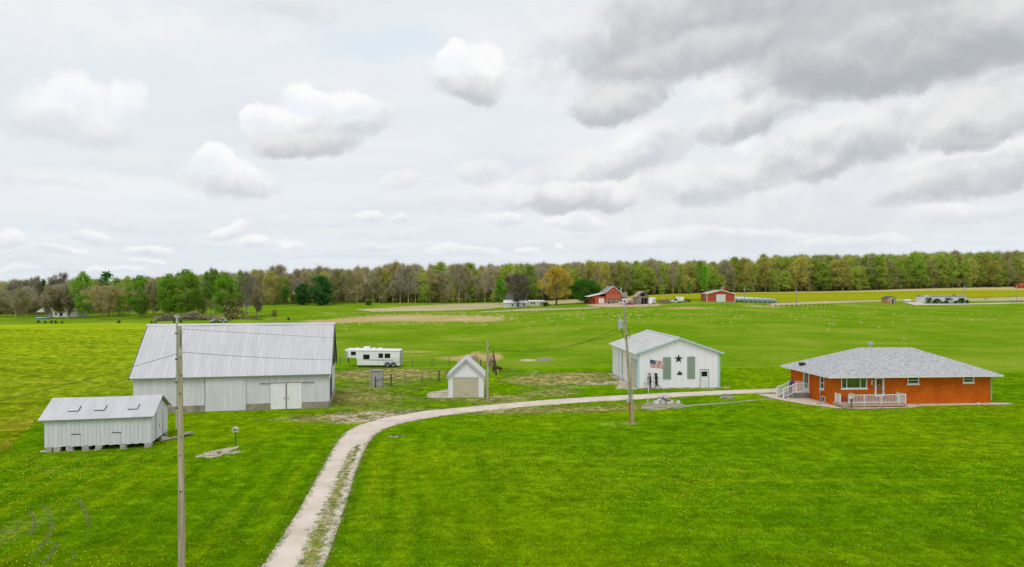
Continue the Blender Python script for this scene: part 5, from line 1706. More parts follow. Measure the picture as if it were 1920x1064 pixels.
def horse_trailer():
    x0, d = WP(646.5, 97.4)
    t = thing('horse_trailer', 'white gooseneck horse trailer with black windows and two wheels, parked on the grass', 'trailer', (x0, d, 0), R(-1.5))
    Wd = 2.3
    prof = [(1.78, .30), (7.85, .30), (7.88, 2.40), (7.80, 2.52), (.10, 2.60), (0, 2.50), (.02, 1.42), (1.62, 1.38), (1.72, 1.1)]
    bevel(MB().prism(prof, 'y', 0, Wd).build('body', MATS['trailer_white'], t), .05, 2)
    MB().prism([(.04, 1.50), (.42, 1.50), (.42, 2.30), (.03, 2.35)], 'y', -.012, -.002).build('nose_panel', MATS['trailer_grey'], t)
    MB().box(-.02, -.002, .1, Wd - .1, 1.5, 2.35).build('nose_front', MATS['trailer_grey'], t)
    for a, b, z0, z1 in ((.92, 1.55, 1.80, 2.26), (2.68, 3.52, 1.24, 1.83), (4.88, 5.44, 1.43, 1.98), (5.76, 6.48, 1.40, 1.98)):
        w = bevel(MB().box(a - .04, b + .04, -.03, -.002, z0 - .04, z1 + .04).build('window', MATS['black_paint'], t), .04, 2)
        MB().box(a + .03, b - .03, -.036, -.031, z0 + .03, z1 - .03).build('pane', MATS['window_dark'], w)
    dr = MB().box(4.74, 4.755, -.012, -.002, .36, 2.10).box(5.50, 5.515, -.012, -.002, .36, 2.10).box(4.755, 5.5, -.012, -.002, 2.09, 2.105).build('door_outline', MATS['trailer_grey'], t)
    MB().box(5.42, 5.47, -.05, -.013, 1.05, 1.2).build('handle', MATS['iron'], dr)
    # rubbing rails and graphic
    MB().box(1.8, 7.84, -.03, -.002, 2.30, 2.345).build('trim_rail', MATS['trailer_grey'], t)
    MB().prism([(2.6, 1.10), (5.3, .96), (7.0, 1.02), (7.1, 1.12), (6.6, 1.08), (5.6, 1.05), (3.4, 1.12)], 'y', -.014, -.002).build('swoosh', MATS['trailer_grey'], t)
    MB().prism([(5.55, .62), (7.80, .62), (7.80, 1.00), (6.9, .95), (5.6, .90)], 'y', -.008, -.002).build('lower_panel', MATS['trailer_panel'], t)
    MB().box(1.85, 5.6, -.02, -.002, .31, .40).build('skirt_rail', MATS['trailer_grey'], t)
    MB().box(7.82, 7.90, .05, Wd - .05, .3, 2.42).build('rear_doors', MATS['trailer_grey'], t)
    for cx in (6.14, 6.97):
        w = MB()
        w.tube([(cx, -.06, .35), (cx, .18, .35)], .36, 20)
        w = w.build('wheel', MATS['tyre'], t)
        MB().tube([(cx, -.075, .35), (cx, -.061, .35)], .20, 14).build('rim', MATS['rim'], w)
    f = MB()
    for cx in (6.14, 6.97):
        for k in range(9):
            a0, a1 = math.pi * k / 9, math.pi * (k + 1) / 9
            f.bar((cx + .43 * math.cos(a0), -.06, .36 + .43 * math.sin(a0)), (cx + .43 * math.cos(a1), -.06, .36 + .43 * math.sin(a1)), .12, .04, up=(0, 1, 0))
    f.build('fender', MATS['trailer_grey'], t)
    MB().box(5.68, 7.42, -.004, .2, .30, .78).build('wheel_well', MATS['black_paint'], t)
    MB().box(.20, .32, 1.0, 1.12, .62, 1.42).box(.12, .40, .95, 1.2, .60, .64).build('coupler', MATS['iron'], t)
    MB().box(2.0, 2.1, .3, .4, -.02, .3).build('jack', MATS['iron'], t)
    for a, b, h, w_ in ((1.30, 1.85, .16, .5), (2.50, 3.35, .34, .8), (3.80, 4.15, .20, .4), (4.70, 5.15, .20, .45)):
        bevel(MB().box(a, b, .7, .7 + w_, 2.52, 2.58 + h).build('roof_vent', MATS['trailer_white'], t), .06, 2)


mat('trailer_panel', (.62, .64, .66), rough=.3)
horse_trailer()


# ------------------------------------------------------------------ outhouse, fences
def outhouse():
    x, y = G(694.5, 725)
    t = thing('outhouse', 'small weathered grey board outhouse left of the fence posts', 'outhouse', (x, y, 0), R(1))
    Wd, D, H = 1.30, 1.25, 1.80
    for i in range(8):
        a = i * Wd / 8
        MB().box(a + .005, a + Wd / 8 - .005, -.015, .015, .03, H + random.uniform(-.03, .02)).build('board', MATS['grey_board'], t)
    for xx in (0, Wd - .03):
        for i in range(6):
            MB().box(xx, xx + .03, .02 + i * D / 6, .01 + (i + 1) * D / 6, .03, H).build('board', MATS['grey_board'], t)
    MB().box(0, Wd, D, D + .03, 0, H).box(.04, Wd - .04, .05, D, .0, .1).build('rear_wall', MATS['grey_board'], t)
    MB().prism([(-.12, H + .0), (D + .15, H - .16), (D + .15, H - .12), (-.12, H + .04)], 'x', -.08, Wd + .08).build('roof', MATS['grey_board'], t)
    MB().box(-.25, Wd + .35, -.15, D + .1, -.02, .03).build('slab', MATS['concrete'], t)


mat('grey_board', (.47, .45, .45), (.34, .32, .32), scale=4, rough=.9, stretch=(4, 4, .3), rand=.3)
outhouse()


def fence(name, label, posts, wires, wr=.012, matp='post_dark', rad=.06, H=1.25):
    """posts: (x,y,height,radius,material)"""
    x0, y0 = posts[0][:2]
    t = thing(name, label, 'fence', (x0, y0, tzf(x0, y0)))
    z0 = tzf(x0, y0)
    pp = []
    for p in posts:
        x, y = p[:2]; h = p[2] if len(p) > 2 else H; r = p[3] if len(p) > 3 else rad; mm = p[4] if len(p) > 4 else matp
        z = tzf(x, y) - z0
        lx = random.uniform(-.03, .03)
        MB().tube([(x - x0, y - y0, z - .2), (x - x0 + lx, y - y0, z + h)], r, 6).build('post', MATS[mm], t)
        pp.append((x - x0, y - y0, z, h))
    for f in wires:
        m = MB()
        for a, b in zip(pp[:-1], pp[1:]):
            m.bar((a[0], a[1] - rad - .01, a[2] + f * a[3]), (b[0], b[1] - rad - .01, b[2] + f * b[3]), wr)
        m.build('wire', MATS['post_dark'], t)
    return t


def gp(px, py, *r): return (*G(px, py), *r)


fence('wire_fence', 'wire fence with thin posts running behind the horse trailer', [WP(560, 99) + (1.25, .035), WP(637.5, 99) + (1.3, .035), WP(773.5, 99) + (1.3, .035), WP(809, 99) + (1.25, .06, 'post_grey'), WP(812.5, 99.2) + (1.3, .05, 'post_grey'), WP(842.5, 99) + (1.3, .04), WP(901, 97) + (1.2, .07), WP(925, 96) + (1.2, .06)], (.15, .5, .8), .014)
ft = fence('post_fence', 'short old fence of dark wooden posts between the outhouse and the garage', [gp(704, 728, 1.25, .085), gp(733.2, 723.5, 1.35, .085), gp(760.6, 721.4, 1.28, .08, 'post_grey'), gp(791.6, 718.5, 1.22, .035), gp(823.3, 716, 1.28, .085)], (.85, .45), .010)
a, b = G(704, 728), G(760.6, 721.4)
MB().bar((.1, -.1, .85), (b[0] - a[0] - .6, b[1] - a[1] - .1, 1.0), .05, .08).build('rail', MATS['post_dark'], ft)
MB().bar((G(823, 716)[0] - a[0], G(823, 716)[1] - a[1], 1.2), (G(838, 700)[0] - a[0], G(838, 700)[1] - a[1] - 4, 1.6), .03, .03).build('brace', MATS['post_dark'], ft)
pts = []
ctrl = [G(600, 588), G(745, 589), G(840, 588), G(960, 586.5), G(1060, 583), G(1170, 580), G(1364, 577.5)]
for p in dens(ctrl, 7.5): pts.append((*p, 1.25, .055))
fence('pasture_fence', 'far wire fence crossing the pasture below the white farmhouse', pts, (.5, .9), .03)
pts = [(*p, 1.35, .085) for p in dens([G(1433, 576.5), G(1485, 576.5), G(1560, 575.5)], 2.3)]
fence('tilled_field_fence', 'far row of close dark posts along the tan tilled strip', pts, (.8,), .03)
pts = [(*p, 1.5, .10) for p in dens([G(1895, 569), G(1960, 567)], 1.9)]
fence('corner_fence', 'far dark posts at the right edge beyond the mobile home', pts, (.8, .4), .04)

# ------------------------------------------------------------------ yard things
mat('trough', (.50, .44, .37), (.38, .33, .28), scale=2, rough=.95, bump=.3)
x, y = G(1010, 679)
t = thing('trough', 'long pale concrete trough lying on the grass beyond the track', 'trough', (x, y, tzf(x, y)), R(3))
MB().prism([(0, -.05), (1.82, -.05), (1.85, .55), (1.2, .50), (.5, .53), (-.03, .50)], 'y', 0, .12).prism([(0, -.05), (1.82, -.05), (1.85, .55), (-.03, .50)], 'y', .7, .82).box(0, .12, .12, .7, -.05, .5).box(1.7, 1.82, .12, .7, -.05, .5).build('basin', MATS['trough'], t)
MB().box(.12, 1.7, .12, .7, .0, .4).build('water', MATS['window_dark'], t)
MB().ball((2.0, .3, .12), .2, jit=.2).build('stone', MATS['rock_pale'], t)

x, y = G(859, 676)
t = thing('vent_pipe', 'short white capped pipe standing behind the garage roof', 'pipe', (*WP(859, 92), 0))
MB().tube([(0, 0, 0), (0, 0, 1.35)], .11, 8).tube([(0, 0, 1.40), (0, 0, 1.75)], [.13, .05], 8).build('pipe', MATS['galv'], t)

x, y = WP(928.5, 88.5)
t = thing('rusty_post', 'dark rusty jagged steel post beside the brown pony', 'post', (x, y, 0))
MB().tube([(.15, 0, -.1), (.05, 0, 1.2), (-.22, 0, 2.5), (-.28, 0, 3.3)], [.14, .16, .10, .05], 6).build('shaft', MATS['rusty'], t)
for k in range(7):
    z = .9 + k * .28
    MB().box(-.05 - .04 * k, .20 - .04 * k, -.15, .1, z, z + .09).build('cleat', MATS['rusty'], t)

# concrete slab and dark step by the garage
sheet('garage_slab', [G(799, 741), G(806, 736.5), G(822, 733.5), G(841, 731), G(842, 747.5), G(815, 748), G(801, 746)], .02, MATS['concrete_pad'], step=.3, jit=.04, flat=True)
sheet('walkway', [G(1455, 729), G(1470, 731), G(1482, 740), G(1493, 749), G(1500, 757), G(1480, 752), G(1440, 749.5), G(1441, 747.5), G(1462, 744), G(1461, 738)], .02, MATS['asphalt_worn'], step=.3, jit=.03, flat=True)
sheet('footpath', [G(1262, 764), G(1300, 759.5), G(1370, 755), G(1442, 747.7), G(1442, 749.2), G(1370, 757), G(1300, 762), G(1262, 768)], .016, MATS['asphalt_worn'], step=.3, jit=.03, flat=True)
sheet('rock_bed_pad', [G(1201, 761), G(1212, 756), G(1225, 754), G(1262, 755), G(1285, 759.5), G(1258, 766), G(1235, 770), G(1215, 771), G(1206, 766)], .02, MATS['asphalt_worn'], step=.3, jit=.03, flat=True)
sheet('star_building_apron', [on_star(1150, -.8)[:2], on_star(1187, -.9)[:2], on_star(1197, -.35)[:2], on_star(1350, -.35)[:2], on_star(1356, .1)[:2], on_star(1349, .0)[:2], on_star(1197, .0)[:2], on_star(1196, 14)[:2], on_star(1184, 14)[:2], on_star(1180, 5)[:2]][::1], .015, MATS['pebbles'], step=.4, jit=.05, flat=True)


def rocks(name, label, cat, spots, mats, loc, flat=.6):
    """spots: (x, y, z, radius) around loc"""
    t = thing(name, label, cat, loc)
    for x, y, z, r in spots:
        m = MB(); m.ball((0, 0, 0), r, seg=7, rings=5, jit=.16, sc=(random.uniform(.8, 1.3), random.uniform(.8, 1.1), random.uniform(flat * .8, flat * 1.3)))
        m.build('rock', MATS[random.choice(mats)], t, (x, y, z), (0, 0, random.uniform(0, 6)))
    return t


x, y = G(1245, 757)
sp = [(random.uniform(-1.3, 1.5), random.uniform(-.5, .7), .08, random.uniform(.14, .26)) for _ in range(26)]
sp += [(random.gauss(0, .28), random.gauss(.3, .2), .12 + .75 * random.random() ** 1.0, random.uniform(.13, .24)) for _ in range(34)]
sp = [(a, b, max(.06, min(c, .86 - abs(a) * 1.1)) if abs(a) < .8 else c, r) for a, b, c, r in sp]
rocks('rock_pile', 'mound of pale rocks on flat stones beside the flagpole', 'rocks', sp, ['rock_pale', 'rock_pale', 'rock_pale', 'rock_rust'], (x, y, 0))
x, y = G(408, 853)
sheet('rock_bed_soil', [G(374, 858), G(384, 851), G(404, 845), G(430, 840), G(447, 838), G(449, 841), G(430, 847), G(412, 857), G(392, 861)], .018, MATS['pebbles'], step=.15, jit=.03, flat=True)
sp = [(random.uniform(-1.15, 1.25), random.uniform(-.32, .32), .02, random.uniform(.035, .10)) for _ in range(110)]
sp = [(a, b + a * .5, c, r) for a, b, c, r in sp] + [(.0, .25, .12, .20), (.5, .35, .06, .12), (.8, .5, .06, .12)]
rocks('rock_bed', 'loose bed of small rocks on the lawn by the mailbox-like post', 'rocks', sp, ['rock_pale', 'rock_rust', 'rock_rust'], (x, y, 0))
x, y = G(1364, 747)
t = rocks('well_cover', 'low square stone slabs around a hatch in the lawn by the drive', 'slabs', [(-.65, -.1, .06, .16), (.62, .1, .06, .16), (.1, -.3, .05, .14), (.4, .3, .05, .13)], ['rock_pale', 'rock_rust'], (x, y, 0))
MB().box(-.6, .6, -.35, .35, .0, .16).box(-.35, .3, -.2, .2, .161, .22).build('hatch', MATS['concrete'], t)
rocks('foundation_stones', 'scattered stones along the front wall of the star building', 'rocks', [(random.uniform(0, 9), random.uniform(-.12, .1), .03, random.uniform(.06, .13)) for _ in range(26)], ['rock_rust', 'rock_pale'], on_star(1200, -.35))
rocks('edge_stones', 'row of reddish stones along the left side of the star building', 'rocks', [(random.uniform(-.35, .1), random.uniform(0, 12), .04, random.uniform(.08, .17)) for _ in range(34)], ['rock_rust', 'rock_pale'], on_star(1186, 1.0))
rocks('corner_stones', 'small stones at the right front corner of the star building', 'rocks', [(random.uniform(-.3, .8), random.uniform(-.2, .3), .03, random.uniform(.07, .14)) for _ in range(12)], ['rock_rust', 'rock_pale'], on_star(1353, -.2))
rocks('house_stones', 'white and tan stones on the gravel in front of the deck', 'rocks', [(x_, -2.0 + .1 * math.sin(x_ * 3), .08, random.uniform(.08, .15)) for x_ in (3.0, 3.3, 3.6, 5.3, 5.6, 6.1, 6.4)] + [(-1.1, .5, .1, .17), (-2.6, 3.6, .1, .18), (.1, -1.8, .1, .2), (8.2, -.6, .1, .15), (10.2, -.6, .1, .09), (14.2, -.7, .1, .18)], ['rock_pale', 'rock_rust'], (*HO, 0))
bpy.data.objects['house_stones'].rotation_euler = (0, 0, HYAW)
rocks('pole_stones', 'ring of small rusty stones around the foot of the leaning pole', 'rocks', [(.35 * math.cos(a), .3 * math.sin(a), .02, random.uniform(.06, .12)) for a in [i * .6 for i in range(10)]], ['rock_rust'], P2)
rocks('garage_pole_stones', 'two pale pinkish stones at the foot of the garage pole', 'rocks', [(.35, .1, .08, .22), (.6, .3, .05, .15)], ['rock_rust'], P3)
x, y = G(743, 820)
rocks('dirt_mound', 'low brown dirt mound beside the bend of the drive', 'mound', [(random.gauss(0, .28), random.gauss(0, .15), .0, .16) for _ in range(12)], ['rusty', 'rock_rust'], (x, y, 0), .35)
# planks and blocks at the end of the small shed
x, y = G(300, 829)
t = thing('plank_stack', 'pale planks on blocks lying at the right end of the small shed', 'planks', (x, y, 0), R(60))
for i in range(3): MB().box(-.1 + i * .02, 1.7, -.25 + i * .2, -.08 + i * .2, .05, .10).build('plank', MATS['deck_tan'], t)
MB().box(.1, .6, -.1, .5, .1, .22).box(.15, .3, .0, .2, .22, .32).build('block', MATS['rock_pale'], t)
MB().box(1.6, 2.6, -.2, .5, .12, .22).build('plank', MATS['grey_wood'], t)
x, y = G(75, 851)
o = MB().box(0, 1.1, 0, .28, 0, .05).build('loose_board', MATS['rock_pale'], None, (x, y, .03), (0, 0, R(22)))
tag(o, 'pale loose board lying on the lawn at the left corner of the small shed', 'board')

# birdhouse-like box on a post
x, y = G(442, 838)
t = thing('post_box', 'pale box on a dark thin post beside the bed of small rocks', 'post box', (x, y, 0), 0)
MB().tube([(0, 0, -.1), (-.03, 0, 1.05)], .035, 7).build('post', MATS['post_dark'], t)
b_ = MB().box(-.22, .14, -.12, .12, 1.02, 1.26).prism([(-.24, 1.26), (.16, 1.26), (-.04, 1.38)], 'y', -.13, .13).build('box', MATS['rock_pale'], t)
MB().box(-.14, -.02, -.135, -.121, 1.1, 1.2).box(.04, .10, -.135, -.121, 1.08, 1.22).build('opening', MATS['black_paint'], b_)


# ------------------------------------------------------------------ flag
def flag():
    x, y = G(1214.5, 757)
    t = thing('flagpole', 'leaning white flagpole beside the rock mound', 'flagpole', (x, y, 0))
    MB().tube([(0, 0, 0), (.22, 0, 4.5)], [.035, .02], 8).build('shaft', MATS['vinyl_white'], t)
    MB().ball((.22, 0, 4.54), .05, seg=8, rings=5).build('finial', MATS['galv'], t)
    MB().tube([(0, 0, 0), (0, 0, .15)], [.16, .08], 8).build('base', MATS['concrete'], t)
    Wf, Hf, nx = 1.42, .78, 26

    def P(u, v):
        wv = .07 * math.sin(u * 8.5 + .6) * (u ** .6) + .03 * math.sin(u * 17 + v * 3)
        return (u * Wf * (.96 - .05 * v), wv * 1.6, -v * Hf * (1 - .12 * u) - .20 * u - .05 * u * u + .04 * math.sin(u * 8.5 + 2) * u)
    fm = MB()
    ys = 13; nv = ys
    def grid(u0, u1, v0, v1, nu, nvv, off, mi, m):
        b = len(m.v)
        for i in range(nu + 1):
            for j in range(nvv + 1):
                p = P(u0 + (u1 - u0) * i / nu, v0 + (v1 - v0) * j / nvv)
                m.v.append((p[0], p[1] + off, p[2]))
        for i in range(nu):
            for j in range(nvv):
                a = b + i * (nvv + 1) + j
                m.f.append((a, a + nvv + 1, a + nvv + 2, a + 1)); m.mi.append(mi)
    for s in range(13):
        grid(0, 1, s / 13, (s + 1) / 13, nx, 1, 0, s % 2, fm)
    f = fm.build('flag', [MATS['flag_red'], MATS['flag_white']], None, (x + .22, y - .03, 4.28), smooth=True)
    tag(f, 'stars and stripes flag flying from the leaning flagpole', 'flag')
    cm = MB()
    for off in (-.006, .006): grid(0, .4, 0, 7 / 13, 12, 4, off, 0, cm)
    cm.build('canton', MATS['flag_blue'], f, smooth=True)
    sm = MB()
    for r_ in range(9):
        for c_ in range(6 - (r_ % 2)):
            u = .4 * (c_ * 2 + 1 + (r_ % 2)) / 12; v = 7 / 13 * (r_ + 1) / 10
            p = P(u, v)
            pts = []
            for i in range(10):
                rr = .017 if i % 2 == 0 else .0068
                pts.append((p[0] + rr * math.sin(math.pi * i / 5), p[1] - .012, p[2] + rr * math.cos(math.pi * i / 5)))
            sm.add(pts, [tuple(range(10))])
    tag(sm.build('stars', MATS['flag_white'], f), kind='stuff')


mat('flag_red', (.55, .02, .03), rough=.7)
mat('flag_white', (.80, .80, .82), rough=.7)
mat('flag_blue', (.03, .04, .16), rough=.7)
flag()

# ------------------------------------------------------------------ black cut-outs leaning on the gable
COWBOY = [(.02, 0), (.16, 0), (.17, .05), (.13, .08), (.14, .45), (.17, .55), (.20, .30), (.26, .02), (.40, .02), (.40, .07), (.33, .09), (.29, .42), (.31, .62), (.36, .66), (.39, .82), (.33, .93),
          (.36, 1.05), (.37, 1.22), (.31, 1.33), (.23, 1.38), (.23, 1.42), (.29, 1.44), (.30, 1.54), (.38, 1.55), (.38, 1.58), (.28, 1.61), (.26, 1.70), (.14, 1.70), (.11, 1.61), (.02, 1.57), (.03, 1.54),
          (.12, 1.54), (.12, 1.43), (.15, 1.39), (.06, 1.34), (.01, 1.20), (-.02, 1.0), (.04, .86), (.03, .70), (-.06, .48), (.02, .40), (.03, .10)]
COWGIRL = [(.06, 0), (.20, 0), (.20, .04), (.14, .06), (.16, .42), (.22, .30), (.38, .22), (.50, .14), (.53, .19), (.42, .30), (.31, .42), (.32, .62), (.34, .78), (.30, .92), (.33, 1.02), (.38, 1.16),
           (.34, 1.30), (.26, 1.36), (.29, 1.42), (.30, 1.52), (.38, 1.50), (.36, 1.55), (.28, 1.62), (.16, 1.66), (.08, 1.60), (-.06, 1.60), (-.05, 1.56), (.06, 1.53), (.05, 1.44), (.10, 1.37), (.08, 1.28),
           (.02, 1.12), (.06, .98), (.10, .88), (.05, .74), (.04, .60), (.08, .46), (.06, .10)]
for nm, lab, pts, px in (('cowboy_cutout', 'flat black cowboy silhouette leaning on the gable, left of the pair', COWBOY, 1213.5), ('cowgirl_cutout', 'flat black cowgirl silhouette leaning on the gable, right of the pair', COWGIRL, 1226)):
    p = on_star(px, -.42, .03)
    o = MB().prism([(a * 1.12, b * 1.04) for a, b in pts], 'y', 0, .03).build(nm, MATS['black_paint'], None, p, (R(-9), 0, SYAW))
    tag(o, lab, 'cutout')
HORSEMAN = [(0, 0), (.58, 0), (.58, .09), (.52, .09), (.50, .17), (.57, .27), (.52, .29), (.44, .24), (.38, .26), (.36, .33), (.38, .38), (.34, .43), (.37, .46), (.34, .50), (.28, .51), (.27, .46), (.22, .45), (.25, .42),
            (.22, .36), (.24, .27), (.12, .27), (.04, .20), (.07, .19), (.12, .20), (.14, .09), (.24, .15), (.36, .15), (.44, .09), (0, .09)]
sx = SS(1269.3)
t = MB().prism([(sx + a, 1.60 + b * .7) for a, b in HORSEMAN], 'y', -.055, -.038).build('horse_rider_ornament', MATS['black_paint'], STAR)
MB().box(sx, sx + .58, -.05, -.038, 1.48, 1.60).build('ornament_plate', MATS['black_paint'], STAR)
x, y, _ = on_star(1206.5, -.6)
t = thing('garden_windmill', 'small thin metal garden windmill left of the cowboy cutout', 'ornament', (x, y, 0))
MB().bar((-.14, -.1, 0), (0, 0, .62), .02).bar((.14, -.1, 0), (0, 0, .62), .02).bar((0, .14, 0), (0, 0, .62), .02).build('tower', MATS['galv'], t)
for k in range(8):
    a = k * math.pi / 4
    MB().bar((.03 * math.cos(a), -.04, .66 + .03 * math.sin(a)), (.13 * math.cos(a), -.05, .66 + .13 * math.sin(a)), .05, .006, up=(0, 1, 0)).build('blade', MATS['galv'], t)

# ------------------------------------------------------------------ satellite dish in front of the deck
x, y, _ = hw(.78, -1.9)
t = thing('satellite_dish', 'grey satellite dish on a pole at the left corner of the deck', 'satellite dish', (x, y, 0))
MB().tube([(0, 0, 0), (0, 0, .95), (-.04, .02, 1.15)], .028, 7).build('mast', MATS['iron'], t)
m = MB(); seg, ring = 20, 4
b = 0
for i in range(ring + 1):
    rr = i / ring
    for k in range(seg):
        a = 2 * math.pi * k / seg
        m.v.append((.29 * rr * math.cos(a), -.10 * rr * rr + .0, .27 * rr * math.sin(a)))
for i in range(ring):
    for k in range(seg):
        a0 = i * seg + k; a1 = i * seg + (k + 1) % seg
        m.f.append((a0, a1, a1 + seg, a0 + seg)); m.mi.append(0)
dm = m.build('dish', MATS['dish_face'] if 'dish_face' in MATS else mat('dish_face', (.55, .55, .47), (.48, .47, .38), scale=5, rough=.5), t, (-.05, .0, 1.18), (R(-12), 0, R(-14)), smooth=True)
dm.modifiers.new('solid', 'SOLIDIFY').thickness = .012
MB().bar((0, -.05, .95), (-.10, -.38, 1.12), .02).ball((-.10, -.40, 1.14), .05, seg=6, rings=4).build('feed_arm', MATS['iron'], t)


# ------------------------------------------------------------------ person and pony by skin modifier
def skin_body(name, verts, edges, radii, mat_fn, mats, parent, sub=1, root=0):
    me = bpy.data.meshes.new(name)
    me.from_pydata(verts, edges, [])
    o = bpy.data.objects.new(name, me); COL.objects.link(o)
    sm = o.modifiers.new('skin', 'SKIN')
    for i, r in enumerate(radii):
        me.skin_vertices[0].data[i].radius = (r, r) if not hasattr(r, '__len__') else r
    me.skin_vertices[0].data[root].use_root = True
    o.modifiers.new('sub', 'SUBSURF').levels = sub
    o.modifiers['sub'].render_levels = sub
    dg = bpy.context.evaluated_depsgraph_get()
    m2 = bpy.data.meshes.new_from_object(o.evaluated_get(dg))
    bpy.data.objects.remove(o)
    for m in mats: m2.materials.append(m) if m.name not in [q.name for q in m2.materials if q] else None
    for p in m2.polygons:
        p.material_index = mat_fn(p.center); p.use_smooth = True
    return link(name, m2, parent)


mat('purple_top', (.17, .045, .27), (.12, .03, .20), scale=6, rough=.9)
mat('dark_trousers', (.035, .035, .05), rough=.9)
mat('skin', (.52, .30, .22), rough=.6)
mat('hair_brown', (.10, .055, .03), rough=.8)


def person():
    px_, py_, _ = hw(-1.72, 4.85)
    t = thing('person', 'person in a purple top and dark trousers leaning on the porch railing', 'person', (px_, py_, .44), HYAW + R(-50))
    # facing +X local (towards the house), leaning forward on the rail
    V = [(0, 0, .86), (0, 0, 1.02), (.08, 0, 1.18), (.16, 0, 1.32), (.22, 0, 1.42), (.27, 0, 1.55),              # 0-5 spine, head
         (.0, .10, .82), (.03, .12, .46), (.0, .13, .08), (.12, .14, .03),                                        # 6-9 left leg
         (.0, -.10, .82), (-.04, -.12, .46), (-.08, -.13, .08), (.04, -.14, .03),                                 # 10-13
         (.15, .19, 1.30), (.28, .25, 1.10), (.48, .20, 1.02), (.56, .18, 1.0),                                   # 14-17 left arm, hand
         (.15, -.19, 1.30), (.28, -.25, 1.10), (.48, -.20, 1.02), (.56, -.18, 1.0)]                               # 18-21
    E = [(0, 1), (1, 2), (2, 3), (3, 4), (4, 5), (0, 6), (6, 7), (7, 8), (8, 9), (0, 10), (10, 11), (11, 12), (12, 13), (3, 14), (14, 15), (15, 16), (16, 17), (3, 18), (18, 19), (19, 20), (20, 21)]
    Rr = [.17, .18, .17, .15, .06, .09, .105, .075, .05, .04, .105, .075, .05, .04, .075, .055, .035, .032, .075, .055, .035, .032]
    for s, w in ((1, 17), (-1, 21)):
        for k in range(5):
            b = len(V); off = (k - 2) * .018
            Lf = (.045, .06, .065, .06, .05)[k]
            bx_ = V[w]
            V.append((bx_[0] + .02 + (0 if k else -.02), bx_[1] + off * s * 1.2, bx_[2] + .005)); Rr.append(.011)
            V.append((bx_[0] + .02 + Lf, bx_[1] + off * s * 1.6, bx_[2] - .03)); Rr.append(.009)
            E += [(w, b), (b, b + 1)]

    def mf(c):
        if c.x > .42 and .9 < c.z < 1.15: return 2
        if c.z > 1.44: return 2
        if c.z > .84: return 0
        if c.z < .07: return 3
        return 1
    skin_body('body', V, E, Rr, mf, [MATS['purple_top'], MATS['dark_trousers'], MATS['skin'], MATS['black_paint']], t)
    MB().ball((.245, 0, 1.60), .115, seg=12, rings=8, sc=(1, .95, 1.02)).ball((.19, 0, 1.53), .085, seg=8, rings=6).build('hair', MATS['hair_brown'], t, smooth=True)
    MB().ball((.35, 0, 1.55), .018, seg=6, rings=4).build('nose', MATS['skin'], t, smooth=True)
    MB().ball((.345, .035, 1.575), .010, seg=6, rings=4).ball((.345, -.035, 1.575), .010, seg=6, rings=4).build('eyes', MATS['black_paint'], t)


person()
mat('pony_brown', (.075, .028, .014), (.045, .018, .010), scale=5, rough=.8)


def pony():
    x, y = WP(932, 90.5)
    t = thing('pony', 'dark brown pony grazing with its head down beside the rusty post', 'horse', (x, y, 0), R(12))
    s = 1.0
    V = [(-.42, 0, .78), (-.15, 0, .74), (.18, 0, .76), (.38, 0, .78), (.52, 0, .70), (.68, 0, .48), (.72, 0, .34), (.84, 0, .14),
         (-.46, .12, .64), (-.42, .13, .42), (-.54, .13, .30), (-.48, .13, .05),
         (-.44, -.12, .64), (-.36, -.13, .42), (-.48, -.13, .30), (-.42, -.13, .05),
         (.36, .11, .58), (.37, .11, .32), (.36, .11, .05), (.40, -.11, .58), (.42, -.11, .32), (.42, -.11, .05)]
    E = [(0, 1), (1, 2), (2, 3), (3, 4), (4, 5), (5, 6), (6, 7), (0, 8), (8, 9), (9, 10), (10, 11), (0, 12), (12, 13), (13, 14), (14, 15), (3, 16), (16, 17), (17, 18), (3, 19), (19, 20), (20, 21)]
    Rr = [.20, .22, .21, .19, .13, .095, .09, .055, .11, .065, .045, .045, .11, .065, .045, .045, .085, .045, .042, .085, .045, .042]
    skin_body('body', V, E, Rr, lambda c: 0, [MATS['pony_brown']], t, root=1)
    MB().tube([(-.60, 0, .86), (-.70, 0, .60), (-.68, 0, .25)], [.05, .07, .02], 7).build('tail', MATS['black_paint'], t)
    MB().prism([(.36, .98), (.52, .86), (.70, .58), (.72, .44), (.62, .60), (.46, .80)], 'y', -.03, .03).build('mane', MATS['black_paint'], t)
    MB().ball((.70, .05, .42), .03, seg=6, rings=4, sc=(.6, .6, 1.8)).ball((.70, -.05, .42), .03, seg=6, rings=4, sc=(.6, .6, 1.8)).build('ears', MATS['pony_brown'], t)


pony()

# ------------------------------------------------------------------ far farm
mat('barn_red', (.54, .085, .028), (.44, .075, .03), scale=.8, rough=.8, stretch=(1, 1, .2), stain=(.50, .20, .14), stain_scale=.6, stain_amt=.4)
mat('metal_red', (.47, .075, .03), (.43, .07, .028), rough=.5, stretch=(1, 1, .1))
mat('old_roof', (.30, .31, .31), (.24, .24, .24), scale=.6, rough=.8)
mat('roof_streak', (.45, .46, .48), (.40, .20, .16), scale=.5, rough=.6, stretch=(1, .3, 1))
mat('house_white', (.80, .80, .78), rough=.7)
mat('roof_dark', (.09, .095, .10), rough=.8)
mat('old_board', (.30, .26, .22), (.20, .17, .14), scale=1.5, rough=.9)
mat('roof_tan', (.42, .33, .22), (.34, .27, .19), scale=1, rough=.9)
mat('car_red', (.50, .02, .02), rough=.3)
mat('bale_wrap', (.50, .58, .67), (.40, .48, .58), scale=1.2, rough=.35, spec=.5)
mat('bale_end', (.10, .10, .10), (.16, .15, .13), scale=2, rough=.8)
mat('tarp_blue', (.12, .28, .42), rough=.5)
mat('orange_wall', (.55, .26, .10), rough=.8)
mat('tan_wall', (.52, .42, .30), rough=.8)


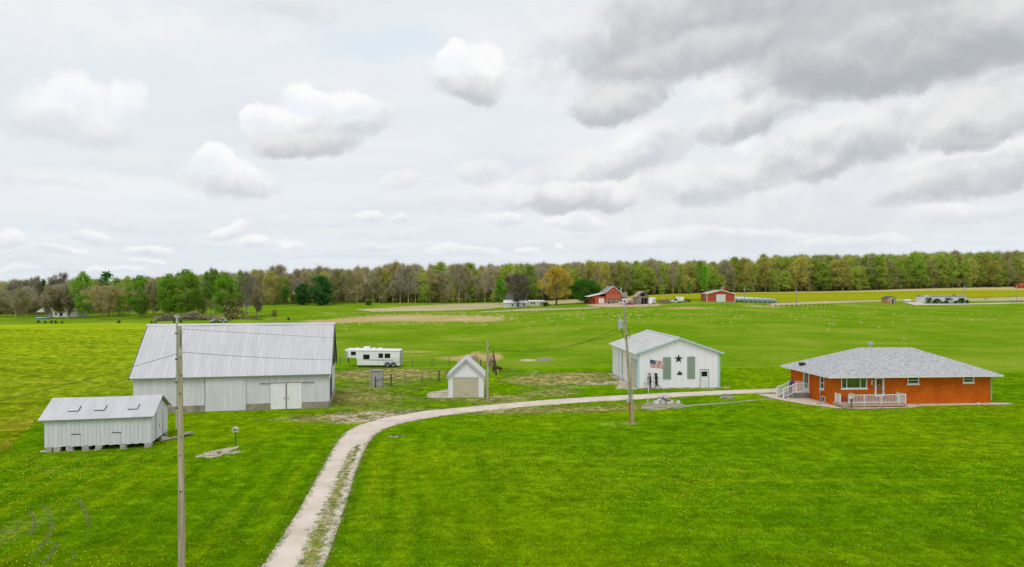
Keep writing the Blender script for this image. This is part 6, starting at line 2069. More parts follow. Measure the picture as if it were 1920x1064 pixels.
def windows(t, lst, y=-.04, mt='window_dark', fm='house_white'):
    for a, b, z0, z1 in lst:
        w = MB().box(a - .1, b + .1, y - .03, y + .038, z0 - .1, z1 + .1).build('window', MATS[fm], t)
        MB().box(a, b, y - .05, y - .031, z0, z1).build('pane', MATS[mt], w)


def gable_body(t, L, D, EZ, RZ, wall, roof, axis='x', ov=.3, trim=None, name='walls'):
    """axis 'x': ridge runs along x (eave to the viewer); 'y': gable to the viewer"""
    if axis == 'x':
        MB().prism([(0, -.5), (D, -.5), (D, EZ), (D / 2, RZ), (0, EZ)], 'x', 0, L).build(name, MATS[wall], t)
        sl = (RZ - EZ) / (D / 2)
        for s in (-1, 1):
            ye = D / 2 + s * (D / 2 + ov); ze = EZ - ov * sl
            MB().prism([(ye, ze + .02), (D / 2, RZ + .02), (D / 2, RZ + .14), (ye, ze + .14)], 'x', -ov, L + ov).build('roof', MATS[roof], t)
    else:
        MB().prism([(0, -.5), (L, -.5), (L, EZ), (L / 2, RZ), (0, EZ)], 'y', 0, D).build(name, MATS[wall], t)
        sl = (RZ - EZ) / (L / 2)
        for s in (-1, 1):
            xe = L / 2 + s * (L / 2 + ov); ze = EZ - ov * sl
            MB().prism([(xe, ze + .02), (L / 2, RZ + .02), (L / 2, RZ + .14), (xe, ze + .14)], 'y', -ov, D + ov).build('roof', MATS[roof], t)
            if trim: MB().bar((xe, -ov - .06, ze), (L / 2, -ov - .06, RZ), .1, .3).build('rake_trim', MATS[trim], t)


def at(px, py, yaw=0, d=None):
    if d is None: x, y = G(px, py)
    else: x, y = WP(px, d)
    return (x, y, tzf(x, y)), y / F


# farmhouse
loc, m_ = at(945, 577.5)
t = thing('farmhouse', 'white two storey farmhouse with a dark roof behind the greyish bare tree', 'house', loc, R(2))
gable_body(t, 43 * m_, 6, 2.4, 3.6, 'house_white', 'house_white', 'x', .25)
MB().prism([(-.5, 3.2), (6.3, 3.2), (6.3, 5.2), (3, 6.6), (-.5, 5.2)], 'x', 0, 0)if False else None
up = thing('upper', None, None); bpy.data.objects.remove(up)
MB().prism([(3.0, 0), (9.0, 0), (9.0, 4.4), (6, 6.3), (3.0, 4.4)], 'x', 1.0, 11.3).build('upper_walls', MATS['house_white'], t)
for s in (-1, 1): MB().prism([(6 + s * 3.4, 4.2), (6, 6.35), (6, 6.5), (6 + s * 3.4, 4.35)], 'x', .8, 11.6).build('upper_roof', MATS['roof_dark'], t)
windows(t, [(3.9, 4.5, .9, 2.0), (6.3, 6.9, .9, 2.0), (9.6, 10.3, .9, 2.0)])
loc, m_ = at(991, 574.5)
t = thing('low_farm_building', 'long low white building between the farmhouse and the round bush', 'building', loc, R(2))
gable_body(t, 30 * m_, 5, 2.3, 2.9, 'house_white', 'house_white', 'x', .2)
windows(t, [(1.2, 2.0, 1.0, 1.9), (2.5, 3.3, 1.0, 1.9), (6.0, 6.6, .3, 1.9), (7.2, 7.8, 1, 1.9)])

# old red barn
loc, m_ = at(1136, 569.5)
t = thing('red_barn', 'old red barn with a grey roof, white lean-to roof and patterned gable', 'barn', loc, R(3))
w = 28.5 * m_
MB().prism([(0, 1.6), (w, 1.6), (w, 5.2), (w / 2, 8.0), (0, 5.2)], 'y', 0, 15).build('walls', MATS['barn_red'], t)
MB().box(.1, w - .1, .02, 14.9, -.5, 1.6).build('stone_base', MATS['concrete'], t)
for s in (-1, 1):
    xe = w / 2 + s * (w / 2 + .4)
    MB().prism([(xe, 5.0), (w / 2, 8.05), (w / 2, 8.2), (xe, 5.15)], 'y', -.4, 15.4).build('roof', MATS['old_roof'], t)
    MB().bar((xe, -.43, 5.0), (w / 2, -.43, 8.05), .1, .25).build('rake_trim', MATS['house_white'], t)
for k in range(5):
    xx = 1.0 + k * (w - 2) / 4
    p = MB().prism([(xx - .32, 2.2), (xx + .32, 2.2), (xx + .32, 3.9), (xx, 4.35), (xx - .32, 3.9)], 'y', -.06, -.01).build('gable_panel', MATS['faded_red'] if 'faded_red' in MATS else mat('faded_red', (.55, .22, .15), rough=.8), t)
for xx, zz in ((w / 2, 6.3), (w / 2 - 1.4, 5.6), (w / 2 + 1.4, 5.6)):
    MB().prism([(xx - .25, zz - .5), (xx + .25, zz - .5), (xx + .25, zz + .3), (xx, zz + .6), (xx - .25, zz + .3)], 'y', -.06, -.01).build('gable_panel', MATS['faded_red'], t)
lw = 31 * m_
MB().box(-lw + 1.6, 0, 1, 13, -.5, 3.4).build('lean_to_walls', MATS['barn_red'], t)
MB().prism([(-lw - .2, 3.1), (.0, 4.9), (.0, 5.05), (-lw - .2, 3.25)], 'y', .4, 14).build('lean_to_roof', MATS['house_white'], t)
MB().box(-lw * .42, -lw * .42 + 2.7, .93, .99, .1, 2.4).build('garage_door', MATS['house_white'], t)
MB().box(-lw + .2, -lw + .4, .5, .7, 0, 3.1).box(-lw + 1.8, -lw + 2.6, .93, .99, .0, 2.6).build('opening', MATS['dark_wood'], t)
MB().box(w - .1, w + .25, .0, .3, 4.6, 7.6).build('cupola_post', MATS['house_white'], t)
loc, m_ = at(1164, 566, d=G(1164, 569)[1] + 10)
t = thing('grey_lean_shed', 'small grey board shed peeking out behind the old red barn', 'shed', loc, 0)
gable_body(t, 12.5 * m_, 5, 2.6, 4.6, 'old_board', 'old_board', 'x', .2)
MB().box(.6, 1.6, -.05, -.01, .2, 2.3).build('opening', MATS['dark_void'], t)

loc, m_ = at(1194, 572)
t = thing('open_shed', 'weathered open-fronted grey shed with a tan roof right of the old red barn', 'shed', loc, R(2))
w = 22.5 * m_
MB().prism([(0, 2.9), (w, 2.9), (w, 3.3), (w / 2, 5.6), (0, 3.3)], 'y', 0, 7).build('gable', MATS['old_board'], t)
MB().box(0, .25, 0, 7, -.3, 2.9).box(w - .25, w, 0, 7, -.3, 2.9).box(.25, w - .25, 6.8, 7, -.3, 2.9).build('walls', MATS['old_board'], t)
for k in range(1, 4): MB().box(w * k / 4 + .6 - .1, w * k / 4 + .6 + .1, 0, .2, -.2, 2.9).build('post', MATS['old_board'], t)
MB().box(.25, w * .35, -.02, .1, -.2, 2.9).build('wall_panel', MATS['old_board'], t)
MB().box(w * .3, w - .3, .3, .35, .1, 2.7).build('dark_bay', MATS['dark_void'], t)
MB().box(w / 2 - .9, w / 2 + .9, -.05, -.01, 3.6, 4.8).build('loft_opening', MATS['dark_void'], t)
for s in (-1, 1):
    xe = w / 2 + s * (w / 2 + .35)
    MB().prism([(xe, 3.1), (w / 2, 5.65), (w / 2, 5.8), (xe, 3.25)], 'y', -.3, 9 if s < 0 else 7.3).build('roof', MATS['roof_tan'], t)


def boxy(name, label, cat, px0, px1, py, h, depth, mt, extra=None, yaw=0):
    loc, m_ = at(px0, py)
    t = thing(name, label, cat, loc, R(yaw))
    w = (px1 - px0) * m_
    bevel(MB().box(0, w, 0, depth, .35, h).build('body', MATS[mt], t), .08, 2)
    return t, w


def wheels(t, xs, r=.4, y=-.05):
    for xx in xs:
        wv = MB().tube([(xx, y, r), (xx, y + .25, r)], r, 14).build('wheel', MATS['tyre'], t)
        MB().tube([(xx, y - .015, r), (xx, y - .001, r)], r * .5, 10).build('rim', MATS['rim'], wv)


t, w = boxy('box_trailer', 'long white enclosed trailer parked in the yard before the open shed', 'trailer', 1168, 1184, 571, 2.6, 2.4, 'house_white'); wheels(t, (w * .6, w * .6 + .9))
MB().box(.3, .8, -.03, -.01, 1.4, 2.1).build('window', MATS['window_dark'], t)
t, w = boxy('wooden_crate_wagon', 'beige boxy wagon between the white trailer and the open shed', 'wagon', 1179.5, 1192.5, 572, 2.3, 2.2, 'tan_wall'); wheels(t, (.5, w - .5))
MB().box(0, w, -.03, -.01, 1.1, 1.25).build('side_rail', MATS['old_board'], t)
t, w = boxy('stock_trailer', 'white panelled trailer at the right wall of the open shed', 'trailer', 1217.5, 1229, 571.5, 2.9, 2.4, 'pale_metal'); wheels(t, (w * .5, w * .5 + .8))
MB().box(w * .55, w * .95, -.03, -.01, .5, 2.4).build('door', MATS['galv'], t)


def car(name, label, px, py, L, paint, H=1.5, pickup=False):
    loc, m_ = at(px, py)
    t = thing(name, label, 'car' if not pickup else 'truck', loc, 0)
    if pickup:
        prof = [(0, .4), (L, .4), (L, 1.0), (L * .74, 1.1), (L * .66, H), (L * .42, H), (L * .38, 1.05), (0, 1.05)]
    else:
        prof = [(0, .35), (L, .35), (L, .8), (L * .78, .92), (L * .64, H), (L * .28, H), (L * .12, .95), (0, .9)]
    bevel(MB().prism(prof, 'y', 0, 1.7).build('body', MATS[paint], t), .06, 2)
    a, b = (L * .44, L * .65) if pickup else (L * .28, L * .66)
    MB().prism([(a, 1.0), (b + .2, 1.0), (b, H - .1), (a, H - .1)], 'y', -.015, -.001).build('side_window', MATS['window_dark'], t)
    wheels(t, (L * .2, L * .8), .33)
    return t


car('parked_car', 'small red car parked in the farm yard before the white trailer', 1172, 573.2, 3.6, 'car_red', 1.35)
car('parked_pickup', 'white pickup truck at the left of the yard, behind the transformer pole top', 1161, 571.5, 4.2, 'house_white', 1.7, True)
car('parked_truck', 'white truck parked under the slanting grain auger', 1256, 568.5, 4.4, 'house_white', 1.9, True)


def tractor(label, px, py, L, mt='car_red'):
    loc, m_ = at(px, py)
    t = thing('tractor', label, 'tractor', loc, R(random.uniform(-10, 10)))
    bevel(MB().box(L * .4, L, .35, .95, .6, 1.2).build('engine_hood', MATS[mt], t), .06)
    MB().box(.2, L * .4, .25, 1.05, .6, 1.0).box(.3, L * .42, .3, 1.0, 1.95, 2.02).box(.34, .4, .35, .4, 1, 1.95).box(L * .36, L * .4, .35, .4, 1, 1.95).build('cab', MATS['black_paint'], t)
    for xx, r in ((L * .22, .62), (L * .85, .36)):
        for yy in (0, 1.1):
            wv = MB().tube([(xx, yy, r), (xx, yy + .25, r)], r, 14).build('wheel', MATS['tyre'], t)
            MB().tube([(xx, yy - .02, r), (xx, yy - .001, r)], r * .5, 10).build('rim', MATS['rim'], wv)


tractor('small pale tractor before the stone base of the old red barn', 1140, 570.5, 3.0, 'rock_rust')
tractor('dark tractor parked right of the stone base of the old red barn', 1148, 570, 2.8, 'post_grey')
tractor('dark machine between the white striped tank wagon and the red metal barn', 1284, 567.5, 2.4, 'black_paint')


def implement(label, px, py, L):
    loc, _ = at(px, py)
    t = thing('farm_implement', label, 'machinery', loc, R(5))
    MB().bar((0, 0, .6), (L, 0, .6), .15).bar((0, 1.2, .6), (L, 1.2, .6), .15).bar((L * .5, .6, .6), (L * .5, -1.4, .4), .12).build('frame', MATS['old_board'], t)
    for k in range(6):
        xx = L * (k + .5) / 6
        MB().tube([(xx - .04, .3, .35), (xx + .04, .3, .35)], .35, 12).build('disc', MATS['rusty'], t)
    MB().box(L * .1, L * .9, .3, .9, .7, 1.3).build('hopper', MATS['old_board'], t)
    for k in range(5):
        MB().box(L * .1 + k * L * .16, L * .1 + k * L * .16 + L * .09, .28, .92, 1.3, 1.62).build('seed_box', MATS['roof_red'] if 'roof_red' in MATS else mat('roof_red', (.30, .10, .08), rough=.8), t)


implement('rusty farm implement with red boxes, left of the slanting auger', 1233, 570, 3.6)
implement('rusty farm implement in the row of machinery under the slanting auger', 1246, 570, 3.0)
(ax, ay, az_), m_ = at(1259, 569.5)
t = thing('grain_auger', 'long pale auger slanting up over the parked machinery', 'auger', (ax, ay, az_))
MB().tube([(0, 0, .5), (-17 * m_, 1, 4.4)], .13, 8).build('tube', MATS['roof_tan'], t)
MB().bar((-6 * m_, -.5, 0), (-9 * m_, .3, 2.4), .08).bar((-6 * m_, 1.2, 0), (-9 * m_, .7, 2.4), .08).build('legs', MATS['old_board'], t)
(ax, ay, az_), m_ = at(1274, 568.5)
t = thing('loader_arm', 'short dark machinery arm right of the white truck', 'machinery', (ax, ay, az_))
MB().bar((0, 0, .2), (-11 * m_, .5, 2.7), .14).bar((-9 * m_, 0, .2), (-11 * m_, .5, 2.7), .1).box(-.4, .6, -.3, .6, .1, .6).build('arm', MATS['black_paint'], t)
loc, m_ = at(1268, 567.5)
t = thing('tank_wagon', 'white striped tank wagon left of the red metal barn', 'wagon', loc)
L_ = 14.5 * m_
bevel(MB().box(0, L_, 0, 1.9, .5, 2.3).build('tank', MATS['pale_metal'], t), .12, 2)
for k in range(4): MB().box(.2 + k * L_ * .13, .28 + k * L_ * .13, -.03, -.001, .7, 2.1).build('rib', MATS['grey_trim'], t)
wheels(t, (.6, L_ - .6), .35)

# red metal barn with white doors
loc, m_ = at(1325.5, 567)
t = thing('red_pole_barn', 'red metal barn with white sliding doors left of the wrapped bale rows', 'barn', loc, R(-9))
w = 50.5 * m_
D = 22.0
gable_body(t, w, D, 3.45, 5.0, 'metal_red', 'roof_streak', 'y', .3, 'house_white')
MB().box(-.12, 0.12, -.12, .12, 0, 3.4).build('corner_trim', MATS['house_white'], t)
MB().box(w - .12, w + .12, -.12, .12, 0, 3.4).build('corner_trim', MATS['house_white'], t)
MB().box(-.05, w + .05, -.05, .05, -.2, .35).build('base_trim', MATS['concrete'], t)
for k in range(2):
    a_ = w * .335 + k * w * .165
    d_ = MB().box(a_ + .02, a_ + w * .165 - .02, -.14, -.03, .1, 3.2).build('sliding_door', MATS['house_white'], t)
    MB().bar((a_ + .1, -.16, .3), (a_ + w * .165 - .1, -.16, 1.6), .08, .02, up=(0, 1, 0)).bar((a_ + .1, -.16, 3.0), (a_ + w * .165 - .1, -.16, 1.7), .08, .02, up=(0, 1, 0)).build('cross_brace', MATS['grey_pale'], d_)
for yy in (8.0,): MB().box(-.05, 0, yy, yy + .2, 0, 3.3).build('downspout', MATS['house_white'], t)
loc, _ = at(1352, 560, d=G(1350, 566)[1] + 30)
t = thing('rusty_roof_shed', 'small rusty roofed shed peeking over the ridge of the red metal barn', 'shed', loc)
gable_body(t, 3.2, 3, 3.2, 5.6, 'barn_red', 'old_roof', 'y', .2)

# rows of wrapped bales
ORD = ['first', 'second', 'third', 'fourth', 'fifth', 'sixth', 'seventh', 'eighth']
for k in range(8):
    px_ = 1396 + k * 8.6
    (bx0, by0, bz0), m_ = at(px_, 567.2 + .2 * k)
    t = thing('bale_row', f'{ORD[k]} row from the left of the pale blue wrapped bale rows', 'hay bales', (bx0, by0, bz0), 0, 'rows of wrapped hay bales')
    nb_ = 13
    for j in range(nb_):
        dx_, dy_ = -.42, .9
        a_ = (dx_ * 1.65 * j, dy_ * 1.65 * j); b__ = (dx_ * 1.65 * (j + .97), dy_ * 1.65 * (j + .97))
        za = tzf(bx0 + a_[0], by0 + a_[1]) - bz0
        MB().tube([(a_[0], a_[1], za + .80), (a_[0] + dx_ * .2, a_[1] + dy_ * .2, za + .82), (b__[0], b__[1], za + .82)], [.76, .85, .85], 12).build('bale', MATS['bale_wrap'] if j else MATS['bale_front'] if 'bale_front' in MATS else mat('bale_front', (.24, .28, .33), (.34, .40, .47), scale=2, rough=.5), t)

# mobile home, shed, boat
loc, m_ = at(1730, 568)
t = thing('mobile_home', 'long white mobile home with black shutters and round dark shrubs in front', 'mobile home', loc, R(3))
L_ = 85 * m_
MB().box(0, L_, 0, 5, 0, 3.05).build('walls', MATS['house_white'], t)
MB().prism([(-.25, 3.0), (5.25, 3.0), (2.5, 3.6)], 'x', -.2, L_ + .2).build('roof', MATS['grey_trim'], t)
MB().prism([(0, 2.9), (L_ * .17, 2.9), (L_ * .07, 3.6)], 'y', -.3, -.2).build('porch_gable', MATS['house_white'], t)
windows(t, [(L_ * .05, L_ * .05 + 1.2, 1.1, 2.1)], mt='tarp_blue')
for fx in (.145, .575):
    windows(t, [(L_ * fx - .5, L_ * fx + .5, 1.1, 2.3)])
    for s in (-1, 1): MB().box(L_ * fx + s * .95 - .3, L_ * fx + s * .95 + .3, -.08, -.01, 1.0, 2.4).build('shutter', MATS['black_paint'], t)
MB().box(L_ * .655, L_ * .655 + .5, -.06, -.01, .9, 2.4).build('door', MATS['black_paint'], t)
MB().box(L_ * .75, L_ * .8, 1.5, 2, 3.3, 3.9).build('chimney', MATS['roof_dark'], t)
for px_, H_, wf, lab in ((1741, 1.5, 1.6, 'flat clipped dark shrub under the left window of the mobile home'), (1756.5, 2.6, 1.35, 'tall round dark shrub in front of the mobile home, second from left'),
                        (1774, 1.5, 1.9, 'flat clipped dark shrub in the middle of the mobile home front'), (1792, 1.5, 1.7, 'flat dark shrub left of the biggest round shrub'),
                        (1803, 3.1, 1.15, 'biggest round dark shrub by the right end of the mobile home'), (1813, 2.0, 1.2, 'small dark shrub at the right end of the mobile home'), (1751, 1.0, 1.2, 'tiny dark shrub left of the tall round shrub'), (1765, 1.1, 1.3, 'tiny dark shrub right of the tall round shrub')):
    d_ = loc[1] - 2.2
    H_ *= .85
    o = tree('round_shrub', lab, 'round_shrub', px_, d_, H_)
    o.scale = (H_ / 2.4 * wf,) * 2 + (H_ / 2.4,)
    o['category'] = 'shrub'
loc, m_ = at(1664, 570)
t = thing('garden_shed', 'small tan garden shed with an orange side and dark roof, left of the mobile home', 'shed', loc, R(8))
w = 17 * m_
gable_body(t, w, 4, 2.4, 3.3, 'tan_wall', 'roof_dark', 'y', .2)
MB().box(-.06, 0, 0, 4, 0, 2.4).box(0, w * .4, -.06, 0, 0, 1.2).build('orange_siding', MATS['orange_wall'], t)
MB().box(w * .55, w * .95, -.08, -.01, .1, 2.0).build('door', MATS['black_paint'], t)
MB().box(w * .75, w * .85, -.10, -.081, .2, 1.8).build('door_frame', MATS['house_white'], t)
loc, m_ = at(1697, 567.5)
t = thing('covered_boat', 'low white covered boat on a trailer left of the mobile home', 'boat', loc)
L_ = 12 * m_
bevel(MB().prism([(0, .6), (L_ * .85, .5), (L_, 1.1), (L_ * .9, 1.5), (.1, 1.5)], 'y', 0, 1.7).build('hull', MATS['house_white'], t), .1, 2)
wheels(t, (L_ * .35,), .3)
(ax, ay, az_), _ = at(1925, 541, d=425)
t = thing('red_far_barn', 'low red building cut by the right edge in front of the woodland', 'barn', (WP(1914, 418)[0], 418, tzf(*WP(1914, 418))), 0)
gable_body(t, 9, 5, 2.2, 3.0, 'barn_red', 'barn_red', 'x', .2)
windows(t, [(1.5, 2.5, .6, 1.6), (5, 6, .6, 1.6)], fm='barn_red')

# far left house
loc, m_ = at(90, 596, d=277)
t = thing('white_cottage', 'small white house with an open carport seen between the far left trees', 'house', loc, R(-3))
gable_body(t, 57 * m_, 6, 2.5, 3.4, 'house_white', 'roof_tan', 'x', .2)
MB().prism([(-3.6, 2.1), (2, 2.1), (-.8, 3.8)], 'y', -2, 3).build('carport_roof', MATS['house_white'], t)
for xx in (-3.4, -1.8, 1.6): MB().box(xx, xx + .15, -1.8, -1.65, 0, 2.1).build('post', MATS['old_board'], t)
windows(t, [(3, 3.8, .9, 1.9), (5.2, 6.2, .5, 2.0), (8.2, 9.0, .9, 1.9)])
loc, m_ = at(66, 597, d=262)
t = thing('blue_pool', 'low blue round pool on the grass left of the small white house', 'pool', loc)
MB().tube([(2.2, 1, 0), (2.2, 1, .55)], 2.5, 24).build('wall', MATS['tarp_blue'], t)
MB().tube([(2.2, 1, .551), (2.2, 1, .60)], 2.56, 24).build('rim', MATS['house_white'], t)
SHR = [(72, 'first'), (84.5, 'second'), (96.7, 'third'), (104.5, 'fourth'), (116.7, 'fifth')]
for px_, o_ in SHR:
    tree('cedar_shrub', f'{o_} small dark shrub from the left along the far edge of the crop field', 'conifer_shrub', px_, 229 + random.uniform(-1, 1), random.uniform(.8, 1.1), 1.2)['category'] = 'shrub'
for px_, lab in ((223, 'small dark shrub by itself on the far field edge, right of the olive tree'), (284, 'left one of the two dark shrubs near the brush pile'), (291, 'right one of the two dark shrubs near the brush pile'), (327, 'small dark shrub below the brush pile by the near pole top'), (339, 'small dark shrub just right of the near pole top')):
    tree('cedar_shrub', lab, 'conifer_shrub', px_, 228, random.uniform(.8, 1.2), 1.3)['category'] = 'shrub'


def stick_pile(name, label, px0, px1, d, h, n, mats, ln, rad, cat='brush pile'):
    x0, x1 = WP(px0, d)[0], WP(px1, d)[0]
    c = (x0 + x1) / 2
    z = tzf(c, d)
    t = thing(name, label, cat, (c, d, z))
    hw_ = (x1 - x0) / 2
    m = {k: MB() for k in mats}
    for i in range(n):
        u = random.uniform(-1, 1); xx = u * hw_
        hh = h * math.sqrt(max(0, 1 - u * u)) * random.random() * (.8 + .4 * math.sin(u * 7))
        a = random.uniform(-.6, .6); b = random.uniform(0, 3.14); l_ = random.uniform(.4, 1) * ln
        dx, dy, dz = math.cos(b) * l_ / 2, math.sin(b) * l_ / 2, math.sin(a) * l_ / 2
        zz = tzf(c + xx, d) - z + hh + .1
        yy = random.uniform(-1.5, 1.5)
        m[random.choice(mats)].tube([(xx - dx, yy - dy, zz - dz), (xx + dx, yy + dy, zz + dz)], [rad, rad * .5], 4, cap=False)
    for k, v in m.items():
        tag(v.build('sticks', MATS[k], t), kind='stuff')


stick_pile('brush_pile', 'long brown brush pile of cut branches above the left of the barn roof', 296, 402, 238, 2.4, 1500, ['rusty', 'bark', 'bark_pale'], 2.4, .05)
stick_pile('pale_branches', 'heap of pale bare branches at the left end of the brush pile', 300, 340, 240, 1.2, 260, ['bark_pale'], 5.0, .08)
stick_pile('timber_debris', 'heap of grey and white broken boards below the brush pile', 397, 428, 222, 1.0, 160, ['house_white', 'bark_pale', 'post_dark'], 2.2, .09, 'debris')
stick_pile('log_heap', 'small heap of orange-brown cut logs right of the brush pile', 403, 420, 243, .9, 60, ['roof_tan', 'orange_wall'], 1.6, .16, 'logs')
stick_pile('draw_debris', 'few orange-brown logs and stones in the grassy draw beyond the barn', 506, 522, 256, .6, 40, ['roof_tan', 'orange_wall'], 1.4, .12, 'logs')
stick_pile('dark_brush', 'dark brush at the foot of the grassy mound beyond the barn', 455, 490, 252, .9, 300, ['post_dark', 'bark'], 1.8, .05)
stick_pile('weed_clump', 'dry tan weeds and brush along the fence right of the garage roof', 913, 926, 100, 1.5, 320, ['bark_pale', 'roof_tan'], 1.0, .02)
stick_pile('dry_weed_patch', 'low dry tan weeds behind the garage along the ditch', 884, 897, 108, .6, 200, ['roof_tan', 'bark_pale'], .7, .02)

# ------------------------------------------------------------------ ground cover
def in_poly(x, y, poly):
    c = np.zeros(x.shape, bool)
    for (ax, ay), (bx_, by) in zip(poly, poly[1:] + poly[:1]):
        c ^= ((ay > y) != (by > y)) & (x < (bx_ - ax) * (y - ay) / (by - ay + 1e-12) + ax)
    return c


def tuft_proto(name, n, rad, h, w, matl, seed):
    r = np.random.default_rng(seed)
    a = r.uniform(0, 6.28, n); q = np.sqrt(r.uniform(0, 1, n)) * rad
    b = np.stack([q * np.cos(a), q * np.sin(a), np.zeros(n)], 1)
    d = r.uniform(0, 6.28, n); hh = h * r.uniform(.5, 1.1, n)
    s = np.stack([np.cos(d), np.sin(d), np.zeros(n)], 1) * w
    ln = r.normal(0, .35, (n, 2)) * hh[:, None]
    tip = b + np.c_[ln, hh]
    V = np.stack([b - s, b + s, tip], 1).reshape(-1, 3)
    me = np_mesh(name, V, np.arange(3 * n).reshape(-1, 3), matl)
    return bpy.data.objects.new(name, me)


DRIVE_POLY = smooth_pts(LW) + smooth_pts(RW)[::-1]
STRIP_POLY = smooth_pts(SLW) + smooth_pts(SRW)[::-1]
HOUSES = [((-33.6, 60.3), 13.0, 16.9, 9.8), ((-31.7, 46.2), 13.0, 6.7, 4.4), ((-6.6, 69.6), 2.0, 3.8, 5.0), (SO, 3.2, 9.6, 14.5), (HO, 4.4, 16.5, 8.4)]


def free(x, y):
    ok = ~(in_poly(x, y, DRIVE_POLY) & ~in_poly(x, y, STRIP_POLY))
    for (ox, oy), yaw, L, D in HOUSES:
        c, s = math.cos(R(yaw)), math.sin(R(yaw))
        u = (x - ox) * c + (y - oy) * s; v = -(x - ox) * s + (y - oy) * c
        ok &= ~((u > -.1) & (u < L) & (v > -.1) & (v < D))
    ok &= ~in_poly(x, y, [hw(*p)[:2] for p in [(-4.3, 7.2), (-3.6, 3.2), (-2.4, .6), (-.6, -1.75), (2.0, -2.25), (6.5, -2.0), (8.0, -1.25), (18, -1.0), (18, .2), (0, 7.2)]])
    return ok


# lawn turf: many small tufts, denser near
N_ = 95000
yy = 24 + (97 - 24) * rng.uniform(0, 1, N_) ** 1.15
xx = rng.uniform(-.80, .80, N_) * yy
ok = in_poly(xx, yy, LAWN_POLY) & free(xx, yy)
xx, yy = xx[ok], yy[ok]
la = lawn_attrs(xx, yy)
keep = rng.uniform(0, 1, len(xx)) > np.clip(la['bare'] * .9, 0, .9)
xx, yy = xx[keep], yy[keep]; la = {k: v[keep] for k, v in la.items()}
TP = [tuft_proto(f'turf_{i}', 55, .34, .055, .006, M_LAWN_I, 40 + i) for i in range(3)]
pts = np.c_[xx, yy, np.full(len(xx), .004)]
points_instances('lawn_turf', pts, rng.uniform(0, 6.28, len(xx)), rng.uniform(.7, 1.3, len(xx)), rng.integers(0, 3, len(xx)), TP, None, la)
# rough grass along edges: drive, walls, fence lines, worn ground
E_ = []
for side in (smooth_pts(LW), smooth_pts(RW)):
    E_ += [p for p in dens(side, .16, False, .10)]
E_ += [p for p in dens(smooth_pts(SLW), .10, False, .16)] + [p for p in dens(smooth_pts(SRW), .10, False, .16)]
for (ox, oy), yaw, L, D in HOUSES[:4]:
    c, s = math.cos(R(yaw)), math.sin(R(yaw))
    E_ += [(ox + u * c + .15 * s, oy + u * s - .15 * c) for u in np.arange(0, L, .3)]
E_ = np.array(E_)
E_ = E_[(E_[:, 1] > 20)]
la = lawn_attrs(E_[:, 0], E_[:, 1]); la['dry'] = la['dry'] + rng.uniform(.2, 1.1, len(E_))
RP = [tuft_proto(f'rough_{i}', 40, .12, .07, .006, M_LAWN_I, 60 + i) for i in range(3)]
points_instances('edge_grass', np.c_[E_, np.full(len(E_), .004)], rng.uniform(0, 6.28, len(E_)), rng.uniform(.5, 1.4, len(E_)), rng.integers(0, 3, len(E_)), RP, None, la)
# clumpy weeds on the worn ground round the garage
N_ = 16000
px_ = rng.uniform(540, 1220, N_); dd_ = rng.uniform(57, 97, N_)
xx = (px_ - 960) / F * dd_; yy = dd_
la = lawn_attrs(xx, yy)
nzz = np.sin(xx * 1.1 + 3) * np.sin(yy * 1.4) + rng.uniform(-1, 1, N_)
ok = in_poly(xx, yy, LAWN_POLY) & free(xx, yy) & (la['dry'] > .35) & (nzz > .1)
xx, yy = xx[ok], yy[ok]; la = {k: v[ok] for k, v in la.items()}
sel = rng.uniform(0, 1, len(xx)) < .35
la['dry'] = np.where(sel, 0, la['dry'] + .3); la['bare'] = la['bare'] * 0
CP = [tuft_proto(f'clump_{i}', 60, .26, .09, .010, M_LAWN_I, 80 + i) for i in range(3)]
points_instances('weed_clumps', np.c_[xx, yy, np.full(len(xx), .004)], rng.uniform(0, 6.28, len(xx)), rng.uniform(.5, 1.3, len(xx)), rng.integers(0, 3, len(xx)), CP, None, la)
# young crop in the field, upright leaves
N_ = 30000
yy = 44 + 150 * rng.uniform(0, 1, N_) ** 1.8
xx = rng.uniform(-.82, -.2, N_) * yy
ok = in_poly(xx, yy, CROP_POLY)
xx, yy = xx[ok], yy[ok]
KP = [tuft_proto(f'crop_{i}', 60, .42, .15, .009, M_CROP_I, 90 + i) for i in range(3)]
points_instances('crop_plants', np.c_[xx, yy, np.full(len(xx), .03)], rng.uniform(0, 6.28, len(xx)), rng.uniform(.6, 1.25, len(xx)), rng.integers(0, 3, len(xx)), KP, None,
                 {'dry': field_attr(CDRY, xx, yy), 'bare': xx * 0})


def flowers(name, n, yr, col, size, h, fn):
    y = yr[0] + (yr[1] - yr[0]) * rng.uniform(0, 1, n) ** 1.1
    x = rng.uniform(-.79, .79, n) * y
    ok = fn(x, y); x, y = x[ok], y[ok]; n = len(x)
    z = tz(x, y) + h * rng.uniform(.4, 1.2, n)
    s = size * rng.uniform(.6, 1.3, n)
    o6 = np.array([(1, 0, 0), (-1, 0, 0), (0, 1, 0), (0, -1, 0), (0, 0, .7), (0, 0, -.7)])
    V = (np.c_[x, y, z][:, None, :] + o6[None] * s[:, None, None]).reshape(-1, 3)
    f = np.array([(0, 2, 4), (2, 1, 4), (1, 3, 4), (3, 0, 4), (2, 0, 5), (1, 2, 5), (3, 1, 5), (0, 3, 5)])
    Fc = (f[None] + (np.arange(n) * 6)[:, None, None]).reshape(-1, 3)
    tag(link(name, np_mesh(name, V, Fc, col)), kind='stuff')


mat('petal_yellow', (.90, .74, .06), rough=.8)
mat('seed_white', (.70, .68, .28), rough=.9)


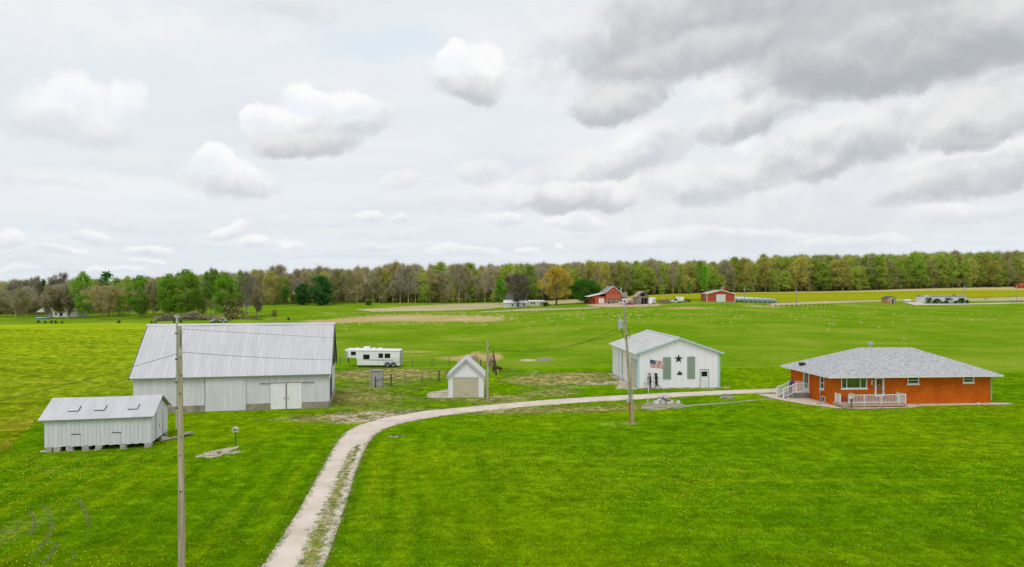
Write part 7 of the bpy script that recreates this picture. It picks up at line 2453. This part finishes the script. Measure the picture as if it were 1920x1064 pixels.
def clumpy(x, y, f1, thr, seed):
    a = np.sin(x * f1 + seed) + np.sin(y * f1 * 1.3 + seed * 2.1 + .7 * np.sin(x * f1 * .5)) + np.sin((x + y) * f1 * .6 + seed)
    return a + rng.uniform(-1.8, 1.8, len(x)) > thr


flowers('dandelion_flowers', 34000, (24, 90), MATS['petal_yellow'], .030, .07, lambda x, y: in_poly(x, y, LAWN_POLY) & free(x, y) & clumpy(x, y, .22, 1.3, 1.0))
flowers('dandelion_puffs', 15000, (24, 97), MATS['seed_white'], .022, .10, lambda x, y: in_poly(x, y, LAWN_POLY) & free(x, y) & clumpy(x, y, .3, 1.1, 4.0))


def straw_fn(x, y):
    a = field_attr([(745, 597, 120, 7, 1.2), (880, 598, 80, 6, 1.2), (625, 602, 55, 5, 1.0), (1350, 588, 300, 10, .09), (1700, 590, 260, 14, .05), (1080, 595, 160, 8, .16), (1160, 590, 60, 5, .3)], x, y)
    return rng.uniform(0, 1, len(x)) < a * .8


def flowers2(name, n, yr, col, size, h, fn):
    y = rng.uniform(yr[0], yr[1], n); x = rng.uniform(-.3, .78, n) * y
    ok = fn(x, y)
    return x[ok], y[ok]


x_, y_ = flowers2('straw', 12000, (110, 300), None, 0, 0, straw_fn)
SP = [tuft_proto(f'straw_{i}', 30, .28, .26, .04, mat(f'straw{i}', (.85, .76, .46), (.74, .60, .34), rough=1), 70 + i) for i in range(2)]
points_instances('straw_tufts', np.c_[x_, y_, tz(x_, y_)], rng.uniform(0, 6.28, len(x_)), rng.uniform(.5, 1.3, len(x_)), rng.integers(0, 2, len(x_)), SP, None)
# curved windrows of dry clippings in the lower left corner
curves = [[(145, 938), (160, 960), (166, 985), (160, 1010), (148, 1032), (128, 1064)], [(112, 940), (128, 962), (131, 990), (122, 1012)], [(80, 948), (94, 968), (97, 992), (88, 1016), (66, 1040), (44, 1062)],
          [(20, 960), (32, 985), (28, 1010)], [(108, 1020), (96, 1042), (82, 1064)], [(60, 1005), (66, 985), (58, 960)]]
W_ = []
for c in curves:
    for p in dens([G(*q) for q in c], .03, False, .06):
        if math.sin(p[0] * 2.1 + p[1] * 1.7) + random.uniform(-.8, .8) > -.1: W_.append(p)
W_ = np.array(W_)
HP = [tuft_proto(f'clipping_{i}', 15, .07, .06, .004, mat(f'clipping{i}', (.44, .40, .22), (.32, .30, .15), rough=1), 77 + i) for i in range(2)]
points_instances('grass_clippings', np.c_[W_, np.full(len(W_), .004)], rng.uniform(0, 6.28, len(W_)), rng.uniform(.5, 1.3, len(W_)), rng.integers(0, 2, len(W_)), HP, None)
